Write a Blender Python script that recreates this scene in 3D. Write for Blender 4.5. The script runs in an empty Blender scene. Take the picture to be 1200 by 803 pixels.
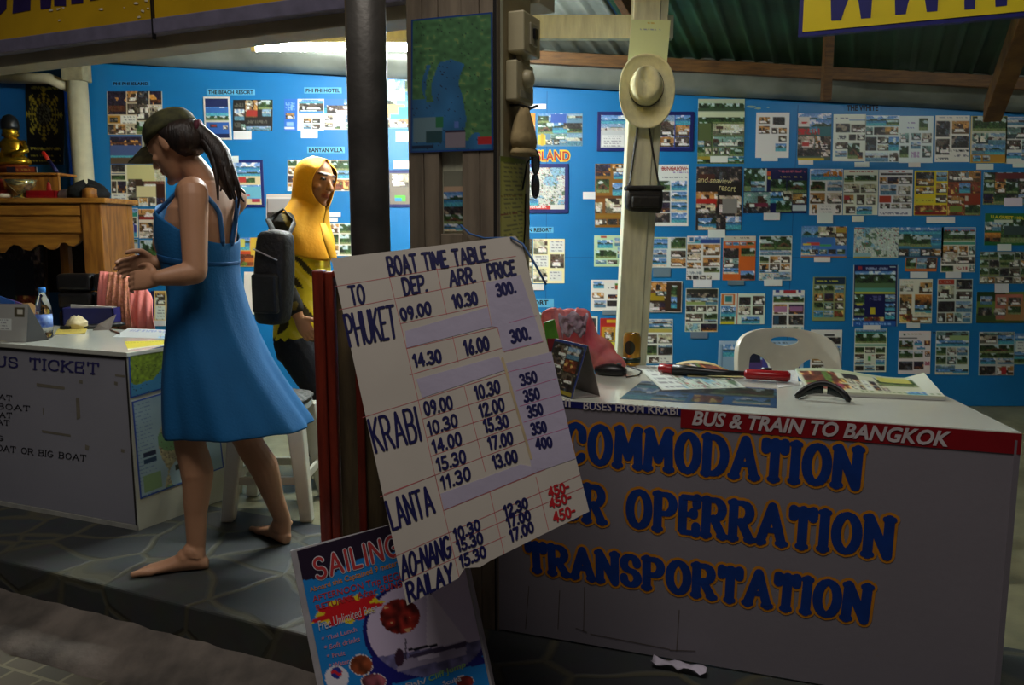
import bpy, bmesh, math, random
import numpy as np
from math import sin, cos, pi, radians, sqrt, atan, atan2
from mathutils import Vector, Matrix
from mathutils.geometry import tessellate_polygon

sc = bpy.context.scene
C = sc.collection
V = Vector
# ------------------------------------------------------------------ camera
F = 960.0
TH = atan(133.0 / F)
CAM = V((0, 0, 1.21))
cd = bpy.data.cameras.new('camera'); cam = bpy.data.objects.new('camera', cd); C.objects.link(cam)
cam.location = CAM; cam.rotation_euler = (pi / 2 - TH, 0, 0)
cd.sensor_width = 36.0; cd.lens = F / 1200 * 36.0; cd.clip_start = 0.02
sc.camera = cam
# ------------------------------------------------------------------ exposure, world, lights
sc.view_settings.view_transform = 'Standard'; sc.view_settings.look = 'None'
sc.view_settings.gamma = 1.0; sc.view_settings.exposure = 0.0; sc.view_settings.use_curve_mapping = False
wd = bpy.data.worlds.new('night'); sc.world = wd; wd.use_nodes = True
bg = wd.node_tree.nodes['Background']; bg.inputs[0].default_value = (0.55, 0.52, 0.62, 1); bg.inputs[1].default_value = 0.03
TUBE_W = 500.0      # radiance of the shop's fluorescent tube
SECOND_W = 60.0    # a dimmer second tube further right in the shop, above the frame
STREET_W = 62.0    # street lamp behind the photographer
def area(name, loc, target, sx, sy, w, col):
    l = bpy.data.lights.new(name, 'AREA'); l.shape = 'RECTANGLE'; l.size = sx; l.size_y = sy; l.energy = w; l.color = col
    o = bpy.data.objects.new(name, l); C.objects.link(o); o.location = loc
    d = V(target) - V(loc); o.rotation_euler = d.to_track_quat('-Z', 'Y').to_euler(); return o
area('street_lamp_light', (-0.5, 0.8, 4.6), (-0.3, 2.4, 0.6), 2.4, 1.4, STREET_W, (1.0, 0.93, 0.86))

# ------------------------------------------------------------------ rays and frames
FW = V((0, cos(TH), -sin(TH))); UP = V((0, sin(TH), cos(TH))); RT = V((1, 0, 0))
def ray(px, py): return RT * (px - 600.0) + FW * F + UP * (401.5 - py)
def hit(px, py, P, N):
    d = ray(px, py); return CAM + d * ((V(P) - CAM).dot(N) / d.dot(N))
def at_y(px, py, y): return hit(px, py, (0, y, 0), V((0, 1, 0)))
def at_z(px, py, z): return hit(px, py, (0, 0, z), V((0, 0, 1)))
class Frame:
    def __init__(s, O, u, n):
        s.O = V(O); s.u = V(u).normalized(); s.n = V(n).normalized(); s.v = s.n.cross(s.u).normalized()
    def uv(s, px, py):
        d = hit(px, py, s.O, s.n) - s.O; return d.dot(s.u), d.dot(s.v)
    def at(s, u, v, d=0.0): return s.O + s.u * u + s.v * v + s.n * d
    def px(s, px, py, d=0.0): return hit(px, py, s.O, s.n) + s.n * d

# ------------------------------------------------------------------ colour and materials
def l1(c): return c / 12.92 if c <= 0.04045 else ((c + 0.055) / 1.055) ** 2.4
def lin(c): return tuple(l1(x / 255.0) for x in c)
MATS = {}
def mat(name, rgb, rough=0.6, metal=0.0, var=0.12, scale=18.0, bump=0.0, bscale=60.0, trans=0.0, alpha=1.0, rgb2=None, stretch=None, coat=0.0):
    if name in MATS: return MATS[name]
    m = bpy.data.materials.new(name); m.use_nodes = True; nt = m.node_tree; b = nt.nodes['Principled BSDF']
    a = lin(rgb)
    tc = nt.nodes.new('ShaderNodeTexCoord'); src = tc.outputs['Object']
    if stretch:
        mp = nt.nodes.new('ShaderNodeMapping'); mp.inputs['Scale'].default_value = stretch; nt.links.new(src, mp.inputs[0]); src = mp.outputs[0]
    no = nt.nodes.new('ShaderNodeTexNoise'); no.inputs['Scale'].default_value = scale; no.inputs['Detail'].default_value = 5; nt.links.new(src, no.inputs['Vector'])
    mx = nt.nodes.new('ShaderNodeMix'); mx.data_type = 'RGBA'
    c2 = lin(rgb2) if rgb2 else tuple(min(1, x * (1 + var)) for x in a); c1 = a if rgb2 else tuple(x * (1 - var) for x in a)
    mx.inputs[6].default_value = (*c1, 1); mx.inputs[7].default_value = (*c2, 1)
    rp = nt.nodes.new('ShaderNodeMapRange'); rp.inputs[1].default_value = 0.35; rp.inputs[2].default_value = 0.65
    nt.links.new(no.outputs['Fac'], rp.inputs[0]); nt.links.new(rp.outputs[0], mx.inputs[0]); nt.links.new(mx.outputs[2], b.inputs['Base Color'])
    b.inputs['Roughness'].default_value = rough; b.inputs['Metallic'].default_value = metal
    if trans: b.inputs['Transmission Weight'].default_value = trans; b.inputs['IOR'].default_value = 1.33
    if alpha < 1: b.inputs['Alpha'].default_value = alpha
    if coat: b.inputs['Coat Weight'].default_value = coat; b.inputs['Coat Roughness'].default_value = 0.1
    if bump:
        n2 = nt.nodes.new('ShaderNodeTexNoise'); n2.inputs['Scale'].default_value = bscale; n2.inputs['Detail'].default_value = 4; nt.links.new(src, n2.inputs['Vector'])
        bp = nt.nodes.new('ShaderNodeBump'); bp.inputs['Strength'].default_value = bump; bp.inputs['Distance'].default_value = 0.01
        nt.links.new(n2.outputs['Fac'], bp.inputs['Height']); nt.links.new(bp.outputs[0], b.inputs['Normal'])
    MATS[name] = m; return m
def colmat(name, rough=0.35, bump=0.0):
    m = bpy.data.materials.new(name); m.use_nodes = True; nt = m.node_tree; b = nt.nodes['Principled BSDF']
    at = nt.nodes.new('ShaderNodeAttribute'); at.attribute_name = 'Col'; nt.links.new(at.outputs['Color'], b.inputs['Base Color'])
    no = nt.nodes.new('ShaderNodeTexNoise'); no.inputs['Scale'].default_value = 7; tc = nt.nodes.new('ShaderNodeTexCoord'); nt.links.new(tc.outputs['Object'], no.inputs['Vector'])
    mr = nt.nodes.new('ShaderNodeMapRange'); mr.inputs[3].default_value = rough - 0.06; mr.inputs[4].default_value = rough + 0.08
    nt.links.new(no.outputs['Fac'], mr.inputs[0]); nt.links.new(mr.outputs[0], b.inputs['Roughness'])
    if bump:
        bp = nt.nodes.new('ShaderNodeBump'); bp.inputs['Strength'].default_value = bump; bp.inputs['Distance'].default_value = 0.004
        nt.links.new(no.outputs['Fac'], bp.inputs['Height']); nt.links.new(bp.outputs[0], b.inputs['Normal'])
    return m
PRINT = colmat('printed_paper', 0.45); SKIN = colmat('skin', 0.5, 0.1); CLOTHP = colmat('printed_cloth', 0.85, 0.3); GLOSS = colmat('glossy_print', 0.3)

# ------------------------------------------------------------------ objects
WL = {}
def wloc(o): return WL.get(o.name, V((0, 0, 0))) if o else V((0, 0, 0))
def thing(name, label, cat, loc, group=None):
    o = bpy.data.objects.new(name, None); C.objects.link(o); o.empty_display_size = 0.05
    o.location = V(loc); WL[o.name] = V(loc); o['label'] = label; o['category'] = cat
    if group: o['group'] = group
    return o
def tag(o, label, cat, group=None):
    o['label'] = label; o['category'] = cat
    if group: o['group'] = group
    return o
def struct(o): o['kind'] = 'structure'; return o
def link(name, me, mats, parent, base=None):
    """verts of me are in world space; re-base them on the parent (or on the mesh's own base point)"""
    n = len(me.vertices); co = np.empty(n * 3, dtype=np.float32); me.vertices.foreach_get('co', co); co = co.reshape(-1, 3)
    if parent: b = wloc(parent)
    else:
        lo = co.min(0); hi = co.max(0); b = V(((lo[0] + hi[0]) / 2, (lo[1] + hi[1]) / 2, lo[2])) if base is None else V(base)
    co -= np.array(b, dtype=np.float32); me.vertices.foreach_set('co', co.ravel()); me.update()
    for m in (mats if isinstance(mats, (list, tuple)) else [mats]): me.materials.append(m)
    o = bpy.data.objects.new(name, me); C.objects.link(o)
    if parent: o.parent = parent; WL[o.name] = b.copy()
    else: o.location = b; WL[o.name] = b.copy()
    return o

class MB:
    def __init__(s): s.v = []; s.f = []; s.mi = []; s.m = 0; s.sm = []; s.smooth = False; s.col = None; s.cols = []
    def add(s, vs, fs):
        k = len(s.v); s.v += [V(p) for p in vs]
        if s.col is not None: s.cols += [s.col] * len(vs)
        for f in fs: s.f.append([i + k for i in f]); s.mi.append(s.m); s.sm.append(s.smooth)
        return s
    def hexa(s, p):  # p: 4 bottom, 4 top
        return s.add(p, [(3, 2, 1, 0), (4, 5, 6, 7), (0, 1, 5, 4), (1, 2, 6, 5), (2, 3, 7, 6), (3, 0, 4, 7)])
    def box(s, x0, x1, y0, y1, z0, z1):
        return s.hexa([(x0, y0, z0), (x1, y0, z0), (x1, y1, z0), (x0, y1, z0), (x0, y0, z1), (x1, y0, z1), (x1, y1, z1), (x0, y1, z1)])
    def fbox(s, fr, u0, u1, v0, v1, d0, d1):
        return s.hexa([fr.at(u0, v0, d1), fr.at(u1, v0, d1), fr.at(u1, v0, d0), fr.at(u0, v0, d0), fr.at(u0, v1, d1), fr.at(u1, v1, d1), fr.at(u1, v1, d0), fr.at(u0, v1, d0)])
    def prism(s, pts, vec):  # polygon and its translate
        n = len(pts); vec = V(vec); P = [V(p) for p in pts]
        tri = tessellate_polygon([P])
        nrm = V((0, 0, 0))
        for i in range(n): nrm += (P[i] - P[0]).cross(P[(i + 1) % n] - P[0])
        flip = nrm.dot(vec) > 0
        fs = []
        for t in tri:
            a = (P[t[1]] - P[t[0]]).cross(P[t[2]] - P[t[0]])
            t = tuple(t) if a.dot(vec) < 0 else tuple(reversed(t))
            fs.append(t); fs.append(tuple(i + n for i in reversed(t)))
        for i in range(n):
            j = (i + 1) % n
            fs.append((i, j, j + n, i + n) if flip else (j, i, i + n, j + n))
        return s.add(P + [p + vec for p in P], fs)
    def tube(s, pts, r, n=10, caps=True, flat=1.0):
        P = [V(p) for p in pts]; k = len(P); R = r if isinstance(r, (list, tuple)) else [r] * k
        sm = s.smooth; s.smooth = True
        vs = []; fs = []; prev = None
        for i in range(k):
            t = (P[min(i + 1, k - 1)] - P[max(i - 1, 0)]); t = t.normalized() if t.length > 1e-9 else V((0, 0, 1))
            if prev is None:
                a = t.cross(V((0, 0, 1)));
                if a.length < 0.1: a = t.cross(V((1, 0, 0)))
            else: a = prev - t * prev.dot(t)
            a.normalize(); prev = a; b = t.cross(a)
            for j in range(n):
                w = 2 * pi * j / n; vs.append(P[i] + a * (cos(w) * R[i]) + b * (sin(w) * R[i] * flat))
        for i in range(k - 1):
            for j in range(n):
                q = (j + 1) % n; fs.append((i * n + j, i * n + q, (i + 1) * n + q, (i + 1) * n + j))
        if caps: fs.append(tuple(reversed(range(n)))); fs.append(tuple((k - 1) * n + j for j in range(n)))
        s.add(vs, fs); s.smooth = sm; return s
    def loft(s, rings, caps=True):
        n = len(rings[0]); vs = [p for r in rings for p in r]; fs = []
        sm = s.smooth; s.smooth = True
        for i in range(len(rings) - 1):
            for j in range(n):
                q = (j + 1) % n; fs.append((i * n + j, i * n + q, (i + 1) * n + q, (i + 1) * n + j))
        if caps: fs.append(tuple(reversed(range(n)))); fs.append(tuple((len(rings) - 1) * n + j for j in range(n)))
        s.add(vs, fs); s.smooth = sm; return s
    def lathe(s, prof, O, axis=(0, 0, 1), n=24):
        ax = V(axis).normalized(); a = ax.cross(V((0, 1, 0)));
        if a.length < 0.1: a = ax.cross(V((1, 0, 0)))
        a.normalize(); b = ax.cross(a)
        return s.loft([[V(O) + ax * h + a * (cos(2 * pi * j / n) * r) + b * (sin(2 * pi * j / n) * r) for j in range(n)] for r, h in prof])
    def ball(s, c, r, n=14, m=9, M=None):
        """r: radius or (rx,ry,rz); M optional 3x3 rotation"""
        r = (r, r, r) if not isinstance(r, (tuple, list)) else r
        rings = []
        for i in range(m):
            ph = -pi / 2 + pi * (i + 0.5) / m
            ring = []
            for j in range(n):
                p = V((r[0] * cos(ph) * cos(2 * pi * j / n), r[1] * cos(ph) * sin(2 * pi * j / n), r[2] * sin(ph)))
                ring.append(V(c) + (M @ p if M else p))
            rings.append(ring)
        return s.loft(rings)
    def grid(s, rows):
        h = len(rows); w = len(rows[0]); fs = []
        sm = s.smooth; s.smooth = True
        for i in range(h - 1):
            for j in range(w - 1): fs.append((i * w + j, (i + 1) * w + j, (i + 1) * w + j + 1, i * w + j + 1))
        s.add([p for r in rows for p in r], fs); s.smooth = sm; return s
    def mesh(s, name):
        me = bpy.data.meshes.new(name); me.from_pydata([tuple(p) for p in s.v], [], s.f)
        me.polygons.foreach_set('material_index', s.mi); me.polygons.foreach_set('use_smooth', s.sm)
        if s.cols and len(s.cols) == len(s.v):
            ca = me.color_attributes.new('Col', 'FLOAT_COLOR', 'POINT')
            ca.data.foreach_set('color', np.array([(*c, 1.0) for c in s.cols], dtype=np.float32).ravel())
        me.update(); return me
    def build(s, name, mats, parent=None, bevel=0.0, solid=0.0, sub=0, base=None, seg=2):
        o = link(name, s.mesh(name), mats, parent, base)
        if solid: m = o.modifiers.new('thick', 'SOLIDIFY'); m.thickness = solid; m.offset = 0
        if bevel: m = o.modifiers.new('bevel', 'BEVEL'); m.width = bevel; m.segments = seg; m.limit_method = 'ANGLE'; m.angle_limit = radians(40)
        if sub: m = o.modifiers.new('sub', 'SUBSURF'); m.levels = sub; m.render_levels = sub
        return o

# ------------------------------------------------------------------ lettering
FONTC = {}
def font_mesh(text, bold=0.0, shear=0.0, space=1.0):
    k = (text, bold, shear, space)
    if k in FONTC: return FONTC[k]
    cu = bpy.data.curves.new('t', 'FONT'); cu.body = text; cu.offset = bold; cu.shear = shear; cu.space_character = space; cu.resolution_u = 3; cu.fill_mode = 'FRONT'
    ob = bpy.data.objects.new('t', cu); C.objects.link(ob)
    bpy.context.view_layer.update()
    me = bpy.data.meshes.new_from_object(ob.evaluated_get(bpy.context.evaluated_depsgraph_get()))
    vs = np.array([tuple(v.co) for v in me.vertices]); fs = [tuple(p.vertices) for p in me.polygons]
    bpy.data.objects.remove(ob); bpy.data.curves.remove(cu); bpy.data.meshes.remove(me)
    x0 = vs[:, 0].min(); x1 = vs[:, 0].max(); y0 = 0.0; y1 = 0.69
    vs[:, 0] = (vs[:, 0] - x0) / (x1 - x0); vs[:, 1] = (vs[:, 1] - y0) / (y1 - y0)
    FONTC[k] = (vs, fs); return FONTC[k]
def bil(q, x, y):  # q: TL,BL,TR,BR in any vector space
    TL, BL, TR, BR = q
    return (TL * (1 - x) + TR * x) * y + (BL * (1 - x) + BR * x) * (1 - y)
def text_on(mb, fr, text, q, d=0.002, bold=0.0, shear=0.0, space=1.0):
    """flat painted lettering on a plane; q = four pixel corners TL,BL,TR,BR of the line of capitals"""
    vs, fs = font_mesh(text, bold, shear, space)
    Q = [fr.px(a, b, d) for a, b in q]
    P = [bil(Q, x, y) for x, y, _ in vs]
    fl = []
    for f in fs:
        a = (P[f[1]] - P[f[0]]).cross(P[f[2]] - P[f[0]]); fl.append(f if a.dot(fr.n) > 0 else tuple(reversed(f)))
    mb.add(P, fl)
def A(cx, cy, rx, ry, a0, a1, n=12):
    return [(cx + rx * cos(radians(a0 + (a1 - a0) * i / n)), cy + ry * sin(radians(a0 + (a1 - a0) * i / n))) for i in range(n + 1)]
GL = {
 'A': (.70, [[(0, 0), (.35, 1), (.7, 0)], [(.13, .34), (.57, .34)]]),
 'B': (.56, [[(0, 0), (0, 1)], [(0, 1), (.28, 1)] + A(.28, .77, .24, .23, 90, -90) + [(0, .54)], [(0, .54), (.28, .54)] + A(.28, .27, .28, .27, 90, -90) + [(0, 0)]]),
 'C': (.62, [A(.35, .5, .35, .5, 45, 315)]),
 'D': (.62, [[(0, 0), (0, 1)], [(0, 1), (.2, 1)] + A(.2, .5, .42, .5, 90, -90) + [(0, 0)]]),
 'E': (.48, [[(.48, 1), (0, 1), (0, 0), (.48, 0)], [(0, .52), (.38, .52)]]),
 'F': (.46, [[(.46, 1), (0, 1), (0, 0)], [(0, .52), (.36, .52)]]),
 'G': (.66, [A(.35, .5, .35, .5, 50, 330) + [(.66, .42), (.4, .42)]]),
 'H': (.6, [[(0, 0), (0, 1)], [(.6, 0), (.6, 1)], [(0, .52), (.6, .52)]]),
 'I': (.06, [[(.03, 0), (.03, 1)]]),
 'K': (.56, [[(0, 0), (0, 1)], [(.54, 1), (.02, .45)], [(.14, .56), (.56, 0)]]),
 'L': (.46, [[(0, 1), (0, 0), (.46, 0)]]),
 'M': (.78, [[(0, 0), (.06, 1), (.39, .25), (.72, 1), (.78, 0)]]),
 'N': (.6, [[(0, 0), (0, 1), (.6, 0), (.6, 1)]]),
 'O': (.66, [A(.33, .5, .33, .5, 90, 450, 20)]),
 'P': (.54, [[(0, 0), (0, 1)], [(0, 1), (.28, 1)] + A(.28, .73, .26, .27, 90, -90) + [(0, .46)]]),
 'R': (.58, [[(0, 0), (0, 1)], [(0, 1), (.28, 1)] + A(.28, .74, .26, .26, 90, -90) + [(0, .48)], [(.26, .48), (.58, 0)]]),
 'S': (.56, [A(.28, .75, .26, .25, 25, 270) + A(.28, .25, .28, .25, 90, -155)]),
 'T': (.62, [[(0, 1), (.62, 1)], [(.31, 1), (.31, 0)]]),
 'U': (.6, [[(0, 1), (0, .3)] + A(.3, .3, .3, .3, 180, 360) + [(.6, 1)]]),
 'Y': (.6, [[(0, 1), (.3, .45), (.6, 1)], [(.3, .45), (.3, 0)]]),
 '0': (.46, [A(.23, .5, .23, .5, 90, 450, 18)]),
 '1': (.24, [[(0, .78), (.18, 1), (.18, 0)]]),
 '2': (.46, [A(.22, .74, .22, .26, 165, -25) + [(0, 0), (.46, 0)]]),
 '3': (.46, [A(.2, .75, .22, .25, 150, -90) + A(.2, .26, .26, .26, 90, -150)]),
 '4': (.5, [[(.38, 0), (.38, 1), (0, .3), (.5, .3)]]),
 '5': (.46, [[(.42, 1), (.08, 1), (.05, .56)] + A(.2, .3, .26, .3, 115, -150)]),
 '6': (.46, [[(.36, 1), (.06, .45)] + A(.23, .27, .2, .27, 140, 500)]),
 '7': (.46, [[(0, 1), (.46, 1), (.14, 0)]]),
 '9': (.46, [A(.23, .72, .21, .28, 20, 380) + [(.38, .3), (.2, 0)]]),
 '.': (.06, [[(.0, .03), (.05, .04)]]), '-': (.26, [[(0, .45), (.26, .45)]]), ' ': (.34, []),
}
def stroke_layout(text, gap=0.2, slab=0.0):
    x = 0.0; out = []
    for ch in text:
        w, ss = GL[ch]
        for st in ss:
            out.append([(x + a, b) for a, b in st])
            if slab:
                closed = len(st) > 6 and abs(st[0][0] - st[-1][0]) < 1e-3
                if ch in 'OCGS' : continue
                for e, nb in ((st[0], st[1]), (st[-1], st[-2])):
                    if closed: continue
                    dx, dy = e[0] - nb[0], e[1] - nb[1]
                    if abs(dy) > abs(dx) * 0.8 and (e[1] < .02 or e[1] > .98):
                        out.append([(x + e[0] - slab, e[1]), (x + e[0] + slab, e[1])])
                    elif abs(dx) > abs(dy) and ch in 'TELF':
                        out.append([(x + e[0], e[1]), (x + e[0], e[1] + (-.2 if e[1] > .9 else .2 if e[1] < .1 else .08))])
        if slab and ch == 'M': out += [[(x + .06 - slab, 1), (x + .06, 1)], [(x + .72, 1), (x + .72 + slab, 1)]]
        if slab and ch == 'N': out += [[(x - slab, 1), (x, 1)]]
        if slab and ch == 'C': out += [[(x + .6, .85), (x + .62, .62)]]
        if slab and ch == 'S': out += [[(x + .51, .84), (x + .53, .76)], [(x + .03, .16), (x + .02, .24)]]
        x += w + gap
    return out, x - gap
def strokes_on(mb, fr, text, q, w, d=0.002, thin=None, gap=0.2, slab=0.0, n=9):
    """strokes of width w (metres) painted on the plane; q = pixel corners TL,BL,TR,BR"""
    st, W = stroke_layout(text, gap, slab)
    Q = [V((*fr.uv(a, b), 0)) for a, b in q]
    ribbons(mb, fr, [[bil(Q, x / W, y) for x, y in s] for s in st], w, d, thin, n)
def ribbons(mb, fr, lines, w, d, thin=None, n=9):
    thin = w if thin is None else thin
    k_ = 0; d0 = d
    for L in lines:
        rad = []
        for a, b in zip(L, L[1:]):
            t = b - a
            if t.length < 1e-7: rad.append(w / 2); continue
            k = abs(t.y) / t.length; r = (thin + (w - thin) * k) / 2; rad.append(r)
            p = V((-t.y, t.x, 0)).normalized() * r
            k_ += 1; d = d0 + (k_ % 37) * 1.6e-5
            qd = [a + p, a - p, b - p, b + p]
            mb.add([fr.at(c.x, c.y, d) for c in qd], [(0, 1, 2, 3)])
        for i, a in enumerate(L):
            r = rad[0] if i == 0 else rad[-1] if i == len(L) - 1 else min(rad[i - 1], rad[i])
            k_ += 1; d = d0 + (k_ % 37) * 1.6e-5
            mb.add([fr.at(a.x + r * cos(2 * pi * j / n), a.y + r * sin(2 * pi * j / n), d) for j in range(n)], [tuple(range(n))])
def lines_on(mb, fr, segs, w, d):
    for a, b in segs:
        p = V((*fr.uv(*a), 0)); q = V((*fr.uv(*b), 0)); ribbons(mb, fr, [[p, q]], w, d, None, 4)

# ------------------------------------------------------------------ printed pictures (colour values on a fine mesh grid)
def up(a, h, w):
    y = np.linspace(0, a.shape[0] - 1, h); x = np.linspace(0, a.shape[1] - 1, w)
    y0 = np.minimum(y.astype(int), a.shape[0] - 2); x0 = np.minimum(x.astype(int), a.shape[1] - 2)
    fy = (y - y0)[:, None]; fx = (x - x0)[None, :]
    if a.ndim == 3: fy = fy[..., None]; fx = fx[..., None]
    return a[y0][:, x0] * (1 - fy) * (1 - fx) + a[y0 + 1][:, x0] * fy * (1 - fx) + a[y0][:, x0 + 1] * (1 - fy) * fx + a[y0 + 1][:, x0 + 1] * fy * fx
def c3(*c): return np.array(c, dtype=float) / 255.0
def pic(kind, h, w, R):
    h = max(h, 2); w = max(w, 2)
    y = np.linspace(0, 1, h)[:, None]; x = np.linspace(0, 1, w)[None, :]
    a = np.zeros((h, w, 3)); N = up(R.random((max(3, h // 3 + 1), max(3, w // 3 + 1))), h, w)
    lum = up(R.random((4, 5)), h, w)
    def put(mask, col): a[np.broadcast_to(mask, (h, w))] = col
    if kind in ('sea', 'beach', 'sky', 'pool', 'isle'):
        hz = .45 + .1 * R.random()
        a[:] = c3(70, 130, 205) * (1 - y[..., None]) + c3(205, 225, 240) * y[..., None]
        put(N * .6 + lum * .6 > .72, c3(225, 232, 240))
        put(y > hz, c3(40, 120, 175)); put(y > hz + .2, c3(60, 165, 185))
        isl = hz - .22 * np.abs(np.sin(x * (3 + 3 * R.random()) + R.random() * 6)) * (1 if kind != 'sky' else .3)
        put((y > isl) & (y < hz), c3(30, 62, 40))
        if kind == 'beach': put(y > hz + .22 + .15 * x, c3(222, 205, 165)); put((y < .5) & (x > .72) & (N > .5), c3(25, 50, 22))
        if kind == 'pool': a[:] = a * .55 + c3(170, 178, 180) * .45; put((y > .35) & (y < .62), c3(200, 190, 175)); put((y > .35) & (y < .62) & (N > .55), c3(80, 55, 45)); put(y > .66, c3(74, 124, 152))
        if kind == 'isle': put((y > hz - .3 * np.exp(-((x - .6) * 4) ** 2)) & (y < hz + .03), c3(35, 60, 35))
    elif kind in ('jungle', 'bung'):
        a[:] = c3(40, 70, 28) * (.5 + N[..., None]) ; put((N > .62) & (y < .4), c3(185, 205, 205)); put(N < .25, c3(14, 26, 12)); put(y > .8, c3(120, 135, 75))
        if kind == 'bung': put((y > .3 + np.abs(x - .5) * .9) & (y < .75) & (np.abs(x - .5) < .38), c3(96, 56, 32)); put((y > .5) & (y < .75) & (np.abs(x - .5) < .12), c3(30, 18, 12))
    elif kind in ('room', 'warm', 'bed', 'dim', 'teal'):
        wallc = {'room': c3(205, 190, 160), 'warm': c3(205, 140, 60), 'bed': c3(215, 208, 165), 'dim': c3(95, 80, 65), 'teal': c3(120, 160, 150)}[kind]
        a[:] = wallc * (.65 + .5 * lum[..., None]); put(y > .62, wallc * .45)
        for _ in range(3):
            cx, cy = R.random(), .2 + .5 * R.random(); put((np.abs(x - cx) < .12) & (np.abs(y - cy) < .16), [c3(40, 28, 22), c3(70, 40, 25), c3(230, 225, 215)][R.integers(3)])
        bx = .25 + .5 * R.random(); put((y > .55) & (y < .9) & (np.abs(x - bx) < .34 - .25 * (.9 - y)), c3(236, 232, 222)); put((y > .5) & (y < .6) & (np.abs(x - bx) < .3), c3(110, 60, 40)); put(N < .16, c3(24, 20, 20)); put(N > .84, c3(216, 212, 204))
    elif kind == 'dark': a[:] = c3(40, 34, 34) * (.5 + N[..., None]); put(N > .78, c3(150, 130, 110)); put((lum > .7) & (N > .5), c3(70, 80, 90))
    elif kind == 'night': a[:] = c3(30, 22, 45) * (.6 + N[..., None]); put((N > .72) & (y > .3), c3(225, 150, 50)); put((np.abs(y - .75) < .12), c3(90, 45, 20) * (.6 + lum[np.abs(np.broadcast_to(y, (h, w)) - .75) < .12][:, None] * .8))
    elif kind == 'food': a[:] = c3(150, 60, 30) * (.4 + N[..., None]); put(N > .7, c3(235, 190, 90)); put(lum > .75, c3(90, 120, 40))
    elif kind == 'sunset': a[:] = c3(235, 140, 40) * (1 - y[..., None]) + c3(90, 40, 15) * y[..., None]; put((y > .6) & (N > .5), c3(35, 18, 10))
    elif kind == 'text': a[:] = c3(226, 226, 218); m = (np.arange(h) % 3 == 1)[:, None] & (R.random((h, w)) > .35) & (x > .08) & (x < .9); put(m, c3(130, 130, 135))
    elif kind == 'map':
        a[:] = c3(196, 204, 190); put(lum > .62, c3(120, 175, 200)); put(N > .74, c3(90, 120, 85)); put(R.random((h, w)) > .93, c3(40, 50, 70)); put(R.random((h, w)) > .97, c3(190, 60, 50))
    elif kind.startswith('#'): a[:] = np.array([int(kind[i:i + 2], 16) for i in (1, 3, 5)]) / 255.0
    elif kind.startswith('~'):
        a[:] = np.nan; col = np.array([int(kind[i:i + 2], 16) for i in (1, 3, 5)]) / 255.0
        put((np.abs(y - .5) < .42) & (np.sin(x * w * 1.9 + 2 * np.sin(x * 17)) + .6 * R.standard_normal((h, w)) > -.2), col)
    if not kind.startswith(('#', '~', 'text')): a += R.normal(size=(h, w, 1)) * .05 + R.normal(size=(h, w, 3)) * .025
    if not kind.startswith(('#', '~')): a = a * .82 + a.mean(2, keepdims=True) * .12 + .05
    return np.where(np.isnan(a), a, np.clip(a, 0, 1))
def paint(w, h, bgc, tiles, seed):
    R = np.random.default_rng(seed)
    im = np.zeros((h, w, 3)) + (np.array(bgc) / 255.0)
    def one(k, x0, y0, x1, y1):
        a, b = int(round(x0 * w / 100)), int(round(x1 * w / 100)); c, d = int(round(y0 * h / 100)), int(round(y1 * h / 100))
        b = min(max(b, a + 1), w); d = min(max(d, c + 1), h)
        if a >= w or c >= h: return
        t = pic(k, d - c, b - a, R)[:d - c, :b - a]
        reg = im[c:d, a:b]; m = ~np.isnan(t); reg[m] = t[m]
    for t in tiles:
        if t[0] == 'G':
            _, nc, nr, x0, y0, x1, y1, ks = t; ks = ks.split(); g = min(100.0 / w, 4)
            for i in range(nc * nr):
                c, r = i % nc, i // nc; cw = (x1 - x0) / nc; ch = (y1 - y0) / nr
                one(ks[i % len(ks)], x0 + c * cw, y0 + r * ch, x0 + (c + 1) * cw - g, y0 + (r + 1) * ch - g * w / h)
        else: one(*t)
    im *= 1 + R.normal(size=(1, 1, 3)) * .015
    return np.clip(im, 0, 1)
def srgb2lin(a): return np.where(a <= .04045, a / 12.92, ((a + .055) / 1.055) ** 2.4)
def pic_mesh(name, corners, n, im, thick, bend=None):
    """im on the quad TL,TR,BR,BL (world points); a thin solid sheet, back at -thick along n"""
    h, w = im.shape[:2]; TL, TR, BR, BL = [np.array(c) for c in corners]; n = np.array(n)
    y = np.linspace(0, 1, h)[:, None, None]; x = np.linspace(0, 1, w)[None, :, None]
    P = (TL * (1 - x) + TR * x) * (1 - y) + (BL * (1 - x) + BR * x) * y
    if bend is not None: P = P + n * bend(x, y)
    P = P.reshape(-1, 3); bot = np.array([TL, TR, BR, BL]) - n * thick
    vs = np.vstack([P, bot]); i = np.arange(h - 1)[:, None] * w + np.arange(w - 1)[None, :]; i = i.ravel()
    q = np.stack([i, i + w, i + w + 1, i + 1], 1).tolist(); k = h * w; a, b, c, d = 0, w - 1, k - 1, (h - 1) * w
    q += [list(range(a, b + 1)) + [k + 1, k], list(range(b, c + 1, w)) + [k + 2, k + 1], list(range(c, d - 1, -1)) + [k + 3, k + 2], list(range(d, a - 1, -w)) + [k, k + 3], [k, k + 1, k + 2, k + 3]]
    me = bpy.data.meshes.new(name); me.from_pydata(vs.tolist(), [], q)
    col = np.ones((k + 4, 4), dtype=np.float32); col[:k, :3] = srgb2lin(im).reshape(-1, 3); col[k:, :3] = .55
    ca = me.color_attributes.new('Col', 'FLOAT_COLOR', 'POINT'); ca.data.foreach_set('color', col.ravel()); me.update(); return me
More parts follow.
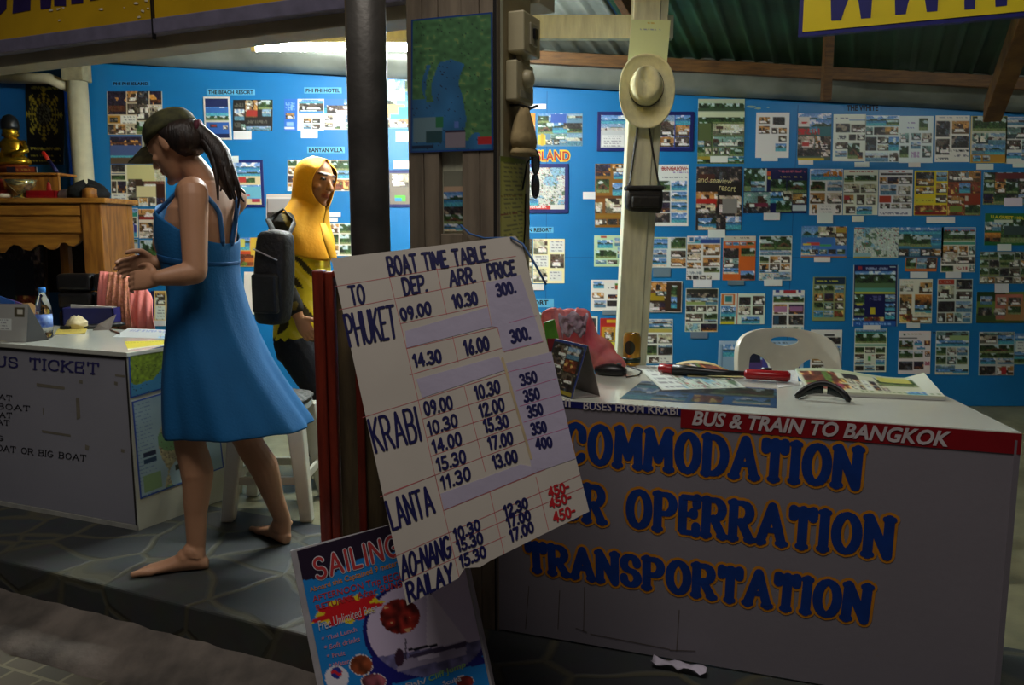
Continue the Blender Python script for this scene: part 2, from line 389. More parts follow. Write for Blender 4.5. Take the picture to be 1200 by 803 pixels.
# ------------------------------------------------------------------ shared materials
WHITEP = mat('white_paint', (205, 203, 205), 0.45, var=0.05, scale=3, bump=0.05)
INKBLUE = mat('navy_ink', (22, 22, 84), 0.5); INKBLACK = mat('black_ink', (14, 14, 20), 0.5); INKRED = mat('red_ink', (190, 28, 38), 0.5)
LINERED = mat('red_line', (196, 100, 104), 0.6); DARKMETAL = mat('dark_steel', (88, 85, 80), 0.42, 0.35, 0.25, 9, 0.1)
WOODPALE = mat('cream_painted_wood', (214, 214, 186), 0.55, var=0.12, scale=6, bump=0.2, bscale=25, stretch=(6, 6, 1))
WOODBROWN = mat('brown_timber', (112, 76, 34), 0.6, rgb2=(78, 50, 22), scale=9, bump=0.2, stretch=(1, 8, 8))
PLASTICW = mat('white_plastic', (214, 212, 196), 0.3, var=0.03); BLACKP = mat('black_plastic', (22, 22, 24), 0.35)
REDP = mat('red_plastic', (150, 18, 24), 0.3); LABELW = mat('tag_paper', (226, 226, 222), 0.6, var=0.04)
# ================================================================== the setting
FU = V((0.92, -0.392, 0)).normalized()      # along the shop front, towards the right and the viewer
FP = V((0.392, 0.92, 0)).normalized()       # into the shop
WALLY = 5.54
# street, kerb and raised slate floor
def slate_mat():
    m = bpy.data.materials.new('slate_paving'); m.use_nodes = True; nt = m.node_tree; b = nt.nodes['Principled BSDF']; L = nt.links.new
    tc = nt.nodes.new('ShaderNodeTexCoord'); nz = nt.nodes.new('ShaderNodeTexNoise'); nz.inputs['Scale'].default_value = 2.2
    ad = nt.nodes.new('ShaderNodeVectorMath'); ad.operation = 'MULTIPLY_ADD'; ad.inputs[1].default_value = (.18, .18, .18); L(tc.outputs['Object'], nz.inputs['Vector']); L(nz.outputs['Color'], ad.inputs[0]); L(tc.outputs['Object'], ad.inputs[2])
    ve = nt.nodes.new('ShaderNodeTexVoronoi'); ve.feature = 'DISTANCE_TO_EDGE'; ve.inputs['Scale'].default_value = 3.7; L(ad.outputs[0], ve.inputs['Vector'])
    vc = nt.nodes.new('ShaderNodeTexVoronoi'); vc.inputs['Scale'].default_value = 3.7; L(ad.outputs[0], vc.inputs['Vector'])
    cr = nt.nodes.new('ShaderNodeValToRGB'); e = cr.color_ramp.elements; e[0].position = 0; e[0].color = (*lin((34, 39, 41)), 1); e[1].position = 1; e[1].color = (*lin((80, 72, 58)), 1)
    for p, c in ((.3, (42, 50, 53)), (.6, (54, 61, 60)), (.82, (68, 68, 60))): x = e.new(p); x.color = (*lin(c), 1)
    sep = nt.nodes.new('ShaderNodeSeparateColor'); L(vc.outputs['Color'], sep.inputs[0]); L(sep.outputs[0], cr.inputs[0])
    n2 = nt.nodes.new('ShaderNodeTexNoise'); n2.inputs['Scale'].default_value = 14; n2.inputs['Detail'].default_value = 6; L(tc.outputs['Object'], n2.inputs['Vector'])
    mu = nt.nodes.new('ShaderNodeMix'); mu.data_type = 'RGBA'; mu.blend_type = 'MULTIPLY'; mu.inputs[0].default_value = .7; L(cr.outputs[0], mu.inputs[6]); L(n2.outputs['Color'], mu.inputs[7])
    br = nt.nodes.new('ShaderNodeBrightContrast'); br.inputs['Bright'].default_value = .02; L(mu.outputs[2], br.inputs[0])
    rg = nt.nodes.new('ShaderNodeMapRange'); rg.inputs[1].default_value = .018; rg.inputs[2].default_value = .06; L(ve.outputs['Distance'], rg.inputs[0])
    mx = nt.nodes.new('ShaderNodeMix'); mx.data_type = 'RGBA'; mx.inputs[6].default_value = (*lin((78, 76, 60)), 1); L(rg.outputs[0], mx.inputs[0]); L(br.outputs[0], mx.inputs[7]); L(mx.outputs[2], b.inputs['Base Color'])
    b.inputs['Roughness'].default_value = .6
    sm = nt.nodes.new('ShaderNodeMath'); sm.operation = 'MULTIPLY_ADD'; sm.inputs[1].default_value = .35; L(n2.outputs['Fac'], sm.inputs[0]); L(rg.outputs[0], sm.inputs[2])
    bp = nt.nodes.new('ShaderNodeBump'); bp.inputs['Strength'].default_value = .5; bp.inputs['Distance'].default_value = .008; L(sm.outputs[0], bp.inputs['Height']); L(bp.outputs[0], b.inputs['Normal'])
    return m
def brick_mat():
    m = bpy.data.materials.new('street_pavers'); m.use_nodes = True; nt = m.node_tree; b = nt.nodes['Principled BSDF']; L = nt.links.new
    tc = nt.nodes.new('ShaderNodeTexCoord'); mp = nt.nodes.new('ShaderNodeMapping'); mp.inputs['Rotation'].default_value = (0, 0, radians(23)); L(tc.outputs['Object'], mp.inputs[0])
    bk = nt.nodes.new('ShaderNodeTexBrick'); bk.inputs['Scale'].default_value = 1; bk.inputs['Brick Width'].default_value = .13; bk.inputs['Row Height'].default_value = .12; bk.inputs['Mortar Size'].default_value = .006
    bk.inputs['Color1'].default_value = (*lin((78, 76, 66)), 1); bk.inputs['Color2'].default_value = (*lin((96, 88, 74)), 1); bk.inputs['Mortar'].default_value = (*lin((120, 114, 92)), 1); L(mp.outputs[0], bk.inputs['Vector'])
    L(bk.outputs['Color'], b.inputs['Base Color']); b.inputs['Roughness'].default_value = .7
    bp = nt.nodes.new('ShaderNodeBump'); bp.inputs['Strength'].default_value = .4; bp.invert = True; bp.inputs['Distance'].default_value = .006; L(bk.outputs['Fac'], bp.inputs['Height']); L(bp.outputs[0], b.inputs['Normal'])
    return m
SLATE = slate_mat()
E0 = V((-0.71, 2.36, 0)); SU = V((0.914, -0.406, 0)).normalized(); SP = V((0.406, 0.914, 0)).normalized()
def ep(s, p, z=0.0): q = E0 + SU * s + SP * p; return V((q.x, q.y, z))
m = MB().hexa([ep(-4, 0, -.32), ep(3, 0, -.32), ep(3, .78, -.32), ep(-4, .78, -.32), ep(-4, 0), ep(3, 0), ep(3, .78), ep(-4, .78)])
struct(m.build('floor', SLATE, bevel=.008))
m = MB(); m.hexa([ep(-6, .78, -.32), ep(5, .78, -.32), (6.5, 6.2, -.32), (-7, 6.2, -.32), ep(-6, .78, -.004), ep(5, .78, -.004), (6.5, 6.2, -.004), (-7, 6.2, -.004)])
struct(m.build('floor', mat('shop_concrete', (126, 122, 92), .55, var=.2, scale=7, bump=.15)))
# sloping concrete gutter at the foot of the step
rows = []
R0 = random.Random(4)
for i in range(90):
    s = -4.2 + 7.4 * i / 89
    row = []
    for p, z in ((.02, -.105), (-.035, -.128), (-.085, -.15), (-.14, -.172), (-.19, -.192), (-.22, -.24)):
        row.append(ep(s, p + R0.uniform(-.006, .006), z + R0.uniform(-.006, .006)))
    rows.append(row)
m = MB().grid([list(reversed(r)) for r in rows]); struct(m.build('trim_1', mat('gutter_concrete', (128, 118, 108), .75, rgb2=(84, 78, 72), scale=6, bump=.6, bscale=18)))
m = MB().box(-7, 7, -4, 4.2, -.5, -.2); struct(m.build('ground', brick_mat()))
# back wall: a board painted blue, its top edge sloping down to the right
def wtop(x): return 2.137 - 0.0525 * x
WALLB = mat('blue_wall_paint', (20, 116, 178), 0.42, var=.07, scale=2.2, bump=.04, bscale=8)
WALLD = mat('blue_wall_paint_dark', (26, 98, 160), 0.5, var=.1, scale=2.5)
xl = at_y(106, 200, WALLY).x
m = MB(); m.prism([(xl, WALLY, 0), (6.2, WALLY, 0), (6.2, WALLY, wtop(6.2)), (xl, WALLY, wtop(xl))], (0, .03, 0)); struct(m.build('wall_back', WALLB))
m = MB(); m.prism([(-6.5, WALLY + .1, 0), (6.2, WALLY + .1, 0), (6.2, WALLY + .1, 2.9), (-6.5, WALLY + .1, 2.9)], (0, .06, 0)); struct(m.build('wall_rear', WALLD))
m = MB().box(xl - .012, xl, WALLY - .004, WALLY + .03, 0, wtop(xl)); struct(m.build('trim_2', mat('orange_edge', (190, 84, 30), .6)))
# joints of the board
m = MB()
for px in (927, 640):
    x = at_y(px, 300, WALLY).x; m.box(x - .0015, x + .0015, WALLY - .0012, WALLY, .02, wtop(x) - .02)
x0 = at_y(612, 300, WALLY).x; m.box(x0, 4, WALLY - .0012, WALLY, 1.02, 1.0225); struct(m.build('trim_3', mat('joint_line', (18, 78, 130), .6)))
# foil sheet sagging above the wall
rows = []
for i in range(60):
    x = -4.5 + 10.0 * i / 59; row = []
    for j in range(7):
        t = j / 6; sag = .05 * sin(x * 2.1) + .03 * sin(x * 5.3 + 1)
        row.append((x, WALLY - .03 - .10 * sin(pi * t) - .02 * sin(x * 4 + t * 3), wtop(x) + .002 + t * .31 + sag * t * (1 - t)))
    rows.append(row)
m = MB().grid(rows); struct(m.build('trim_4', mat('grey_foil_sheet', (128, 132, 124), .38, .35, .3, 3, .35, 6), solid=.003))
# roof: corrugated sheet, level along the front and falling to the back
def zroof(x, y): return 3.225 - .18 * (.392 * x + .92 * y) + .02 * x
def roof(name, u0, u1, m_, p1, p0=2.0):
    n = int((u1 - u0) / .016); rows = []
    for j, p in enumerate((p0, 3.6, 4.4, p1)):
        row = []
        for i in range(n + 1):
            u = u0 + (u1 - u0) * i / n; ph = (u / .115) % 1.0
            w = .022 * (min(1, max(0, ph / .16)) if ph < .5 else min(1, max(0, (1 - ph) / .16)) if ph > .84 else 1.0) if ph > 0 else 0
            q = FU * u + FP * p; row.append((q.x, q.y, zroof(q.x, q.y) + w))
        rows.append(row)
    o = MB().grid(rows).build(name, m_, solid=.002); struct(o)
roof('ceiling', -1.35, 4.6, mat('green_roof_sheet', (38, 78, 46), .5, .2, .3, 5, .1, 30), 7.0, 3.35)  # unseen front edge cut back so the street lamp reaches the bright sign
roof('ceiling', -6.5, -1.36, mat('grey_roof_sheet', (128, 132, 120), .5, .3, .25, 5, .1, 30), 8.0)  # unseen front edge kept forward to shade the old yellow sign

# ------------------------------------------------------------------ timbers, posts, signs
def beam_px(name, a, b, ya, yb, hpx, dep, material, label, cat='beam'):
    P = at_y(*a, ya); Q = at_y(*b, yb); h = hpx
    m = MB().hexa([P, Q, Q + V((0, dep, 0)), P + V((0, dep, 0)), P + V((0, 0, h)), Q + V((0, 0, h)), Q + V((0, dep, h)), P + V((0, dep, h))])
    return tag(m.build(name, material, bevel=.004), label, cat)
P = at_y(120, 45, 4.103); Q = at_y(789, 45, 4.103)
m = MB().box(P.x, Q.x, 4.103, 4.153, P.z, at_y(600, 17, 4.103).z); tag(m.build('roof_beam', WOODPALE, bevel=.003), 'long cream painted beam above the fluorescent tube', 'beam')
beam_px('purlin', (560, 70), (1260, 108), 5.3, 5.3, .075, .05, WOODBROWN, 'brown timber purlin running under the green roof above the wall', 'beam')
P = at_y(968, 118, 4.9); m = MB().box(P.x - .025, P.x + .025, 4.88, 4.93, P.z, 2.36); tag(m.build('hanging_batten', WOODBROWN, bevel=.003), 'short upright brown batten hanging below the yellow sign at right', 'batten')
P = at_y(1163, 131, 4.75); Q = at_y(1215, -10, 3.6)
def bar(m, P, Q, w, h):
    d = (Q - P).normalized(); s = d.cross(V((0, 0, 1))).normalized(); t = s.cross(d)
    return m.hexa([P - s * w - t * h, P + s * w - t * h, P + s * w + t * h, P - s * w + t * h, Q - s * w - t * h, Q + s * w - t * h, Q + s * w + t * h, Q - s * w + t * h])
tag(bar(MB(), P, Q, .045, .06).build('slanting_rafter', mat('ochre_timber', (150, 106, 46), .6, rgb2=(110, 72, 30), scale=8, bump=.2), bevel=.004), 'slanting ochre rafter in the upper right corner', 'rafter')
P = at_y(757, 40, 4.3); Q = at_y(700, -40, 4.2)
tag(bar(MB(), at_y(742, 18, 4.4), at_y(716, -26, 4.3), .025, .04).build('rafter', WOODBROWN, bevel=.004), 'brown rafter end left of the post that carries the hat', 'rafter')
tag(bar(MB(), at_y(545, 14, 4.3), at_y(526, -20, 4.2), .02, .03).build('strut', WOODPALE, bevel=.004), 'pale roof strut showing above the sea map on the column', 'rafter')
tag(bar(MB(), at_y(330, 22, 4.2), at_y(270, -6, 4.4), .03, .03).build('strut', WOODPALE, bevel=.004), 'pale roof strut above the beam beside the steel pole', 'rafter')

# dark round steel pole in front
PX = at_y(432.5, 200, 2.3).x
pole = thing('steel_pole', 'dark round steel pole left of the plank column', 'pole', (PX, 2.3, 0))
m = MB(); m.lathe([(.0545, 0), (.0545, 2.76)], (PX, 2.3, 0), n=32); m.build('shaft', DARKMETAL, pole)
m = MB(); m.lathe([(.085, 0), (.085, .012), (.06, .018)], (PX, 2.3, 0), n=24); m.build('base_plate', DARKMETAL, pole)

# plank column beside the counter
n1 = -FP
CF = Frame((-0.045, 2.345, 0), FU, n1)            # front face; u runs to the right
lu = CF.uv(478, 150)[0]; ru = CF.uv(583, 150)[0]; zt = 2.78
col = thing('plank_column', 'grey plank clad column with a map and switches on it', 'column', CF.at((lu + ru) / 2, 0, 0))
PLANK = mat('grey_painted_planks', (142, 128, 108), .6, rgb2=(112, 100, 84), scale=5, bump=.2, bscale=20, stretch=(5, 5, .7))
a1 = CF.uv(514, 150)[0]; a2 = CF.uv(541, 150)[0]
mid = lambda a, b: (a + b) / 2
for u0, u1 in ((lu, mid(lu, a1) - .001), (mid(lu, a1) + .001, a1), (a2, mid(a2, ru) - .001), (mid(a2, ru) + .001, ru)):
    MB().fbox(CF, u0, u1, 0, zt, -.022, 0).build('plank', PLANK, col, bevel=.002)
vs = CF.uv(527, 274)[1]; vt = CF.uv(527, 178)[1]
MB().fbox(CF, a1 + .001, a2 - .001, 0, vs, -.022, -.002).build('plank', PLANK, col, bevel=.002)
MB().fbox(CF, a1 + .001, a2 - .001, vt + .06, zt, -.022, -.002).build('plank', PLANK, col, bevel=.002)
MB().fbox(CF, lu, ru, 0, zt, -.04, -.0225).build('backing_board', WOODPALE, col)
CD = .245
m = MB().fbox(CF, ru - .03, ru, 0, zt, -CD, -.041); m.build('side_board', mat('cream_side_board', (150, 138, 104), .55, var=.12, scale=5, bump=.15), col, bevel=.003).__setitem__('label', 'cream side board')
MB().fbox(CF, lu, lu + .03, 0, zt, -CD, -.041).build('side_board', PLANK, col, bevel=.003)
m = MB().fbox(CF, ru - .012, ru - .002, 0, zt, -.0224, .0015); m.build('dark_joint', mat('dark_gap', (22, 18, 14), .8), col)
# strip of pictures at the back of the slot
im = paint(16, 46, (120, 118, 100), [('#8a8a78', 0, 0, 100, 26), ('#c9a98c', 0, 26, 100, 34), ('sea', 0, 34, 100, 58), ('dark', 0, 58, 100, 72), ('bung', 0, 72, 100, 86), ('beach', 0, 86, 100, 100)], 3)
u0, u1 = a1 + .004, a2 - .004; v0, v1 = CF.uv(527, 271)[1], CF.uv(527, 200)[1]
o = link('picture_strip', pic_mesh('picture_strip', [CF.at(u0, v1, -.018), CF.at(u1, v1, -.018), CF.at(u1, v0, -.018), CF.at(u0, v0, -.018)], n1, im, .003), PRINT, None)
tag(o, 'narrow strip of pictures inside the slot of the plank column', 'picture')
# sea map on the column front
Rm = np.random.default_rng(11)
def sea_map(w, h):
    L = up(Rm.random((9, 7)), h, w); N = up(Rm.random((h // 3, w // 3)), h, w); y = np.linspace(0, 1, h)[:, None]; x = np.linspace(0, 1, w)[None, :]
    land = (y < .22 + .22 * L) | (x > .62 + .25 * (y - .3) + .25 * (L - .5)) & (y < .92) | (x < .14 + .2 * (L - .3)) & (y < .6) | ((np.abs(x - .3 - .08 * np.sin(y * 9)) < .05 * (L + .4)) & (y < .62))
    im = np.where(land[..., None], c3(86, 136, 88) * (.75 + .35 * N[..., None]), c3(54, 116, 166) * (.8 + .3 * L[..., None]))
    im[(N > .8) & land] = c3(120, 150, 90); im[(Rm.random((h, w)) > .985)] = c3(40, 30, 50)
    im[:2] = im[-2:] = c3(30, 70, 140); im[:, :2] = im[:, -2:] = c3(30, 70, 140)
    def r(x0, y0, x1, y1, c): im[int(y0 * h):int(y1 * h), int(x0 * w):int(x1 * w)] = c3(*c)
    r(.05, .74, .40, .92, (110, 140, 150)); r(.32, .74, .41, .82, (50, 120, 80)); r(.2, .84, .4, .93, (40, 75, 80)); r(.44, .84, .68, .97, (140, 130, 140)); r(.44, .84, .68, .86, (50, 40, 60)); r(.82, .9, .98, .955, (190, 50, 50)); r(.03, .95, .3, .97, (20, 40, 70))
    im[int(.78 * h):int(.83 * h), int(.54 * w):int(.6 * w)] = c3(90, 120, 190)
    return np.clip(im, 0, 1)
MF = Frame(CF.at(0, 0, .004), FU, n1)
c4 = [MF.px(482, 23), MF.px(577, 14), MF.px(578, 176), MF.px(481, 179)]
o = link('sea_map', pic_mesh('sea_map', c4, n1, sea_map(76, 124), .0035), PRINT, None); tag(o, 'blue and green sea map on the front of the plank column', 'map')

# right side of the column: switches, notice, cap, sunglasses
SF = Frame(CF.at(ru, 0, 0), FP, FU)                 # u goes into the shop
def spx(x, y): return SF.uv(x, y)
BOXW = mat('cream_plastic', (196, 186, 150), .4, var=.05); 
def side_box(name, label, cat, py0, py1, ux0, ux1, dep):
    v1 = SF.uv(598, py0)[1]; v0 = SF.uv(598, py1)[1]
    t = thing(name, label, cat, SF.at((ux0 + ux1) / 2, v0, 0)); MB().fbox(SF, ux0, ux1, v0, v1, .0, dep).build('housing', BOXW, t, bevel=.005); return t, v0, v1
t, v0, v1 = side_box('breaker_box', 'cream breaker box topmost on the side of the column', 'switch box', 15, 63, .07, .2, .05)
MB().fbox(SF, .11, .16, mid(v0, v1) - .03, mid(v0, v1) + .03, .05, .056).build('cover_plate', mat('pale_plate', (170, 164, 140), .4), t, bevel=.002)
MB().fbox(SF, .125, .145, mid(v0, v1) - .012, mid(v0, v1) + .016, .056, .064).build('rocker_switch', BLACKP, t, bevel=.001)
t, v0, v1 = side_box('fan_regulator', 'cream fan regulator with a round knob below the breaker box', 'switch', 73, 120, .055, .185, .035)
m = MB().lathe([(.026, 0), (.026, .006), (.021, .02), (.017, .022)], SF.at(.12, mid(v0, v1) + .012, .035), FU, 24); m.build('knob', BOXW, t)
MB().fbox(SF, .08, .16, v0 + .012, v0 + .032, .035, .038).build('socket_plate', mat('pale_plate', (170, 164, 140), .4), t, bevel=.001)
tag(MB().tube([SF.at(.12, SF.uv(598, 63)[1] + .002, .012), SF.at(.125, SF.uv(598, 68)[1], .014), SF.at(.12, SF.uv(598, 73)[1] - .002, .012)], .008, 8).build('conduit', BOXW), 'short cream conduit joining the breaker box and the fan regulator', 'pipe')
# soft cap hanging on a peg
vc = SF.uv(605, 158)[1]
cp = thing('cloth_hat', 'tan cloth hat hanging below the fan regulator', 'hat', SF.at(.10, vc - .06, 0))
m = MB(); rings = []
for i in range(10):
    t_ = i / 9; z = .068 - .118 * t_; r = .064 * min(1, (.10 + 1.15 * t_) ** .5) * (1 - .22 * max(0, t_ - .8) / .2)
    rings.append([SF.at(.105 + r * cos(2 * pi * j / 20) * (1 + .03 * sin(3 * j)), vc + z + .004 * sin(2 * j), .036 + r * .54 * sin(2 * pi * j / 20)) for j in range(20)])
m.loft(rings); m.build('crown', mat('tan_cloth', (168, 148, 104), .85, var=.12, bump=.3), cp)
rings = [[SF.at(.105 + r * cos(2 * pi * j / 20), vc + z, .036 + r * .54 * sin(2 * pi * j / 20)) for j in range(20)] for r, z in ((.052, -.046), (.060, -.056), (.062, -.062))]
MB().loft(rings, False).build('brim', mat('tan_cloth', (168, 148, 104)), cp, solid=.003)
tag(MB().tube([SF.at(.09, vc + .078, .0), SF.at(.09, vc + .078, .03), SF.at(.12, vc + .07, .05), SF.at(.16, vc + .082, .055)], .004, 6).build('wire_hook', BLACKP), 'black bent wire hook above the tan cloth hat', 'hook')
im = paint(20, 66, (176, 168, 60), [('text', 5, 4, 95, 96), ('~b8902e', 2, 38, 98, 42), ('~a03a2e', 2, 56, 98, 60), ('~b8902e', 2, 74, 98, 78), ('#8a9a40', 0, 0, 100, 6)], 8)
im = im * (c3(235, 225, 120))
c4 = [SF.at(.015, SF.uv(586, 183)[1], .002), SF.at(.205, SF.uv(611, 186)[1], .002), SF.at(.205, SF.uv(611, 292)[1], .002), SF.at(.015, SF.uv(586, 300)[1], .002)]
o = link('timetable_sheet', pic_mesh('timetable_sheet', c4, FU, np.clip(im, 0, 1), .0018), PRINT, None); tag(o, 'yellow printed list on the side of the column under the tan hat', 'notice')
v = SF.uv(612, 203)[1]
sg = thing('hanging_sunglasses', 'black sunglasses hanging edge on from the side of the column', 'sunglasses', SF.at(.19, v - .06, .02))
for k, dv in ((0, .032), (1, -.038)):
    m = MB(); ring = [SF.at(.2 + .026 * cos(a), v + dv + .033 * sin(a), .034) for a in np.linspace(0, 2 * pi, 20)[:-1]]; m.prism(ring, FU * .003); m.build('lens', mat('dark_lens', (24, 34, 34), .1), sg)
    m = MB(); m.tube([SF.at(.2 + .028 * cos(a), v + dv + .035 * sin(a), .0355) for a in np.linspace(0, 2 * pi, 21)], .0035, 6); m.build('rim', BLACKP, sg)
MB().tube([SF.at(.2, v + .055, .03), SF.at(.19, v + .03, .012), SF.at(.175, v - .05, .004)], .003, 6).build('temple', BLACKP, sg)
tag(MB().tube([SF.at(.2, v - .06, .004), SF.at(.195, v - .15, .005), SF.at(.18, v - .26, .004)], .0025, 6).build('thin_cable', BLACKP), 'thin black cable below the hanging sunglasses', 'cable')

# leaning white post with hat, bag and notice
PY = 4.0
T = at_y(765, -20, PY); Bt = at_y(740, 430, PY); dirp = (Bt - T); Bz = T + dirp * ((T.z - 0) / (T.z - Bt.z))
post = thing('white_post', 'leaning white painted timber post that carries hat and bag', 'post', Bz)
dx = V((1, 0, 0))
def pbox(a, b, y0, y1):
    return [Bz + dx * a + V((0, y0, 0)), Bz + dx * b + V((0, y0, 0)), Bz + dx * b + V((0, y1, 0)), Bz + dx * a + V((0, y1, 0)), T + dx * a * 1.15 + V((0, y0, 0)), T + dx * b * 1.15 + V((0, y0, 0)), T + dx * b * 1.15 + V((0, y1, 0)), T + dx * a * 1.15 + V((0, y1, 0))]
MB().hexa(pbox(-.072, .038, 0, .1)).build('shaft', WOODPALE, post, bevel=.004)
MB().hexa(pbox(.041, .072, .012, .09)).build('edge_strip', WOODPALE, post, bevel=.003)
PF = Frame((Bz.x, PY, 0), (1, 0, 0), (0, -1, 0))
c4 = [PF.px(740, 23, .004), PF.px(786, 24, .004), PF.px(779, 100, .004), PF.px(733, 99, .004)]
im = paint(36, 62, (228, 228, 186), [('~8a98c0', 25, 13, 80, 17), ('~a8a88a', 12, 24, 90, 27), ('~a8a88a', 12, 29, 88, 32), ('~a8a88a', 12, 35, 70, 38), ('~a8a88a', 10, 42, 60, 44), ('~8a8a80', 8, 50, 88, 53), ('~d8b040', 42, 3, 60, 8)], 5)
o = link('plastic_sleeve_notice', pic_mesh('plastic_sleeve_notice', c4, (0, -1, 0), im, .002), colmat('plastic_sleeve', .16), None); tag(o, 'pale yellow notice in a shiny plastic sleeve above the hat', 'notice')
# hat
hc = PF.px(755, 109, .02)
hat = thing('brimmed_hat', 'cream brimmed hat with a thin dark band hanging on the white post', 'hat', hc)
HATM = mat('hat_straw', (222, 218, 176), .8, var=.06, scale=40, bump=.3, bscale=180)
ax = V((.0, -1, -.0)).normalized()
def hpt(r, a, d, kx=.128, kz=.168): return hc + V((kx * r * np.sign(cos(a)) * abs(cos(a)) ** .86, 0, kz * r * np.sign(sin(a)) * abs(sin(a)) ** .92)) + V((-.012, 0, .014)) * 0 + ax * d
n = 40
rings = []
for r, d0 in ((.42, .012), (.6, .012), (.8, .016), (.95, .026), (1.0, .034)):
    rings.append([hpt(r, 2 * pi * j / n, d0 + .026 * (r ** 2) * cos(2 * pi * j / n) ** 2 * (1 if r > .5 else .6)) for j in range(n)])
m = MB(); m.smooth = True; m.loft(rings, False); m.build('brim', HATM, hat, solid=.005)
cc = V((.002, 0, .020))
rings = []
def crown_pt(r, d, a):
    lift = d / .118; c_, s_ = cos(a), sin(a); dent = 0
    if d > .09: dent = .048 * max(0, 1 - (c_ * r * 3.2) ** 2) * (.35 + .65 * max(0, s_)) * (1 if r < .5 else .5)
    side = 1 - (.16 * max(0, s_) * abs(c_) if d > .05 else 0)
    return hc + cc + V((.128 * r * c_ * side - .012 * lift, -d + dent, .140 * r * s_ + .010 * lift))
for r, d in ((.62, .010), (.62, .03), (.60, .06), (.57, .085), (.52, .105), (.42, .117), (.28, .118), (.14, .114), (.02, .112)):
    rings.append([crown_pt(r, d, 2 * pi * j / n) for j in range(n)])
m = MB(); m.smooth = True; m.loft(rings); m.build('crown', HATM, hat)
rings = [[hc + cc + V((.128 * .635 * cos(a), -d, .140 * .635 * sin(a))) for a in [2 * pi * j / n for j in range(n)]] for d in (.014, .029)]
m = MB(); m.loft(rings, False); m.build('hat_band', BLACKP, hat, solid=.002)
# small camera bag hung by its strap
bc = PF.px(752, 234, .055)
BAGM = mat('black_nylon', (24, 22, 20), .6, var=.3, scale=20, bump=.4)
bag = thing('camera_bag', 'small black camera bag hanging by its strap from the post', 'bag', bc)
m = MB(); w, h, d = .088, .058, .045; rings = []
for i in range(7):
    t_ = i / 6; k = 1 - .12 * abs(2 * t_ - 1) ** 3; z = -h + 2 * h * t_
    rings.append([bc + V((w * k * np.sign(cos(a)) * abs(cos(a)) ** .35, d * k * np.sign(sin(a)) * abs(sin(a)) ** .35, z + .006 * cos(a) * 3 * (t_ - .5))) for a in [2 * pi * j / 28 for j in range(28)]])
m.loft(rings); m.build('body', BAGM, bag, bevel=.006)
m = MB(); m.box(bc.x - .062, bc.x + .07, bc.y - .058, bc.y - .04, bc.z - .042, bc.z + .012); m.build('front_pocket', BAGM, bag, bevel=.008)
m = MB(); m.box(bc.x - .09, bc.x + .09, bc.y - .052, bc.y + .044, bc.z + .04, bc.z + .062); m.build('lid', BAGM, bag, bevel=.008)
s1 = [PF.px(747, 148, .008), PF.px(742, 180, .012), PF.px(737, 213, .03), bc + V((-.075, -.01, .06))]
s2 = [PF.px(760, 148, .008), PF.px(765, 180, .012), PF.px(770, 213, .03), bc + V((.078, -.01, .06))]
for s in (s1, s2): MB().tube(s, .0095, 8, True, .5).build('strap', BAGM, bag)
MB().tube([s1[0], PF.px(754, 140, .01), s2[0]], .006, 8, True, .4).build('strap', BAGM, bag)
m = MB().tube([PF.px(754, 139, -.01), PF.px(754, 139, .022)], .005, 8); tag(m.build('peg', DARKMETAL), 'small peg in the white post behind the hat', 'peg')

# yellow fascia signs along the front, above head height
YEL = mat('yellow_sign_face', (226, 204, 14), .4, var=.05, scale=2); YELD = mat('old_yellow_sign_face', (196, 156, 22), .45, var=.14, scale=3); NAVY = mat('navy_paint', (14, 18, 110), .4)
zb = 2.0
A1 = at_z(0, 47.5, zb); A2 = at_z(320, 3, zb); d1 = (A2 - A1).normalized(); nrm1 = V((d1.y, -d1.x, 0)); nrm1 = nrm1 if nrm1.y < 0 else -nrm1
S1 = Frame(A1, d1, nrm1); L1 = (A2 - A1).length
sg1 = thing('fascia_sign', 'old yellow sign with grey lower rail at upper left', 'sign', S1.at(0, 0, 0))
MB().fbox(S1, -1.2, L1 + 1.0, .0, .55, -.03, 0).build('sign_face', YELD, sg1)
MB().fbox(S1, -1.2, L1 + 1.0, -.055, .0, -.045, .012).build('lower_rail', mat('grey_blue_rail', (112, 108, 128), .5, var=.12), sg1, bevel=.004)
MB().fbox(S1, -1.2, L1 + 1.0, -.10, -.052, -.16, -.03).build('soffit_board', mat('dingy_white_board', (170, 160, 134), .6, var=.15, scale=4), sg1, bevel=.003)
us = S1.uv(181, 20)[0]; MB().fbox(S1, us - .003, us + .003, -.075, .55, -.001, .014).build('wire', BLACKP, sg1)
m = MB()
def sheet_poly(fr, pts, d, m_): m_.add([fr.px(a, b, d) for a, b in pts], [tuple(range(len(pts)))])
for pts in ([(-40, 18), (-8, 26), (8, 10), (10, -74), (-40, -74)], [(15, 16), (36, 12), (39, -74), (20, -74)], [(48, 11), (60, 9.5), (66, -74), (45, -74)], [(64, 7), (78, 7), (76, -74), (62, -74)], [(84, 5), (98, 3.5), (100, -74), (82, -74)], [(106, 1), (125, -2), (126, -74), (104, -74)]): sheet_poly(S1, pts, .002, m)
m.build('lettering', mat('faded_navy', (44, 30, 84), .5), sg1)
m = MB(); R1 = random.Random(7)
for px, py, r in ((60, 12, 3), (69, 10.5, 2), (75, 9, 1.5), (119, 11, 2), (70, 24, 1.4), (160, 4, 2), (163, 20, 2), (168, 13, 2), (174, 10, 1.6), (172, 1, 1.6), (146, 9, 1.2)):
    k = 6; sheet_poly(S1, [(px + r * R1.uniform(.5, 1.3) * 1.4 * cos(2 * pi * j / k), py + r * R1.uniform(.3, 1) * sin(2 * pi * j / k)) for j in range(k)], .0025, m)
m.build('chipped_paint', mat('chipped_white', (225, 215, 190), .7), sg1)
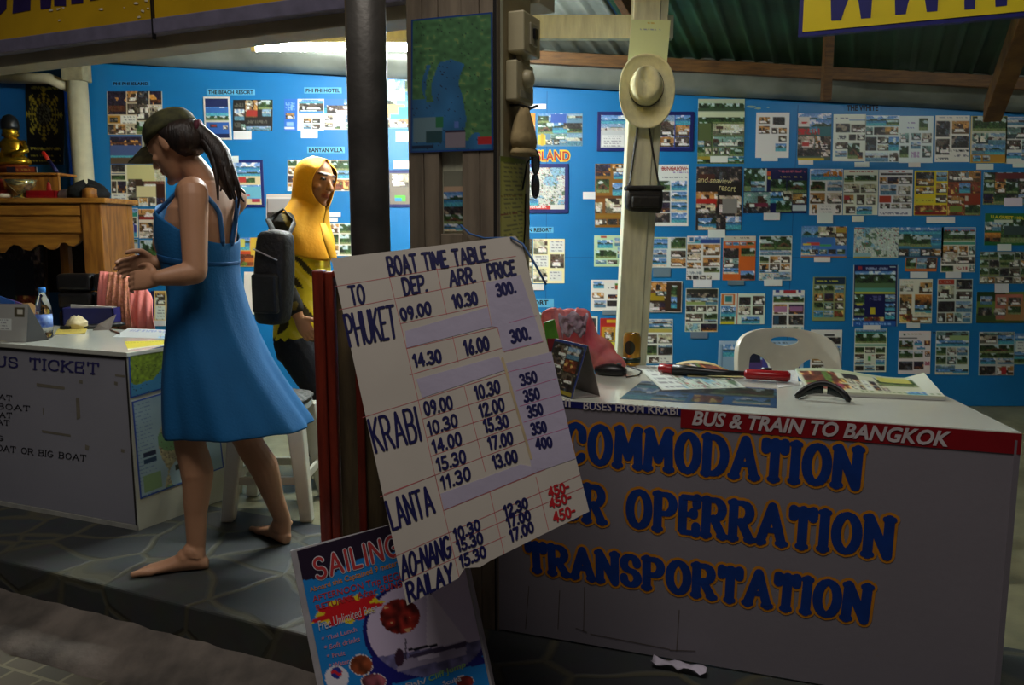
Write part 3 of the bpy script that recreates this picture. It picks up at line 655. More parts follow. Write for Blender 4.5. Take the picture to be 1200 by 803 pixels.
B1 = at_z(935, 43, zb); B2 = at_z(1200, 18.5, zb); d2 = (B2 - B1).normalized(); nrm2 = V((d2.y, -d2.x, 0)); nrm2 = nrm2 if nrm2.y < 0 else -nrm2
S2 = Frame(B1, d2, nrm2); L2 = (B2 - B1).length
sg2 = thing('fascia_sign', 'bright yellow sign with navy border at upper right', 'sign', S2.at(0, 0, 0))
MB().fbox(S2, 0, L2 + .6, 0, .55, -.04, -.004).build('sign_box', NAVY, sg2)
bw = .017
MB().fbox(S2, bw, L2 + .6 - bw, bw, .55 - bw, -.004, 0).build('sign_face', YEL, sg2)
m = MB()
for pts in ([(974, 24.5), (985.5, 24), (990, 10), (994, 0), (998, -16), (1000, -16), (1004, -6), (1006, 2), (1009, 22), (1020.5, 21), (1024, -30), (1026, -80), (972, -76)],
            [(1049, 17.5), (1061.5, 16.5), (1064, 4), (1067, -4), (1072, -20), (1078, -20), (1083, -6), (1086, 14), (1098.5, 13), (1101, -30), (1104, -90), (1047, -84)],
            [(1130, 11.5), (1142.5, 10.5), (1144, -24), (1165, -26), (1166.5, 8), (1180, 6.5), (1184, -98), (1168, -96), (1167, -50), (1145, -48), (1146, -94), (1130, -92)]): m.prism([S2.px(a_, b_, .0004) for a_, b_ in pts], S2.n * .001)
m.build('lettering', NAVY, sg2)

# ------------------------------------------------------------------ fluorescent lamps
def emit(name, col, s):
    m = bpy.data.materials.new(name); m.use_nodes = True; b = m.node_tree.nodes['Principled BSDF']; b.inputs['Base Color'].default_value = (.9, .9, .9, 1)
    b.inputs['Emission Color'].default_value = (*col, 1); b.inputs['Emission Strength'].default_value = s; return m
GLOW = emit('tube_glow', (.93, 1.0, .97), TUBE_W); GLOW2 = emit('dim_tube_glow', (.95, 1.0, .93), SECOND_W)
def tube_lamp(x, y, z, ln, glow, label):
    t = thing('fluorescent_lamp', label, 'lamp', (x, y, z))
    MB().box(x, x + ln, y - .022, y + .022, z + .022, z + .06).build('housing', mat('lamp_housing', (214, 214, 206), .4), t, bevel=.003)
    MB().tube([(x + .03, y, z), (x + ln - .03, y, z)], .0145, 14).build('tube', glow, t)
    for e in (x + .012, x + ln - .012): MB().box(e - .012, e + .012, y - .015, y + .015, z - .018, z + .024).build('lamp_holder', PLASTICW, t, bevel=.003)
tl = at_y(294, 56, 4.12); tube_lamp(tl.x, 4.13, tl.z, 1.24, GLOW, 'lit fluorescent lamp under the cream beam')
tube_lamp(2.5, 3.55, 2.36, 1.24, GLOW2, 'second dimmer fluorescent lamp under the roof at right')
# ================================================================== pictures on the wall
WF = Frame((0, WALLY, 0), (1, 0, 0), (0, -1, 0))
SEED = [100]
def quad_px(fr, x0, y0, x1, y1, d, slant=0.0):
    return [fr.px(x0 + slant, y0, d), fr.px(x1 + slant, y0, d), fr.px(x1, y1, d), fr.px(x0, y1, d)]
def P(x0, y0, x1, y1, label, bgc, tiles, frame=None, text=None, slant=None, cat='poster', group='resort posters on the blue wall'):
    SEED[0] += 1
    if slant is None: slant = 1.2 if x0 > 800 else (-1.2 if x0 < 200 else 0.3)
    im = paint(max(8, int((x1 - x0) / 1.12)), max(8, int((y1 - y0) / 1.12)), bgc, tiles, SEED[0])
    if frame:
        fw, fm = frame
        t = thing('framed_poster', label, cat, WF.px((x0 + x1) / 2, y1, .01), group)
        m = MB(); a, b = WF.uv(x0, y0); c, e = WF.uv(x1, y1); w = fw / 960 * 5.5
        m.fbox(WF, a, c, e, b, 0.001, .010); m.build('frame', fm, t, bevel=.002)
        q = [WF.at(a + w, b - w, .0125), WF.at(c - w, b - w, .0125), WF.at(c - w, e + w, .0125), WF.at(a + w, e + w, .0125)]
        link('print', pic_mesh('print', q, (0, -1, 0), im, .002), PRINT, t); return t
    if text:
        t = thing('poster', label, cat, WF.px((x0 + x1) / 2, y1, .004), group)
        link('sheet', pic_mesh('sheet', quad_px(WF, x0, y0, x1, y1, .004, slant), (0, -1, 0), im, .003), PRINT, t)
        for s, q, colr, bold, sh in text:
            m = MB(); text_on(m, WF, s, q, .0055, bold, sh); m.build('lettering', mat('ink_%02x%02x%02x' % colr, colr, .5), t)
        return t
    o = link('poster', pic_mesh('poster', quad_px(WF, x0, y0, x1, y1, .004, slant), (0, -1, 0), im, .003), PRINT, None)
    return tag(o, label, cat, group)
def T(x0, y0, x1, y1, label, dark=0, d=.0075):
    SEED[0] += 1
    im = paint(max(8, int((x1 - x0) / 1.0)), max(6, int((y1 - y0) / 1.0)), (226, 226, 222) if not dark else (108, 128, 140), [('~8e8e96' if not dark else '~5a6a78', 6, 12 + i * 26, 94, 28 + i * 26) for i in range(3)], SEED[0])
    o = link('price_tag', pic_mesh('price_tag', quad_px(WF, x0, y0, x1, y1, d), (0, -1, 0), im, .0018), PRINT, None)
    return tag(o, label, 'tag', 'printed tags on the blue wall')
STRIP = mat('pale_blue_strip', (92, 172, 214), .5, var=.04); STRIPD = mat('dim_blue_strip', (44, 124, 184), .5, var=.04)
def CAP(x0, y0, x1, y1, text, label, m_=None, q=None, colr=(10, 12, 26)):
    t = thing('caption_strip', label, 'caption', WF.px((x0 + x1) / 2, y1, .003), 'resort name strips on the blue wall')
    a, b = WF.uv(x0, y0); c, e = WF.uv(x1, y1); MB().fbox(WF, a, c, e, b, .0005, .002).build('strip', m_ or STRIP, t)
    m = MB(); q = q or [(x0 + 2, y0 + 1.5), (x0 + 2, y1 - 1.2), (x1 - 2, y0 + 1.5), (x1 - 2, y1 - 1.2)]
    text_on(m, WF, text, q, .003, .035); m.build('lettering', mat('caption_ink', colr, .6), t); return t
NF = mat('navy_card_frame', (16, 24, 96), .5); WFR = mat('white_card_frame', (214, 208, 200), .5)
CR = (222, 218, 196); WH = (222, 222, 220)
# --- right part of the wall, upper rows
P(600, 133, 627, 171, 'orange and green poster half hidden behind the tan cloth hat', (235, 140, 44), [('jungle', 30, 60, 95, 95), ('warm', 55, 35, 95, 58)])
P(629.5, 133, 682.5, 171.5, 'landscape collage poster with a yellow starfish beside the column', (99, 132, 165), [('sea', 0, 0, 66, 60), ('#3458b0', 30, 2, 64, 28), ('jungle', 2, 8, 26, 30), ('bung', 3, 30, 36, 62), ('isle', 34, 30, 68, 60), ('pool', 66, 2, 98, 22), ('dark', 58, 30, 98, 46), ('bung', 66, 46, 98, 60), ('pool', 66, 62, 97, 96), ('#d8b830', 2, 66, 20, 94), ('#c8a020', 8, 62, 14, 98), ('G', 3, 1, 20, 80, 66, 98, 'room dim pool'), ('teal', 30, 62, 64, 78)])
P(600, 192, 666, 250, 'island street map in a navy frame under the red island lettering', (226, 233, 235), [('map', 0, 0, 100, 100), ('sea', 0, 66, 46, 90), ('#d8dcdc', 10, 30, 90, 62), ('map', 12, 20, 92, 72), ('#c83a34', 2, 90, 70, 100), ('~e8e0d8', 30, 91, 64, 99), ('#d8d8d0', 70, 88, 100, 100)], (4.5, NF))
P(700, 131, 812, 177.5, 'wide navy framed collage passing behind the post with the hat', (44, 77, 165), [('sky', 0, 0, 30, 28), ('pool', 0, 28, 30, 60), ('#c6c8c4', 0, 46, 28, 100), ('text', 2, 60, 26, 96), ('sea', 30, 0, 62, 60), ('isle', 30, 20, 62, 60), ('#2f6ab4', 30, 62, 62, 100), ('pool', 66, 0, 82, 55), ('sea', 83, 0, 100, 30), ('G', 2, 2, 66, 32, 100, 100, 'dim warm warm dim')], (4.2, NF))
P(697, 192, 739, 266.5, 'tall brown poster with small photos left of the camera bag', (136, 94, 26), [('dark', 3, 2, 42, 20), ('warm', 50, 2, 95, 12), ('night', 3, 3, 42, 18), ('bung', 5, 24, 40, 46), ('sea', 52, 14, 98, 24), ('isle', 50, 30, 98, 50), ('#7a4a14', 0, 52, 100, 78), ('bed', 2, 60, 22, 78), ('bed', 30, 54, 84, 78), ('#8a6a1e', 0, 80, 100, 84), ('G', 3, 1, 4, 86, 96, 97, 'dim dark dim'), ('#6a3c10', 0, 50, 100, 54)])
P(760, 193, 806.5, 265, 'white bungalow poster with two columns of photos right of the camera bag', (226, 233, 226), [('~b03838', 30, 4, 98, 10), ('~7a50b0', 62, 11, 98, 15), ('~b85050', 12, 17, 30, 21), ('~4a5a70', 34, 19, 96, 23), ('G', 2, 4, 12, 26, 98, 96, 'jungle sea dark beach night beach dark sky')], None, [('BUNGALOW', [(775.5, 195.5), (775.5, 200), (804.5, 195.5), (804.5, 200)], (166, 42, 48), .02, 0)])
P(817, 116, 871.5, 192, 'large green poster with palms top left of the right wall', (101, 114, 74), [('#b8c0a4', 0, 0, 100, 21), ('jungle', 2, 8, 98, 20), ('#3c5038', 0, 15, 100, 20), ('#cfd0b0', 0, 21, 100, 36), ('jungle', 0, 28, 100, 38), ('jungle', 0, 36, 32, 92), ('#566038', 2, 38, 30, 64), ('bed', 33, 39, 97, 55), ('teal', 33, 58, 97, 73), ('G', 2, 2, 3, 64, 32, 86, 'pool dim jungle room'), ('G', 3, 1, 34, 75, 70, 87, 'room teal dim'), ('jungle', 70, 74, 98, 88), ('#a08a2e', 0, 88, 40, 92), ('sea', 40, 88, 100, 93), ('jungle', 0, 93, 100, 100)])
P(885, 132, 924, 185, 'white sheet with seven tiny photos near the wall top', (228, 226, 222), [('warm', 10, 10, 42, 26), ('dark', 50, 10, 84, 28), ('warm', 10, 30, 42, 46), ('dim', 46, 34, 66, 46), ('warm', 68, 34, 90, 46), ('dim', 68, 52, 90, 64), ('sea', 58, 68, 90, 86), ('~a03a3a', 12, 54, 48, 57), ('~8a8a92', 12, 60, 34, 63), ('~a03a3a', 10, 72, 52, 76), ('~60606a', 6, 88, 94, 92)])
P(934, 133, 973, 188, 'colour poster with a big red word beside two white posters', (66, 88, 77), [('sky', 0, 0, 100, 22), ('#d8d8d0', 3, 8, 36, 28), ('~c03030', 6, 16, 30, 24), ('isle', 34, 14, 100, 40), ('#2d6a70', 60, 28, 100, 48), ('~c02428', 4, 30, 66, 47), ('room', 2, 50, 50, 76), ('#b83a34', 14, 62, 36, 70), ('warm', 52, 50, 68, 76), ('dim', 68, 50, 99, 78), ('dark', 0, 76, 74, 90), ('room', 70, 78, 98, 92), ('#c8b428', 4, 93, 80, 99), ('~30301e', 12, 94, 72, 98)])
P(975.5, 134, 1013.5, 189, 'white poster with loose photos under the left end of the white caption', (226, 228, 215), [('~70708a', 10, 6, 44, 12), ('#4a7ab0', 50, 13, 96, 15), ('dark', 10, 20, 52, 38), ('dim', 56, 22, 96, 38), ('~60606a', 14, 42, 38, 56), ('dark', 48, 42, 70, 56), ('dim', 72, 42, 98, 56), ('dim', 8, 60, 44, 74), ('bung', 44, 62, 82, 94), ('pool', 8, 78, 42, 90), ('night', 76, 80, 92, 94)])
P(1013, 135.5, 1053, 190, 'collage poster with a grey seascape under the white caption', (224, 226, 220), [('isle', 2, 3, 96, 22), ('jungle', 60, 10, 96, 20), ('teal', 4, 24, 24, 42), ('dark', 26, 26, 58, 42), ('warm', 58, 26, 94, 42), ('dark', 3, 46, 34, 76), ('dim', 36, 46, 68, 60), ('room', 36, 62, 68, 76), ('sea', 70, 46, 97, 76), ('pool', 3, 80, 70, 97), ('dim', 72, 80, 96, 97)])
P(1053, 136, 1092.5, 191, 'white poster with violet title and seven pale room photos', (228, 233, 224), [('~7a4a9a', 14, 12, 46, 18), ('~5a5ab4', 16, 22, 42, 28), ('jungle', 56, 6, 84, 30), ('teal', 4, 36, 30, 58), ('teal', 34, 36, 62, 52), ('pool', 34, 56, 62, 70), ('room', 66, 36, 94, 58), ('jungle', 4, 64, 30, 88), ('teal', 68, 64, 94, 88), ('~b89ab8', 36, 74, 60, 90)])
P(1095, 135.5, 1135, 190, 'white poster with four dark bedroom photos and lines of text', (231, 228, 215), [('~9aa0a8', 10, 3, 90, 8), ('dark', 4, 12, 42, 46), ('warm', 48, 12, 96, 40), ('dim', 4, 50, 42, 84), ('dark', 48, 44, 96, 68), ('~26262c', 46, 70, 96, 80), ('~70707a', 50, 82, 96, 90), ('~50505a', 6, 88, 40, 96)])
P(1136.5, 136, 1179, 191, 'poster with a thick yellow border and blue bed', (215, 184, 68), [('#c8c8b8', 2, 2, 98, 98), ('jungle', 6, 3, 96, 32), ('~d8d8a0', 12, 5, 88, 10), ('teal', 6, 36, 50, 60), ('pool', 50, 36, 96, 62), ('pool', 6, 60, 40, 82), ('sea', 40, 62, 94, 82), ('#b8862e', 2, 82, 98, 98), ('sea', 8, 84, 30, 96), ('pool', 34, 84, 54, 96)])
P(1177.5, 137, 1216, 192, 'poster with a grey lounge photo cut by the picture edge', (224, 226, 215), [('pool', 4, 3, 98, 18), ('teal', 4, 22, 98, 46), ('G', 2, 1, 4, 50, 98, 72, 'dim teal'), ('sea', 4, 76, 50, 88), ('pool', 50, 70, 98, 92), ('~6a6a70', 8, 93, 70, 97)])
CAP(990, 122, 1031, 131, 'THE WHITE', 'name strip reading the white on the right wall', STRIPD)
P(815, 195.5, 868.5, 270, 'dark resort poster with handwritten cream title', (39, 33, 33), [('dark', 0, 0, 100, 26), ('#4a2a20', 6, 12, 40, 22), ('#26221e', 2, 24, 98, 48), ('warm', 0, 40, 46, 62), ('#b02a20', 2, 50, 44, 64), ('bed', 2, 58, 42, 74), ('room', 50, 46, 98, 74), ('#8a8a84', 58, 50, 90, 72), ('dark', 0, 72, 100, 80), ('beach', 6, 80, 46, 98), ('dark', 44, 76, 66, 98), ('sky', 66, 78, 98, 98)], None, [('resort', [(842, 215), (842, 223), (862, 217), (862, 225)], (212, 200, 140), .0, .2), ('and seaview', [(817.5, 207), (817.5, 213.5), (858, 209), (858, 215.5)], (206, 196, 140), .0, .2)])
P(870.5, 197, 945, 250, 'wide navy and green poster with round photos', (24, 26, 77), [('jungle', 1, 2, 34, 52), ('pool', 12, 30, 34, 50), ('teal', 1, 54, 42, 98), ('#7a2a40', 18, 76, 40, 90), ('dark', 2, 86, 42, 98), ('#c8c8c0', 34, 2, 36, 52), ('~c85a6a', 54, 5, 96, 13), ('~d8b040', 58, 16, 92, 23), ('jungle', 42, 26, 66, 50), ('bung', 68, 28, 98, 56), ('isle', 42, 54, 62, 76), ('room', 62, 50, 78, 74), ('warm', 78, 58, 98, 78), ('jungle', 52, 72, 76, 96), ('#d0d0d0', 78, 80, 98, 94), ('#c84a28', 36, 8, 42, 18), ('#d0c030', 38, 20, 42, 26)])
P(948, 198, 986.5, 252, 'pale blue topped poster with an orange word', (226, 228, 220), [('sky', 2, 2, 98, 26), ('~c87a20', 40, 5, 96, 18), ('bung', 4, 28, 48, 48), ('pool', 52, 28, 98, 48), ('warm', 4, 52, 46, 74), ('room', 52, 52, 98, 74), ('warm', 8, 78, 24, 96), ('text', 30, 78, 74, 96), ('dim', 78, 78, 94, 96)])
P(987.5, 199, 1028, 252, 'poster with red heading and photo rows right of the orange word', (226, 226, 209), [('~a83a34', 18, 3, 92, 9), ('jungle', 4, 12, 30, 28), ('jungle', 34, 12, 94, 26), ('room', 4, 32, 46, 52), ('bed', 50, 32, 94, 52), ('warm', 4, 56, 30, 74), ('#b83a40', 4, 58, 20, 66), ('dim', 40, 56, 62, 76), ('room', 68, 56, 92, 76), ('dim', 8, 80, 36, 96), ('sea', 40, 80, 82, 97)])
P(1029, 199, 1068.5, 253, 'white poster with a red title and white towels', (231, 228, 226), [('~b03434', 22, 3, 78, 8), ('dark', 6, 8, 96, 12), ('warm', 4, 17, 22, 32), ('night', 26, 17, 56, 32), ('dim', 60, 17, 96, 32), ('pool', 6, 34, 52, 54), ('room', 56, 36, 92, 54), ('#b83e20', 4, 56, 38, 70), ('room', 42, 56, 96, 70), ('G', 3, 1, 6, 72, 96, 86, 'dim room room'), ('~70708a', 6, 90, 92, 97)])
P(1070.5, 200, 1109.5, 252.5, 'bright yellow bordered food poster', (228, 200, 33), [('dark', 5, 4, 58, 34), ('warm', 10, 20, 56, 32), ('pool', 64, 4, 96, 24), ('warm', 5, 38, 58, 52), ('warm', 64, 28, 96, 50), ('~6a3a10', 8, 54, 50, 58), ('#d8c83a', 4, 60, 60, 72), ('~8a6a10', 8, 62, 56, 70), ('dim', 64, 54, 96, 72), ('food', 3, 76, 97, 97), ('#8a1e18', 3, 92, 97, 98)])
P(1109.5, 200, 1148.5, 252.5, 'red brown food poster touching the yellow one', (132, 59, 26), [('dim', 2, 3, 40, 26), ('warm', 40, 3, 98, 26), ('#6a7a80', 52, 5, 62, 18), ('food', 2, 30, 36, 52), ('sea', 34, 28, 68, 50), ('food', 68, 28, 98, 50), ('#8a3418', 2, 54, 98, 74), ('warm', 4, 56, 50, 74), ('#c8c4b0', 52, 56, 62, 68), ('food', 2, 74, 50, 98), ('#708a3a', 8, 78, 44, 92), ('jungle', 54, 76, 98, 97)])
P(1151.5, 202, 1206, 240, 'crowded garden collage at the right edge in the second row', (63, 68, 50), [('jungle', 0, 0, 100, 100), ('G', 4, 3, 2, 4, 98, 96, 'jungle food dark room jungle warm jungle dim night jungle dark pool'), ('#6a3030', 30, 4, 96, 22)])
P(1153, 250, 1208, 287.5, 'green guest house poster with a yellow title', (33, 101, 52), [('teal', 1, 26, 16, 56), ('pool', 17, 26, 34, 56), ('sunset', 1, 60, 34, 88), ('jungle', 35, 22, 100, 90), ('#cfd4c0', 20, 20, 60, 30), ('#3a4a48', 40, 40, 100, 66), ('~d8c840', 2, 93, 98, 98)], None, [('U.A.GUEST HOUSE', [(1160.5, 252.3), (1160.5, 255.6), (1206, 254.4), (1206, 257.6)], (214, 198, 50), .04, 0)])
# --- middle rows
P(1000, 266.5, 1052, 302.5, 'pale grey street map poster in the middle of the right wall', (187, 195, 184), [('map', 0, 0, 100, 94), ('#b4bcb0', 4, 30, 52, 66), ('map', 6, 32, 50, 64), ('#90b4bc', 0, 80, 40, 94), ('#b8a040', 0, 95, 40, 100), ('#a83a34', 0, 2, 24, 5)])
P(1052, 266.5, 1104.5, 302, 'poster with a wooded hill and blue photo strip beside the grey map', (66, 132, 165), [('sky', 0, 0, 100, 24), ('~3a4aa8', 22, 6, 84, 16), ('jungle', 0, 22, 30, 62), ('jungle', 26, 26, 74, 66), ('isle', 72, 34, 100, 58), ('#205878', 0, 68, 100, 100), ('G', 4, 1, 3, 72, 99, 96, 'dim pool dim warm')])
P(1060, 302, 1097, 318, 'small three photo strip with an orange base', (215, 114, 48), [('jungle', 2, 4, 34, 78), ('pool', 36, 4, 66, 78), ('dim', 68, 4, 98, 78), ('~e0b080', 8, 82, 92, 96)])
P(1102, 266.5, 1142, 319, 'white poster with a red title over a dark tree line', (226, 224, 213), [('#4a90c8', 2, 2, 98, 8), ('~b82e2e', 10, 4, 94, 10), ('jungle', 2, 9, 97, 30), ('#4a9a80', 2, 33, 97, 40), ('warm', 2, 42, 48, 62), ('room', 2, 56, 46, 80), ('warm', 52, 42, 76, 62), ('teal', 80, 42, 97, 60), ('dim', 48, 66, 98, 80), ('jungle', 4, 84, 38, 98), ('~b85a5a', 46, 84, 78, 96), ('teal', 82, 82, 97, 98)])
P(1147.5, 295, 1206, 332.5, 'crowded photo grid poster at right below the green guest house', (132, 136, 121), [('G', 5, 3, 0, 2, 100, 78, 'jungle jungle room jungle dim jungle dark jungle dim warm jungle jungle dark dim jungle'), ('#a8acac', 36, 2, 70, 30), ('jungle', 38, 10, 68, 34), ('G', 6, 1, 0, 80, 100, 99, 'room warm room dim room warm')])
P(1143.5, 342, 1199.5, 378.5, 'landscape poster with pink oval and green corner', (105, 132, 57), [('#26401c', 0, 0, 60, 30), ('~a8b040', 4, 4, 44, 10), ('#b86a58', 38, 8, 96, 86), ('#a87848', 60, 30, 99, 96), ('#3a5028', 0, 70, 40, 100), ('pool', 8, 16, 32, 40), ('room', 42, 18, 62, 44), ('dim', 66, 18, 92, 44), ('dark', 4, 50, 32, 74), ('room', 36, 54, 62, 76), ('jungle', 66, 48, 92, 72), ('#485020', 0, 90, 100, 100)])
P(999, 310.5, 1051, 382.5, 'large navy poster with a green island and yellow shapes', (19, 22, 77), [('#c8c8c4', 0, 0, 3, 100), ('#c8c8c4', 97, 0, 100, 100), ('~9aa0c0', 28, 3, 76, 9), ('#a03038', 10, 3, 20, 8), ('#c8c8c8', 80, 3, 94, 5), ('sky', 5, 11, 94, 22), ('jungle', 5, 15, 94, 40), ('#58704a', 5, 30, 94, 38), ('#5a9a8a', 5, 38, 94, 44), ('#c8b828', 4, 44, 94, 47), ('jungle', 4, 48, 26, 64), ('#c8b828', 8, 62, 22, 66), ('~5a5a8a', 36, 48, 62, 60), ('#d0b828', 40, 68, 50, 80), ('pool', 72, 48, 94, 60), ('isle', 72, 62, 94, 74), ('sea', 72, 76, 94, 88), ('jungle', 4, 70, 26, 82), ('food', 26, 84, 46, 94), ('food', 48, 84, 70, 94), ('sea', 3, 86, 26, 96), ('#2a60b0', 3, 90, 96, 100), ('~8ab0e0', 8, 92, 88, 98)])
P(1053, 327, 1091.5, 379, 'white poster with orange sunset photo in the lower middle', (226, 220, 206), [('~4a7a3a', 10, 4, 42, 10), ('room', 2, 14, 42, 28), ('warm', 58, 8, 98, 32), ('warm', 2, 34, 38, 96), ('dim', 4, 54, 36, 72), ('sunset', 46, 34, 98, 58), ('beach', 46, 58, 98, 80), ('food', 2, 78, 40, 96), ('warm', 42, 84, 98, 97)])
P(1097.5, 327, 1138.5, 379, 'grey toned bed poster with a red corner title', (215, 217, 202), [('#b83a24', 3, 2, 48, 12), ('~e8d0c0', 8, 4, 44, 10), ('dark', 52, 3, 97, 24), ('bed', 3, 16, 48, 46), ('dim', 52, 28, 97, 46), ('dark', 3, 50, 50, 74), ('pool', 54, 50, 97, 74), ('G', 4, 1, 3, 76, 97, 98, 'dim warm teal pool')])
P(804, 276.5, 843.5, 328, 'poster of amber bedrooms with a round badge left', (220, 226, 224), [('sky', 3, 2, 98, 18), ('#284a90', 40, 8, 98, 18), ('#d8d8d8', 4, 2, 24, 16), ('#3a6a9a', 8, 5, 20, 13), ('warm', 4, 20, 42, 38), ('warm', 48, 20, 97, 44), ('room', 4, 40, 42, 56), ('warm', 48, 48, 97, 68), ('warm', 4, 60, 42, 74), ('bung', 50, 70, 96, 82), ('~8a98a0', 4, 78, 46, 88), ('G', 4, 1, 2, 90, 78, 99, 'dim dark dim room')])
P(846.5, 276.5, 884.5, 328.5, 'orange blocked poster with black lettering', (206, 101, 37), [('#d0ccb8', 0, 0, 100, 14), ('~403028', 32, 3, 78, 8), ('~b84a28', 26, 9, 84, 13), ('G', 4, 1, 8, 16, 96, 24, 'pool sky pool jungle'), ('dark', 3, 28, 50, 50), ('teal', 3, 50, 50, 72), ('beach', 3, 72, 50, 84), ('jungle', 54, 28, 98, 46), ('isle', 54, 78, 98, 98), ('dark', 54, 86, 98, 98)])
P(889, 276.5, 927, 328.5, 'poster of tree shaded huts beside the orange blocked one', (222, 226, 220), [('jungle', 3, 2, 97, 42), ('bung', 4, 8, 46, 30), ('bung', 52, 8, 96, 30), ('pool', 3, 32, 97, 43), ('G', 3, 1, 3, 46, 97, 62, 'jungle warm dim'), ('G', 3, 1, 3, 64, 97, 78, 'warm dim warm'), ('map', 4, 80, 42, 98), ('pool', 46, 80, 97, 98), ('beach', 4, 76, 60, 84)])
P(938.5, 265, 991.5, 302, 'landscape collage poster with rainbow beach umbrellas', (66, 121, 198), [('sea', 0, 0, 40, 60), ('#3a70b8', 0, 36, 70, 62), ('bed', 36, 4, 72, 36), ('warm', 72, 3, 98, 40), ('#a89030', 74, 8, 96, 20), ('room', 74, 40, 98, 62), ('#c84a40', 12, 52, 40, 62), ('#d8c040', 4, 54, 22, 62), ('#48a060', 40, 58, 66, 64), ('beach', 0, 64, 32, 90), ('G', 4, 1, 20, 72, 98, 92, 'dim teal dark jungle'), ('#b87038', 0, 93, 100, 100)])
P(802.5, 338, 840.5, 389, 'grey village poster with a yellow heading left of the plastic chair', (215, 217, 204), [('#2a2a22', 3, 3, 97, 12), ('~c8c040', 8, 4, 92, 10), ('dark', 3, 12, 97, 26), ('pool', 3, 22, 97, 38), ('#90a060', 4, 32, 60, 38), ('G', 3, 1, 3, 41, 97, 55, 'dark dim dim'), ('dim', 3, 58, 54, 76), ('jungle', 58, 58, 97, 70), ('pool', 58, 70, 97, 77), ('map', 3, 79, 46, 98), ('night', 50, 79, 97, 98)])
P(843.5, 344, 895.5, 380, 'landscape poster with an orange square and round logo', (211, 228, 209), [('#c86a24', 2, 2, 33, 38), ('#cfd0c0', 8, 5, 28, 34), ('#2a7a7a', 10, 10, 26, 28), ('sky', 2, 40, 34, 74), ('~38506a', 6, 42, 30, 66), ('jungle', 2, 76, 33, 92), ('#c8c030', 2, 90, 33, 99), ('#b84a3a', 36, 0, 38, 100), ('~58706a', 50, 4, 96, 9), ('dark', 41, 12, 67, 36), ('dim', 71, 10, 97, 36), ('room', 41, 42, 67, 68), ('dim', 71, 42, 96, 68), ('sea', 48, 74, 90, 96)])
P(904.5, 340, 941.5, 394, 'white poster with violet rooms rising behind the plastic chair', (224, 224, 226), [('#3a3a8a', 8, 1, 20, 7), ('#a02e34', 32, 1, 72, 9), ('#3a3a8a', 78, 1, 88, 7), ('sky', 4, 12, 96, 20), ('bung', 4, 14, 96, 28), ('warm', 4, 31, 46, 52), ('#b078a0', 6, 36, 44, 48), ('night', 52, 31, 96, 52), ('#9a6a98', 54, 36, 94, 46), ('dark', 4, 54, 46, 76), ('#34506a', 6, 56, 20, 72), ('dark', 52, 54, 96, 76), ('map', 4, 80, 46, 99), ('map', 52, 80, 96, 99)])
P(951.5, 324.5, 989.5, 376, 'poster of twelve small photos in a green border', (145, 154, 101), [('#16304a', 6, 3, 96, 18), ('~c8c040', 10, 6, 76, 13), ('G', 3, 4, 5, 20, 98, 94, 'jungle jungle pool warm night warm jungle teal dim sea pool food')])
P(841, 399.5, 941, 436, 'wide calendar poster low on the wall behind the plastic chair', (165, 193, 215), [('~1e2026', 1, 2, 16, 9), ('#8aa8c0', 2, 12, 20, 96), ('#5a7a9a', 4, 14, 6, 96), ('sky', 6, 14, 20, 50), ('~30343c', 30, 2, 80, 12), ('#b8c8d0', 20, 14, 34, 100), ('#54407a', 30, 60, 52, 100), ('#20243a', 34, 38, 50, 70), ('#c0b430', 32, 92, 50, 98), ('#4a4a98', 52, 50, 96, 100), ('~c8b838', 54, 84, 62, 92), ('~c8b838', 84, 84, 96, 92)])
P(949, 386.5, 985.5, 437, 'white poster with black squares right behind the plastic chair', (226, 222, 215), [('~a83838', 8, 4, 70, 10), ('#26262c', 44, 12, 74, 16), ('dark', 52, 18, 94, 34), ('sea', 52, 38, 94, 50), ('dark', 52, 54, 94, 66), ('dim', 52, 68, 94, 80), ('warm', 6, 66, 44, 76), ('dim', 6, 80, 44, 94), ('~b84848', 58, 84, 94, 94)])
P(1000.5, 385.5, 1038, 436, 'poster with dark trees over a beach at the bottom row', (222, 226, 215), [('sky', 3, 3, 97, 14), ('jungle', 3, 12, 97, 34), ('#5a9a8a', 3, 36, 97, 41), ('G', 3, 4, 3, 43, 97, 98, 'jungle dim jungle dim sky dim pool room sea dark pool dark'), ('#d0d4cc', 34, 56, 66, 80), ('#4a9a4a', 42, 62, 52, 74), ('~c87a7a', 54, 58, 66, 64)])
P(1052, 388, 1089.5, 438, 'cream poster with two black photos at the bottom row', (233, 231, 217), [('#3a5a4a', 14, 7, 22, 12), ('~b08a3a', 26, 5, 78, 11), ('~3a4a3a', 84, 6, 96, 10), ('dark', 4, 16, 58, 19), ('bung', 4, 22, 46, 44), ('sea', 50, 22, 72, 34), ('food', 78, 22, 96, 34), ('sky', 58, 36, 82, 44), ('jungle', 4, 46, 46, 64), ('jungle', 50, 48, 76, 62), ('warm', 82, 48, 96, 60), ('dark', 4, 70, 46, 90), ('night', 50, 70, 80, 88), ('~b86a7a', 82, 68, 96, 82)])
P(1095.5, 388, 1134.5, 439, 'poster with a green sky band third from right in the bottom row', (215, 222, 209), [('teal', 3, 2, 97, 24), ('#a0b478', 40, 12, 97, 22), ('~b03838', 46, 4, 95, 9), ('#26402e', 14, 12, 22, 18), ('isle', 3, 22, 97, 36), ('G', 3, 2, 3, 38, 97, 78, 'jungle room pool jungle teal jungle'), ('pool', 3, 78, 60, 86), ('beach', 3, 86, 97, 98)])
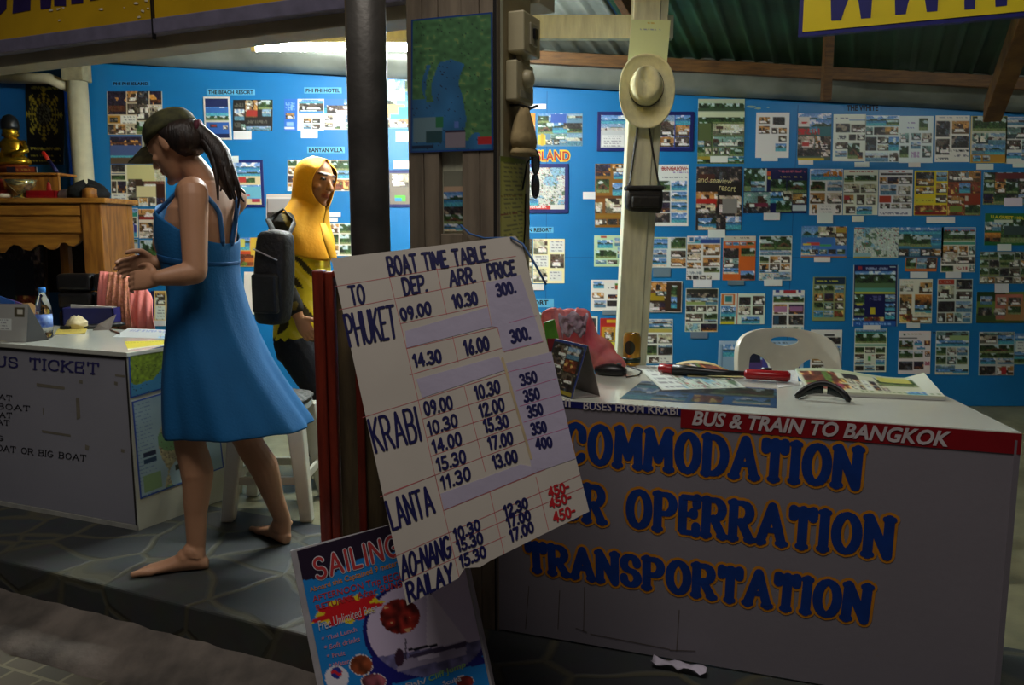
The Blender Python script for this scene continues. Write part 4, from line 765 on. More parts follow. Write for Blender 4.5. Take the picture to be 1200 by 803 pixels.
P(1146.5, 389, 1187.5, 440, 'dark photo grid poster second from right in the bottom row', (193, 195, 187), [('teal', 3, 2, 97, 9), ('room', 4, 10, 50, 26), ('sea', 52, 10, 97, 28), ('bung', 3, 30, 97, 48), ('jungle', 3, 48, 97, 60), ('sea', 5, 60, 48, 74), ('pool', 54, 60, 97, 74), ('dark', 3, 78, 48, 97), ('warm', 54, 78, 97, 97), ('#b03034', 64, 80, 78, 96)])
P(1187.5, 391, 1216, 427, 'pale blue sheet at the right edge of the bottom row', (154, 193, 209), [('sky', 2, 2, 98, 30), ('text', 10, 24, 96, 60), ('jungle', 2, 66, 98, 96), ('isle', 2, 60, 98, 80)])
CAP(1088, 387.5, 1099, 392, 'E IN', 'scrap of caption reading E IN between two bottom posters', STRIPD)
P(609, 280, 623.5, 332, 'dark bedroom strip left of the cream checker poster', (165, 154, 121), [('dim', 0, 0, 100, 32), ('bed', 0, 32, 100, 66), ('room', 0, 68, 100, 100)])
P(624.5, 280, 661.5, 332, 'cream checker poster with beds under the resort caption', (239, 233, 180), [('bed', 2, 2, 46, 34), ('text', 52, 4, 98, 30), ('text', 4, 38, 48, 62), ('dim', 54, 34, 98, 66), ('bed', 2, 68, 44, 96), ('text', 52, 72, 92, 94)])
P(696, 276, 738, 312.5, 'pale green poster cut by the post below the brown one', (189, 215, 176), [('#a8403a', 18, 2, 34, 8), ('sea', 12, 16, 52, 40), ('pool', 58, 10, 98, 34), ('jungle', 6, 48, 62, 72), ('pool', 66, 38, 98, 72), ('G', 3, 1, 6, 78, 98, 94, 'pool dim dark')])
P(692, 328, 737, 364.5, 'white poster with a fruit logo cut by the post', (235, 233, 224), [('isle', 8, 5, 36, 28), ('#b84a28', 62, 14, 72, 32), ('#4a8a30', 62, 12, 70, 18), ('~2a2a30', 46, 22, 92, 30), ('~b85a5a', 52, 34, 80, 38), ('warm', 6, 40, 36, 60), ('pool', 10, 66, 40, 86), ('night', 44, 48, 76, 60), ('dark', 42, 66, 98, 84), ('~8a8a8a', 14, 90, 92, 94)])
P(757, 278, 804, 314, 'blue and green landscape poster right of the post', (215, 226, 215), [('sky', 2, 2, 54, 20), ('isle', 2, 12, 54, 38), ('#a0c050', 2, 2, 54, 7), ('jungle', 60, 4, 98, 38), ('pool', 2, 40, 52, 66), ('beach', 2, 68, 52, 94), ('dim', 62, 44, 98, 66), ('warm', 60, 70, 98, 94)])
P(752, 329.5, 798.5, 366, 'dark brown poster with a bright window photo right of the post', (57, 41, 28), [('warm', 2, 4, 60, 60), ('#a08a1e', 6, 36, 56, 64), ('teal', 34, 30, 62, 48), ('jungle', 72, 14, 88, 52), ('sea', 72, 50, 88, 86), ('dim', 2, 68, 58, 96), ('#d0ccc0', 10, 72, 30, 86), ('night', 44, 70, 58, 94)], (1.2, WFR))
P(703, 373, 738, 412, 'red and yellow poster behind the pink bag', (193, 44, 30), [('#b02a20', 2, 2, 98, 22), ('#d0a020', 22, 6, 60, 14), ('#c8981e', 6, 26, 98, 72), ('warm', 16, 30, 44, 64), ('#a83a24', 54, 34, 80, 60), ('#d8c838', 4, 72, 98, 98), ('dark', 4, 68, 98, 72)])
P(676, 371, 700, 402, 'white edged poster showing a sliver above the pink bag', (226, 226, 215), [('dark', 20, 8, 92, 40), ('dim', 20, 46, 92, 90)])
P(755, 374, 788, 426, 'beach and rooms poster low beside the drink can', (226, 228, 220), [('pool', 4, 3, 96, 16), ('isle', 4, 14, 96, 24), ('#b8a850', 4, 22, 96, 30), ('dim', 4, 34, 46, 54), ('bed', 50, 34, 96, 54), ('jungle', 4, 58, 44, 80), ('dark', 48, 58, 96, 80), ('pool', 48, 58, 96, 64), ('dim', 16, 84, 52, 98), ('text', 56, 84, 96, 96)])
P(626, 366, 641, 388, 'small green white poster showing left of the pink bag', (220, 226, 209), [('jungle', 0, 2, 96, 40), ('teal', 0, 44, 96, 96)])
# red and yellow island lettering on the wall
t = thing('wall_lettering', 'red island lettering with yellow edge left of the navy collage', 'lettering', WF.px(640, 188, .002), None)
q = [(578, 177.5), (578, 188), (667.5, 177.5), (667.5, 188)]
m = MB(); text_on(m, WF, 'PHI PHI  ISLAND', [(577, 176.6), (577, 188.6), (668.5, 176.6), (668.5, 188.6)], .0008, .07); m.build('outline', mat('yellow_vinyl', (226, 186, 30), .5), t)
m = MB(); text_on(m, WF, 'PHI PHI  ISLAND', q, .0018, .015); m.build('letters', mat('red_vinyl', (170, 26, 30), .5), t)
CAP(596, 266, 648.5, 273, "MAN RESORT", 'caption strip ending in man resort left of the post', STRIP, [(611, 267.6), (611, 271.8), (646.5, 267.2), (646.5, 271.4)])
CAP(600, 350, 649, 360, 'RESORT', 'caption strip reading resort above the pink bag', STRIP, [(612, 352.4), (612, 357.6), (642.5, 352), (642.5, 357.2)])
# --- left part of the wall
P(126.5, 107, 191, 158, 'dark photo collage under the dim island caption at left', (209, 193, 165), [('night', 1, 1, 35, 54), ('warm', 37, 1, 54, 26), ('dim', 37, 28, 54, 54), ('dark', 55, 1, 76, 30), ('night', 77, 1, 99, 32), ('dim', 55, 32, 76, 66), ('room', 77, 34, 99, 60), ('#b8862e', 2, 56, 24, 74), ('dark', 6, 60, 20, 70), ('text', 25, 56, 52, 74), ('dark', 2, 76, 12, 98), ('warm', 13, 76, 34, 98), ('room', 35, 76, 52, 98), ('jungle', 53, 68, 99, 98)], slant=-1)
P(130, 159, 190, 192.5, 'blue evening pool picture above the bedroom poster at left', (66, 83, 132), [('sea', 0, 0, 60, 96), ('#4a5a8a', 0, 0, 62, 70), ('night', 2, 6, 60, 36), ('#5a4a3a', 0, 76, 60, 96), ('#b8b090', 62, 0, 66, 100), ('dark', 66, 2, 99, 96)], slant=-1)
P(131, 193, 194.5, 242, 'bedroom poster with a big bed behind the woman', (226, 220, 193), [('dark', 1, 1, 27, 18), ('#3a4a70', 1, 22, 27, 24), ('jungle', 1, 26, 27, 38), ('dim', 1, 40, 10, 68), ('night', 12, 40, 28, 68), ('text', 2, 70, 29, 98), ('bed', 30, 1, 99, 78), ('#cfc78a', 30, 1, 80, 40), ('dim', 32, 36, 44, 64), ('#3a2a1e', 45, 36, 58, 52), ('#d8cc98', 46, 50, 94, 76), ('#3a1e14', 82, 46, 99, 78), ('dark', 32, 80, 50, 99), ('warm', 51, 80, 66, 99), ('dim', 67, 80, 81, 99), ('night', 82, 80, 99, 99)], slant=-1)
P(123, 244, 162.5, 278.5, 'photo grid with a white sail below the bedroom poster', (226, 220, 195), [('dark', 0, 2, 22, 38), ('night', 0, 42, 22, 56), ('room', 0, 58, 22, 98), ('warm', 25, 2, 56, 34), ('dim', 25, 36, 56, 46), ('dark', 25, 50, 56, 98), ('sea', 60, 2, 98, 30), ('#2a8a78', 60, 18, 98, 30), ('dim', 62, 34, 94, 52), ('sea', 62, 54, 94, 98), ('#3a3a8a', 62, 56, 94, 80), ('#d8d4cc', 74, 56, 86, 96)], slant=-1)
P(163.5, 245, 205, 279.5, 'warm photo grid right of the white sail picture', (226, 217, 193), [('warm', 1, 2, 42, 34), ('#8a2018', 1, 28, 42, 38), ('night', 46, 2, 84, 28), ('dim', 46, 32, 84, 52), ('warm', 2, 46, 40, 76), ('room', 2, 78, 40, 99), ('dim', 46, 58, 99, 98)], slant=-1)
P(123, 280, 163, 318, 'island picture beside the wooden altar cabinet', (99, 132, 165), [('isle', 0, 0, 64, 90), ('jungle', 4, 2, 50, 42), ('#7a98b0', 0, 46, 64, 78), ('dark', 2, 80, 64, 98), ('jungle', 66, 0, 98, 12), ('#c8c4b0', 66, 16, 98, 90), ('teal', 70, 32, 94, 50), ('sky', 70, 54, 94, 88)], slant=-1)
P(165, 281.5, 206, 317, 'palm tree picture behind the forearm of the woman', (209, 215, 215), [('jungle', 2, 4, 98, 70), ('sky', 40, 3, 98, 22), ('jungle', 2, 68, 98, 94)], slant=-1)
P(177, 341, 214, 376.5, 'tan brochure low on the wall beside the pink cloth', (233, 193, 114), [('#1a1c50', 0, 0, 12, 100), ('warm', 16, 5, 44, 22), ('dim', 16, 24, 44, 44), ('text', 16, 48, 46, 94), ('dark', 54, 4, 96, 44), ('warm', 54, 52, 96, 70), ('dim', 54, 74, 96, 94)], slant=0)
P(238.5, 113.5, 272, 164, 'white framed beach resort poster with a red boat', (33, 66, 132), [('#1e2a5a', 0, 0, 100, 24), ('~b0b890', 42, 12, 58, 16), ('sky', 0, 22, 100, 46), ('#3468b0', 0, 24, 100, 36), ('jungle', 0, 44, 100, 56), ('#2a5ca8', 0, 58, 100, 90), ('#c8c8b8', 0, 56, 100, 59), ('dark', 16, 64, 50, 74), ('#a03030', 24, 66, 46, 70), ('room', 72, 68, 92, 78), ('#101c48', 0, 88, 100, 100)], (2.2, WFR))
P(273, 117, 319.5, 153.5, 'black brochure with red photos beside the white framed poster', (28, 26, 26), [('~5a5850', 4, 8, 26, 28), ('pool', 6, 30, 30, 66), ('~50504a', 4, 70, 22, 90), ('teal', 22, 78, 31, 96), ('warm', 32, 2, 62, 56), ('#a03028', 34, 34, 60, 52), ('room', 34, 2, 50, 22), ('jungle', 64, 2, 98, 30), ('pool', 72, 32, 96, 52), ('~5a5850', 36, 64, 94, 78), ('pool', 34, 84, 96, 97)])
P(333, 116, 379.5, 153, 'blue edged hotel brochure under the hotel caption', (237, 239, 235), [('#2a6ac0', 0, 0, 33, 100), ('~78a8d8', 4, 8, 28, 38), ('warm', 4, 44, 28, 64), ('#8ab0d8', 8, 72, 24, 84), ('#d0d0d0', 3, 88, 28, 94), ('room', 36, 2, 98, 44), ('#3a84c8', 36, 38, 98, 46), ('sky', 36, 2, 98, 14), ('dim', 40, 16, 96, 36), ('G', 2, 2, 48, 62, 92, 96, 'warm dim pool dim')])
P(380, 116, 412, 152, 'blue sky hotel brochure half behind the steel pole', (233, 235, 233), [('sky', 0, 0, 100, 48), ('#3474c0', 0, 0, 70, 22), ('dim', 10, 22, 90, 46), ('room', 2, 54, 32, 70), ('room', 2, 74, 32, 92), ('text', 36, 54, 66, 84), ('jungle', 40, 86, 60, 97), ('pool', 74, 54, 99, 74), ('teal', 74, 80, 99, 98)])
P(251, 187.5, 310.5, 243, 'navy framed beach picture with boats right of the woman', (88, 154, 209), [('sky', 0, 0, 42, 40), ('#c0a86a', 0, 36, 42, 70), ('#8a6a50', 0, 60, 42, 100), ('#d0ccbc', 43, 0, 45, 100), ('sky', 46, 0, 100, 24), ('isle', 46, 18, 100, 32), ('#d8c89a', 46, 32, 100, 54), ('jungle', 48, 36, 86, 50), ('#b83a34', 48, 34, 66, 46), ('sea', 46, 54, 100, 84), ('#68b0c4', 46, 58, 100, 84), ('#c04048', 52, 76, 74, 80), ('#d4c490', 46, 86, 100, 100), ('#a83040', 78, 86, 96, 94)], (3.2, NF))
P(337, 187.5, 411, 224, 'villa photo poster behind the yellow headscarf', (244, 235, 220), [('G', 1, 4, 2, 3, 16, 97, 'jungle warm night warm'), ('room', 24, 4, 50, 96), ('pool', 84, 3, 99, 30), ('sea', 78, 30, 99, 58), ('jungle', 68, 4, 99, 34), ('warm', 68, 64, 99, 96), ('food', 70, 68, 99, 92)])
P(312, 227.5, 347, 262, 'white edged grey picture behind the shoulder in yellow', (226, 220, 206), [('#c8c0b0', 0, 0, 100, 12), ('dim', 4, 16, 96, 94), ('#98948c', 6, 18, 90, 60)])
P(384, 262, 412, 300, 'poster of green garden photos left of the steel pole', (237, 228, 206), [('G', 2, 3, 3, 3, 99, 97, 'warm jungle jungle jungle warm jungle')])
P(277, 278.5, 311, 312.5, 'bright orange beach leaflet behind the blue dress', (220, 165, 77), [('sea', 0, 0, 46, 44), ('#d0c860', 8, 6, 30, 34), ('#c84a28', 0, 46, 60, 56), ('food', 4, 56, 60, 98), ('#d8b040', 50, 2, 98, 60), ('room', 62, 60, 98, 96), ('#c86a30', 30, 70, 60, 84)])
P(286, 318.5, 322, 368.5, 'white sheet with a column of dark photos behind the bag', (233, 224, 209), [('G', 1, 5, 40, 10, 98, 96, 'sea dim pool dim sea')])
P(341, 399, 368, 437, 'brown brochure low on the wall by the dark trousers', (215, 167, 94), [('dark', 4, 6, 96, 50), ('warm', 14, 10, 50, 44), ('#c89a58', 2, 54, 96, 84), ('~6a3a1a', 8, 58, 90, 66)])
P(453, 92, 482, 150.5, 'bright beach and lagoon poster between pole and column', (99, 187, 242), [('sky', 0, 0, 100, 46), ('#dce8ee', 6, 24, 70, 44), ('jungle', 70, 4, 100, 26), ('jungle', 0, 44, 40, 70), ('#d8b070', 0, 52, 70, 78), ('#2a9ac8', 50, 58, 100, 80), ('#2a9ac8', 14, 72, 100, 80), ('room', 0, 81, 48, 98), ('warm', 50, 81, 100, 98)])
P(453, 199.5, 484, 243, 'navy framed grey notice between pole and column', (123, 114, 101), [('room', 16, 6, 94, 44), ('#c8c4b4', 20, 8, 52, 42), ('~4a443c', 14, 52, 90, 58), ('#58b840', 26, 72, 76, 90), ('#3a90c0', 26, 80, 60, 90)], (3.4, NF))
CAP(131, 95, 176, 101, 'PHI PHI ISLAND', 'dim island caption strip at far left', STRIPD)
CAP(242, 104.5, 299, 111.5, 'THE BEACH RESORT', 'name strip of the beach resort above its white framed poster')
CAP(356.5, 102.5, 400.5, 109.5, 'PHI PHI HOTEL', 'hotel name strip above the blue brochures')
CAP(360, 172, 404, 179.5, 'BANYAN VILLA', 'villa name strip above the yellow headscarf')
# --- printed tags
for a in ((612, 122, 640, 128, 'narrow white tag beside the wire hook'), (683, 225, 697.5, 233.5, 'white tag left of the tall brown poster'), (618, 333, 637.5, 340, 'white tag below the cream checker poster'),
          (832, 183, 852.5, 190.5, 'white tag on the foot of the large green palm poster'), (892, 181, 911, 189, 'white tag below the sheet with seven tiny photos'), (935, 188, 952.5, 193, 'white tag below the poster with a big red word'),
          (1001, 190, 1018, 196, 'white tag below the white poster with loose photos'), (1064, 190.5, 1078, 196, 'white tag below the poster with violet title'), (1143.5, 192, 1163.5, 199, 'white tag below the yellow bordered blue bed poster'),
          (1186, 192, 1206, 196.5, 'white tag below the grey lounge poster'), (829.5, 269.5, 849.5, 278.5, 'white tag below the dark handwritten resort poster'), (894.5, 249.5, 913.5, 258, 'white tag below the navy poster with round photos'),
          (957, 249.5, 975.5, 262, 'tall white tag below the poster with an orange word'), (998, 253, 1011.5, 260, 'white tag below the poster with red heading'), (1085, 254, 1118.5, 261.5, 'wide white tag below the yellow and red food posters'),
          (1176, 232, 1197.5, 242, 'white tag on the crowded garden collage'), (1168, 286, 1184.5, 294, 'white tag below the green guest house poster'), (1066, 318.5, 1086, 326, 'white tag below the three photo strip'),
          (1108, 318.5, 1125.5, 326, 'white tag below the poster with red title and trees'), (1165, 332.5, 1181.5, 343, 'white tag between the photo grid and the pink oval poster'), (1011, 381, 1031, 386.5, 'white tag below the large navy poster'),
          (1062, 378.5, 1077.5, 384.5, 'white tag below the orange sunset poster'), (812, 328, 833.5, 337, 'white tag below the amber bedrooms poster'), (895, 327.5, 916, 335, 'white tag below the tree shaded huts poster'),
          (953.5, 301.5, 972.5, 307, 'white tag below the beach umbrellas collage'), (274, 153.8, 295, 163.5, 'white tag below the black brochure'), (353, 153, 372.5, 162, 'white tag below the blue edged hotel brochure'),
          (261, 183, 280.5, 191, 'white tag on top of the navy framed beach picture'), (464, 153.5, 482, 166.5, 'white tag below the beach and lagoon poster'), (461, 188.5, 482, 198, 'white tag above the navy framed grey notice'),
          (380, 249, 399.5, 254, 'thin white tag beside the chin in the yellow scarf'), (382, 255, 396, 260, 'small white tag below another left of the steel pole'), (180, 375.5, 197.5, 382, 'tan tag below the tan brochure')):
    T(*a, d=.0165 if 'framed beach' in a[4] else .0075)
for a in ((765, 313.5, 785.5, 324.5, 'see-through grey tag below the blue and green landscape poster'), (706, 363.5, 726, 369, 'grey tag below the white fruit logo poster'), (852.5, 328.5, 871.5, 334, 'grey tag below the orange blocked poster'), (809, 389, 829, 396.5, 'grey tag below the grey village poster')): T(*a, dark=1)
m = MB(); R2 = random.Random(9)
for px, py, w, h in ((880, 125, 8, 2), (888, 127, 5, 1.6), (900, 126, 2, 1)):
    m.add([WF.px(px + w * cos(2 * pi * j / 9) * R2.uniform(.6, 1), py + (px - 880) * .0 + h * sin(2 * pi * j / 9) * R2.uniform(.5, 1), .0006) for j in range(9)], [tuple(range(9))])
struct(m.build('trim_5', mat('peeled_patch', (150, 170, 150), .7)))
# ================================================================== right counter
ZC = .73
def g2(p, z): return V((p.x, p.y, z))
cfl = at_z(579, 738.5, 0); cfr = at_z(1198, 507, ZC); cfr = g2(cfr, 0); cfl.z = 0
cu = (cfr - cfl).normalized(); cn = V((cu.y, -cu.x, 0)); cn = cn if cn.y < 0 else -cn
RF = Frame(cfl, cu, cn); RL = (cfr - cfl).length
cbr = g2(at_z(1108, 463, ZC), 0); cbl = g2(at_z(745, 429, ZC), 0)
tl_ = cbl + (cbl - cbr).normalized() * .02
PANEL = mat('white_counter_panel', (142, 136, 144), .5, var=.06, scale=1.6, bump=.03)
rc = thing('service_counter', 'long white counter with blue and orange tour lettering', 'counter', RF.at(RL / 2, 0, 0))
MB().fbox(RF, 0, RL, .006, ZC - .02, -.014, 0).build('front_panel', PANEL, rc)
def wallbox(a, b, z0, z1, t=.014):
    d = (b - a).normalized(); n = V((-d.y, d.x, 0)); return [g2(a, z0), g2(b, z0), g2(b + n * t, z0), g2(a + n * t, z0), g2(a, z1), g2(b, z1), g2(b + n * t, z1), g2(a + n * t, z1)]
MB().hexa(wallbox(cfr, cbr, 0, ZC - .02)).build('side_panel', PANEL, rc)
MB().hexa(wallbox(tl_, cfl, 0, ZC - .02)).build('side_panel', PANEL, rc)
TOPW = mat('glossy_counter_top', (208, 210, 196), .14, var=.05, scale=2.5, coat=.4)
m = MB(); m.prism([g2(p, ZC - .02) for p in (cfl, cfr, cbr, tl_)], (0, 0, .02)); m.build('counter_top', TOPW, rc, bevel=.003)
# two banner strips
NAVYB = mat('navy_banner', (26, 30, 104), .45); REDB = mat('red_banner', (146, 12, 26), .45, var=.06)
def fq(pts, d0, d1, m): m.prism([RF.px(a, b, d0) for a, b in pts], RF.n * (d1 - d0)); return m
ub = RF.uv(798, 480)[0]
v = [0, ZC - .003]
b1 = MB().fbox(RF, .02, ub, RF.uv(798, 487.5)[1], v[1], .0005, .002).build('navy_banner_strip', NAVYB, rc); b1['label'] = 'navy strip along the counter edge'
b2 = MB().fbox(RF, ub, RL, RF.uv(960, 514)[1], v[1], .0005, .002).build('red_banner_strip', REDB, rc); b2['label'] = 'red strip along the counter edge'
LETW = mat('white_vinyl', (216, 206, 206), .5)
m = MB(); text_on(m, RF, 'PHI PHI', [(614, 464.2), (614, 472.2), (669, 468.4), (669, 477)], .0035, .012); m.build('lettering', LETW, b1); m = MB(); text_on(m, RF, 'BUSES FROM KRABI', [(684.3, 470.6), (684, 479.6), (794.7, 477), (794.7, 486.2)], .0035, .012); m.build('lettering', LETW, b1)
m = MB(); text_on(m, RF, 'BUS & TRAIN TO BANGKOK', [(811, 481.6), (811, 497), (1115, 506.2), (1114, 523)], .0035, .03, .28); m.build('lettering', LETW, b2)
BLUEL = mat('blue_vinyl', (10, 58, 140), .5); ORL = mat('orange_vinyl', (212, 138, 34), .5)
rows = [('ACCOMMODATION', [(606, 492), (606, 534), (1006, 527), (1002, 570)]),
        ('TOUR OPERRATION', [(601, 560), (601, 599), (1043, 609), (1039, 652)]),
        ('TRANSPORTATION', [(619, 637), (621, 667), (1017, 688), (1012, 727)])]
for s, q in rows:
    pw = .0145
    m = MB(); strokes_on(m, RF, s, q, .0245 + pw, .0008, .015 + pw, .34, .12, 12); m.build('letter_outline', ORL, rc)['label'] = 'orange letter edging'
    m = MB(); strokes_on(m, RF, s, q, .0245, .0018, .0155, .34, .12, 12); m.build('lettering', BLUEL, rc)['label'] = 'blue tour lettering'
# scratches and tape scars low on the panel
m = MB(); segs = [((620, 687), (616, 737)), ((656, 692), (654, 737)), ((685, 688), (684, 740)), ((692, 743), (785, 761)), ((796, 715), (793, 763)), ((675, 736), (688, 741)), ((785, 762), (815, 763))]
lines_on(m, RF, segs, .0022, .0012); m.build('scratches', mat('scratch_grey', (96, 86, 78), .7), rc)

# ------------------------------------------------------------------ left counter
lfr = at_z(163, 622, 0); lfr.z = 0; ltr = at_z(148, 412.5, ZC)
lfl = g2(at_z(0, 592, 0), 0); lu_ = (lfr - lfl).normalized(); ln_ = V((lu_.y, -lu_.x, 0)); ln_ = ln_ if ln_.y < 0 else -ln_
LL = (lfr - lfl).length; LF = Frame(lfr - lu_ * (LL + 1.0), lu_, ln_); LW = LL + 1.0
lbr = g2(at_z(264, 585, 0), 0); sd = (lbr - lfr).normalized(); SDL = .55; lbr = lfr + sd * SDL; lbl = LF.O + sd * SDL
sn = V((-sd.y, sd.x, 0)); sn = sn if sn.x > 0 else -sn
LS = Frame(lfr, sd, sn)
LP = mat('white_ticket_panel', (160, 160, 170), .5, var=.05, scale=2, bump=.03)
lc = thing('ticket_counter', 'white ticket counter with navy serif lettering at left', 'counter', LF.at(LW / 2, 0, 0))
MB().fbox(LF, .01, LW - .004, .022, ZC - .03, -.012, 0).build('front_panel', LP, lc)
EDGE = mat('dark_edge_trim', (44, 42, 38), .5)
MB().fbox(LF, 0, LW, 0, .02, -.014, .003).build('bottom_trim', mat('off_white_trim', (182, 182, 172), .5), lc)
MB().fbox(LF, LW - .014, LW - .004, .02, ZC - .02, .0005, .003).build('corner_trim', EDGE, lc)
MB().fbox(LF, LW - .004, LW, 0, ZC - .012, -.014, .003).build('corner_trim', mat('off_white_trim', (182, 182, 172), .5), lc)
MB().fbox(LS, 0, SDL, 0, ZC - .02, -.014, 0).build('side_panel', mat('cream_side_panel', (186, 186, 166), .5, var=.08, scale=3), lc)
m = MB(); m.prism([g2(p, ZC - .018) for p in (LF.O + ln_ * .008, lfr + ln_ * .008 + sn * .004, lbr + sn * .004, lbl)], (0, 0, .018)); m.build('counter_top', TOPW, lc, bevel=.003)
MB().fbox(LF, 0, LW, ZC - .03, ZC - .018, -.014, .002).build('top_trim', EDGE, lc)
m = MB(); ink = mat('dim_navy_ink', (52, 50, 110), .5)
strokes_on(m, LF, 'BUS TICKET', [(-18, 416.5), (-18, 428), (115.5, 426.3), (115, 438.4)], .0118, .0012, .0058, .26, .12, 8); m.build('lettering', ink, lc)['label'] = 'navy ticket lettering'
m = MB(); kk = dict(w=.0052, d=.0012, thin=.0028, gap=.24, slab=.1, n=6)
for s, q in (('BOAT', [(-16, 460.5), (-16, 466), (14, 463.8), (14, 469.4)]), ('TAIL BOAT', [(-38, 469.5), (-38, 476), (35, 476), (35, 481.8)]), ('BOAT', [(-15, 483), (-15, 488.5), (14, 484), (14, 489.8)]),
             ('BOAT', [(-18, 490), (-18, 496), (11, 492.8), (11, 498.4)]), ('FISHING', [(-46, 507), (-46, 513), (4, 511), (4, 516.6)]), ('TAIL BOAT OR BIG BOAT', [(-38, 517), (-38, 523.5), (101, 533.6), (100.5, 540.4)])):
    strokes_on(m, LF, s, q, **kk)
m.build('small_lettering', INKBLACK, lc)['label'] = 'small black lettering'
m = MB(); TAPE = mat('old_tape_scar', (132, 126, 110), .6)
for pts in ([(43, 449), (76, 453.5), (76, 456.5), (43, 453)], [(89, 466), (93, 466.5), (94.5, 490), (90, 492)], [(49, 504), (83, 509.5), (83, 512), (50, 507)], [(93, 445), (97, 446), (97, 450), (93, 449)], [(134, 447), (138, 448), (138, 452), (134, 451)], [(142, 526), (146, 527), (146, 531), (142, 530)], [(135, 438.5), (147, 440), (147, 442.5), (135, 441)], [(50, 478), (51, 478), (51.5, 485), (50.5, 487)], [(100, 521), (105, 523), (104, 528), (100, 527)]):
    sheet_poly(LF, pts, .0008, m)
m.build('tape_scars', TAPE, lc)
# maps on the counter's side
def side_map(name, label, pts, w, h, seed, kind):
    R = np.random.default_rng(seed); L = up(R.random((8, 6)), h, w); N = up(R.random((h // 2, w // 2)), h, w); y = np.linspace(0, 1, h)[:, None]; x = np.linspace(0, 1, w)[None, :]
    if kind == 0:
        land = (y < .62 + .3 * L * np.sin(x * 9) + .1 * x); im = np.where(land[..., None], c3(128, 152, 38) * (.7 + .5 * N[..., None]), c3(62, 132, 170)); im[np.broadcast_to((R.random((h, w)) > .975), (h, w))] = c3(20, 30, 20)
        im[int(.08 * h):int(.12 * h), int(.35 * w):int(.85 * w)] = c3(170, 110, 40); im[int(.3 * h):int(.42 * h), int(.74 * w):int(.84 * w)] = c3(60, 130, 50)
    else:
        land = np.abs(x - .42 - .1 * np.sin(y * 5)) < .2 * np.sin(np.clip(y * 1.25, 0, 1) * pi) + .07 * L; im = np.where(land[..., None], c3(168, 158, 118) * (.75 + .45 * N[..., None]), c3(158, 184, 190) * (.9 + .1 * L[..., None]))
        im[land & (L > .6)] = c3(110, 150, 96); im[(R.random((h, w)) > .955) & land] = c3(90, 70, 70); im[(np.arange(h) % 4 == 1)[:, None] & (x < .2) & (R.random((h, w)) > .5)] = c3(110, 130, 160)
        def r(x0, y0, x1, y1, c): im[int(y0 * h):int(y1 * h), int(x0 * w):int(x1 * w)] = c3(*c)
        r(.08, .55, .22, .6, (20, 30, 60)); r(.08, .62, .22, .67, (30, 60, 90)); r(.42, .78, .54, .84, (40, 40, 20)); r(.57, .78, .7, .84, (30, 30, 50)); r(.06, .78, .26, .96, (130, 160, 110)); r(.56, .86, .76, .93, (120, 150, 190))
    im[:2] = im[-2:] = c3(36, 70, 150); im[:, :2] = im[:, -2:] = c3(36, 70, 150)
    q = [LS.px(a, b, .003) for a, b in pts]; o = link(name, pic_mesh(name, q, sn, np.clip(im, 0, 1), .0025), PRINT, None); return tag(o, label, 'map')
side_map('coast_map', 'green and blue coast map on the upper side of the ticket counter', [(150, 415), (232, 396), (238, 442), (152, 467)], 80, 52, 21, 0)
side_map('island_map', 'pale island map below the green map on the ticket counter side', [(154, 471), (250, 443), (262, 548), (164, 585)], 92, 104, 22, 1)

# ------------------------------------------------------------------ boat time table board
TTO = at_y(540, 480, 1.93); TTN = V((-.10, -.955, .28)).normalized(); TTU = V((1, -.1, 0)); TTU = (TTU - TTN * TTU.dot(TTN)).normalized()
TF = Frame(TTO, TTU, TTN)
out = [(388, 303), (604, 276.5), (612, 287), (690.6, 599.5), (574, 657.6), (562.8, 664.8), (544.8, 665.9), (537, 678), (477, 709.5)]
P0 = [TF.px(a, b, 0) for a, b in out]
lowest = min(P0, key=lambda p: p.z)
tt = thing('time_table_board', 'tilted white hand lettered boat time table board', 'sign', lowest)
m = MB(); m.prism([p - TF.n * .004 for p in P0], TF.n * .004); m.build('board', mat('white_board', (208, 200, 188), .45, var=.05, scale=3, bump=.04, bscale=10), tt)
m = MB(); LAV = mat('lavender_paper', (190, 182, 204), .4, var=.04, scale=6, bump=.1, bscale=40)
s1 = lambda x, y: (380 + x / 4.615, 270 + y / 4.615); s2 = lambda x, y: (400 + x / 4, 420 + y / 4); s3 = lambda x, y: (430 + x / 4.444, 550 + y / 4.444)
patches = [[s1(438, 545), s1(885, 415), s1(905, 520), s1(446, 636)], [s2(352, 98), s2(738, -10), s2(768, 55), s2(380, 185)],
           [s1(872, 285), s1(1062, 240), s1(1182, 600), s1(965, 655), s1(940, 525), s1(908, 520), s1(890, 398)], [s2(772, 22), s2(985, -30), s2(1098, 470), s2(895, 540), s2(878, 430)], [s3(383, 128), s3(800, -25), s3(925, -2), s3(402, 212)]]
for k, pts in enumerate(patches):
    m = MB(); m.prism([TF.px(a, b, .0) for a, b in pts], TF.n * .0008); m.build('paper_patch', LAV, tt)
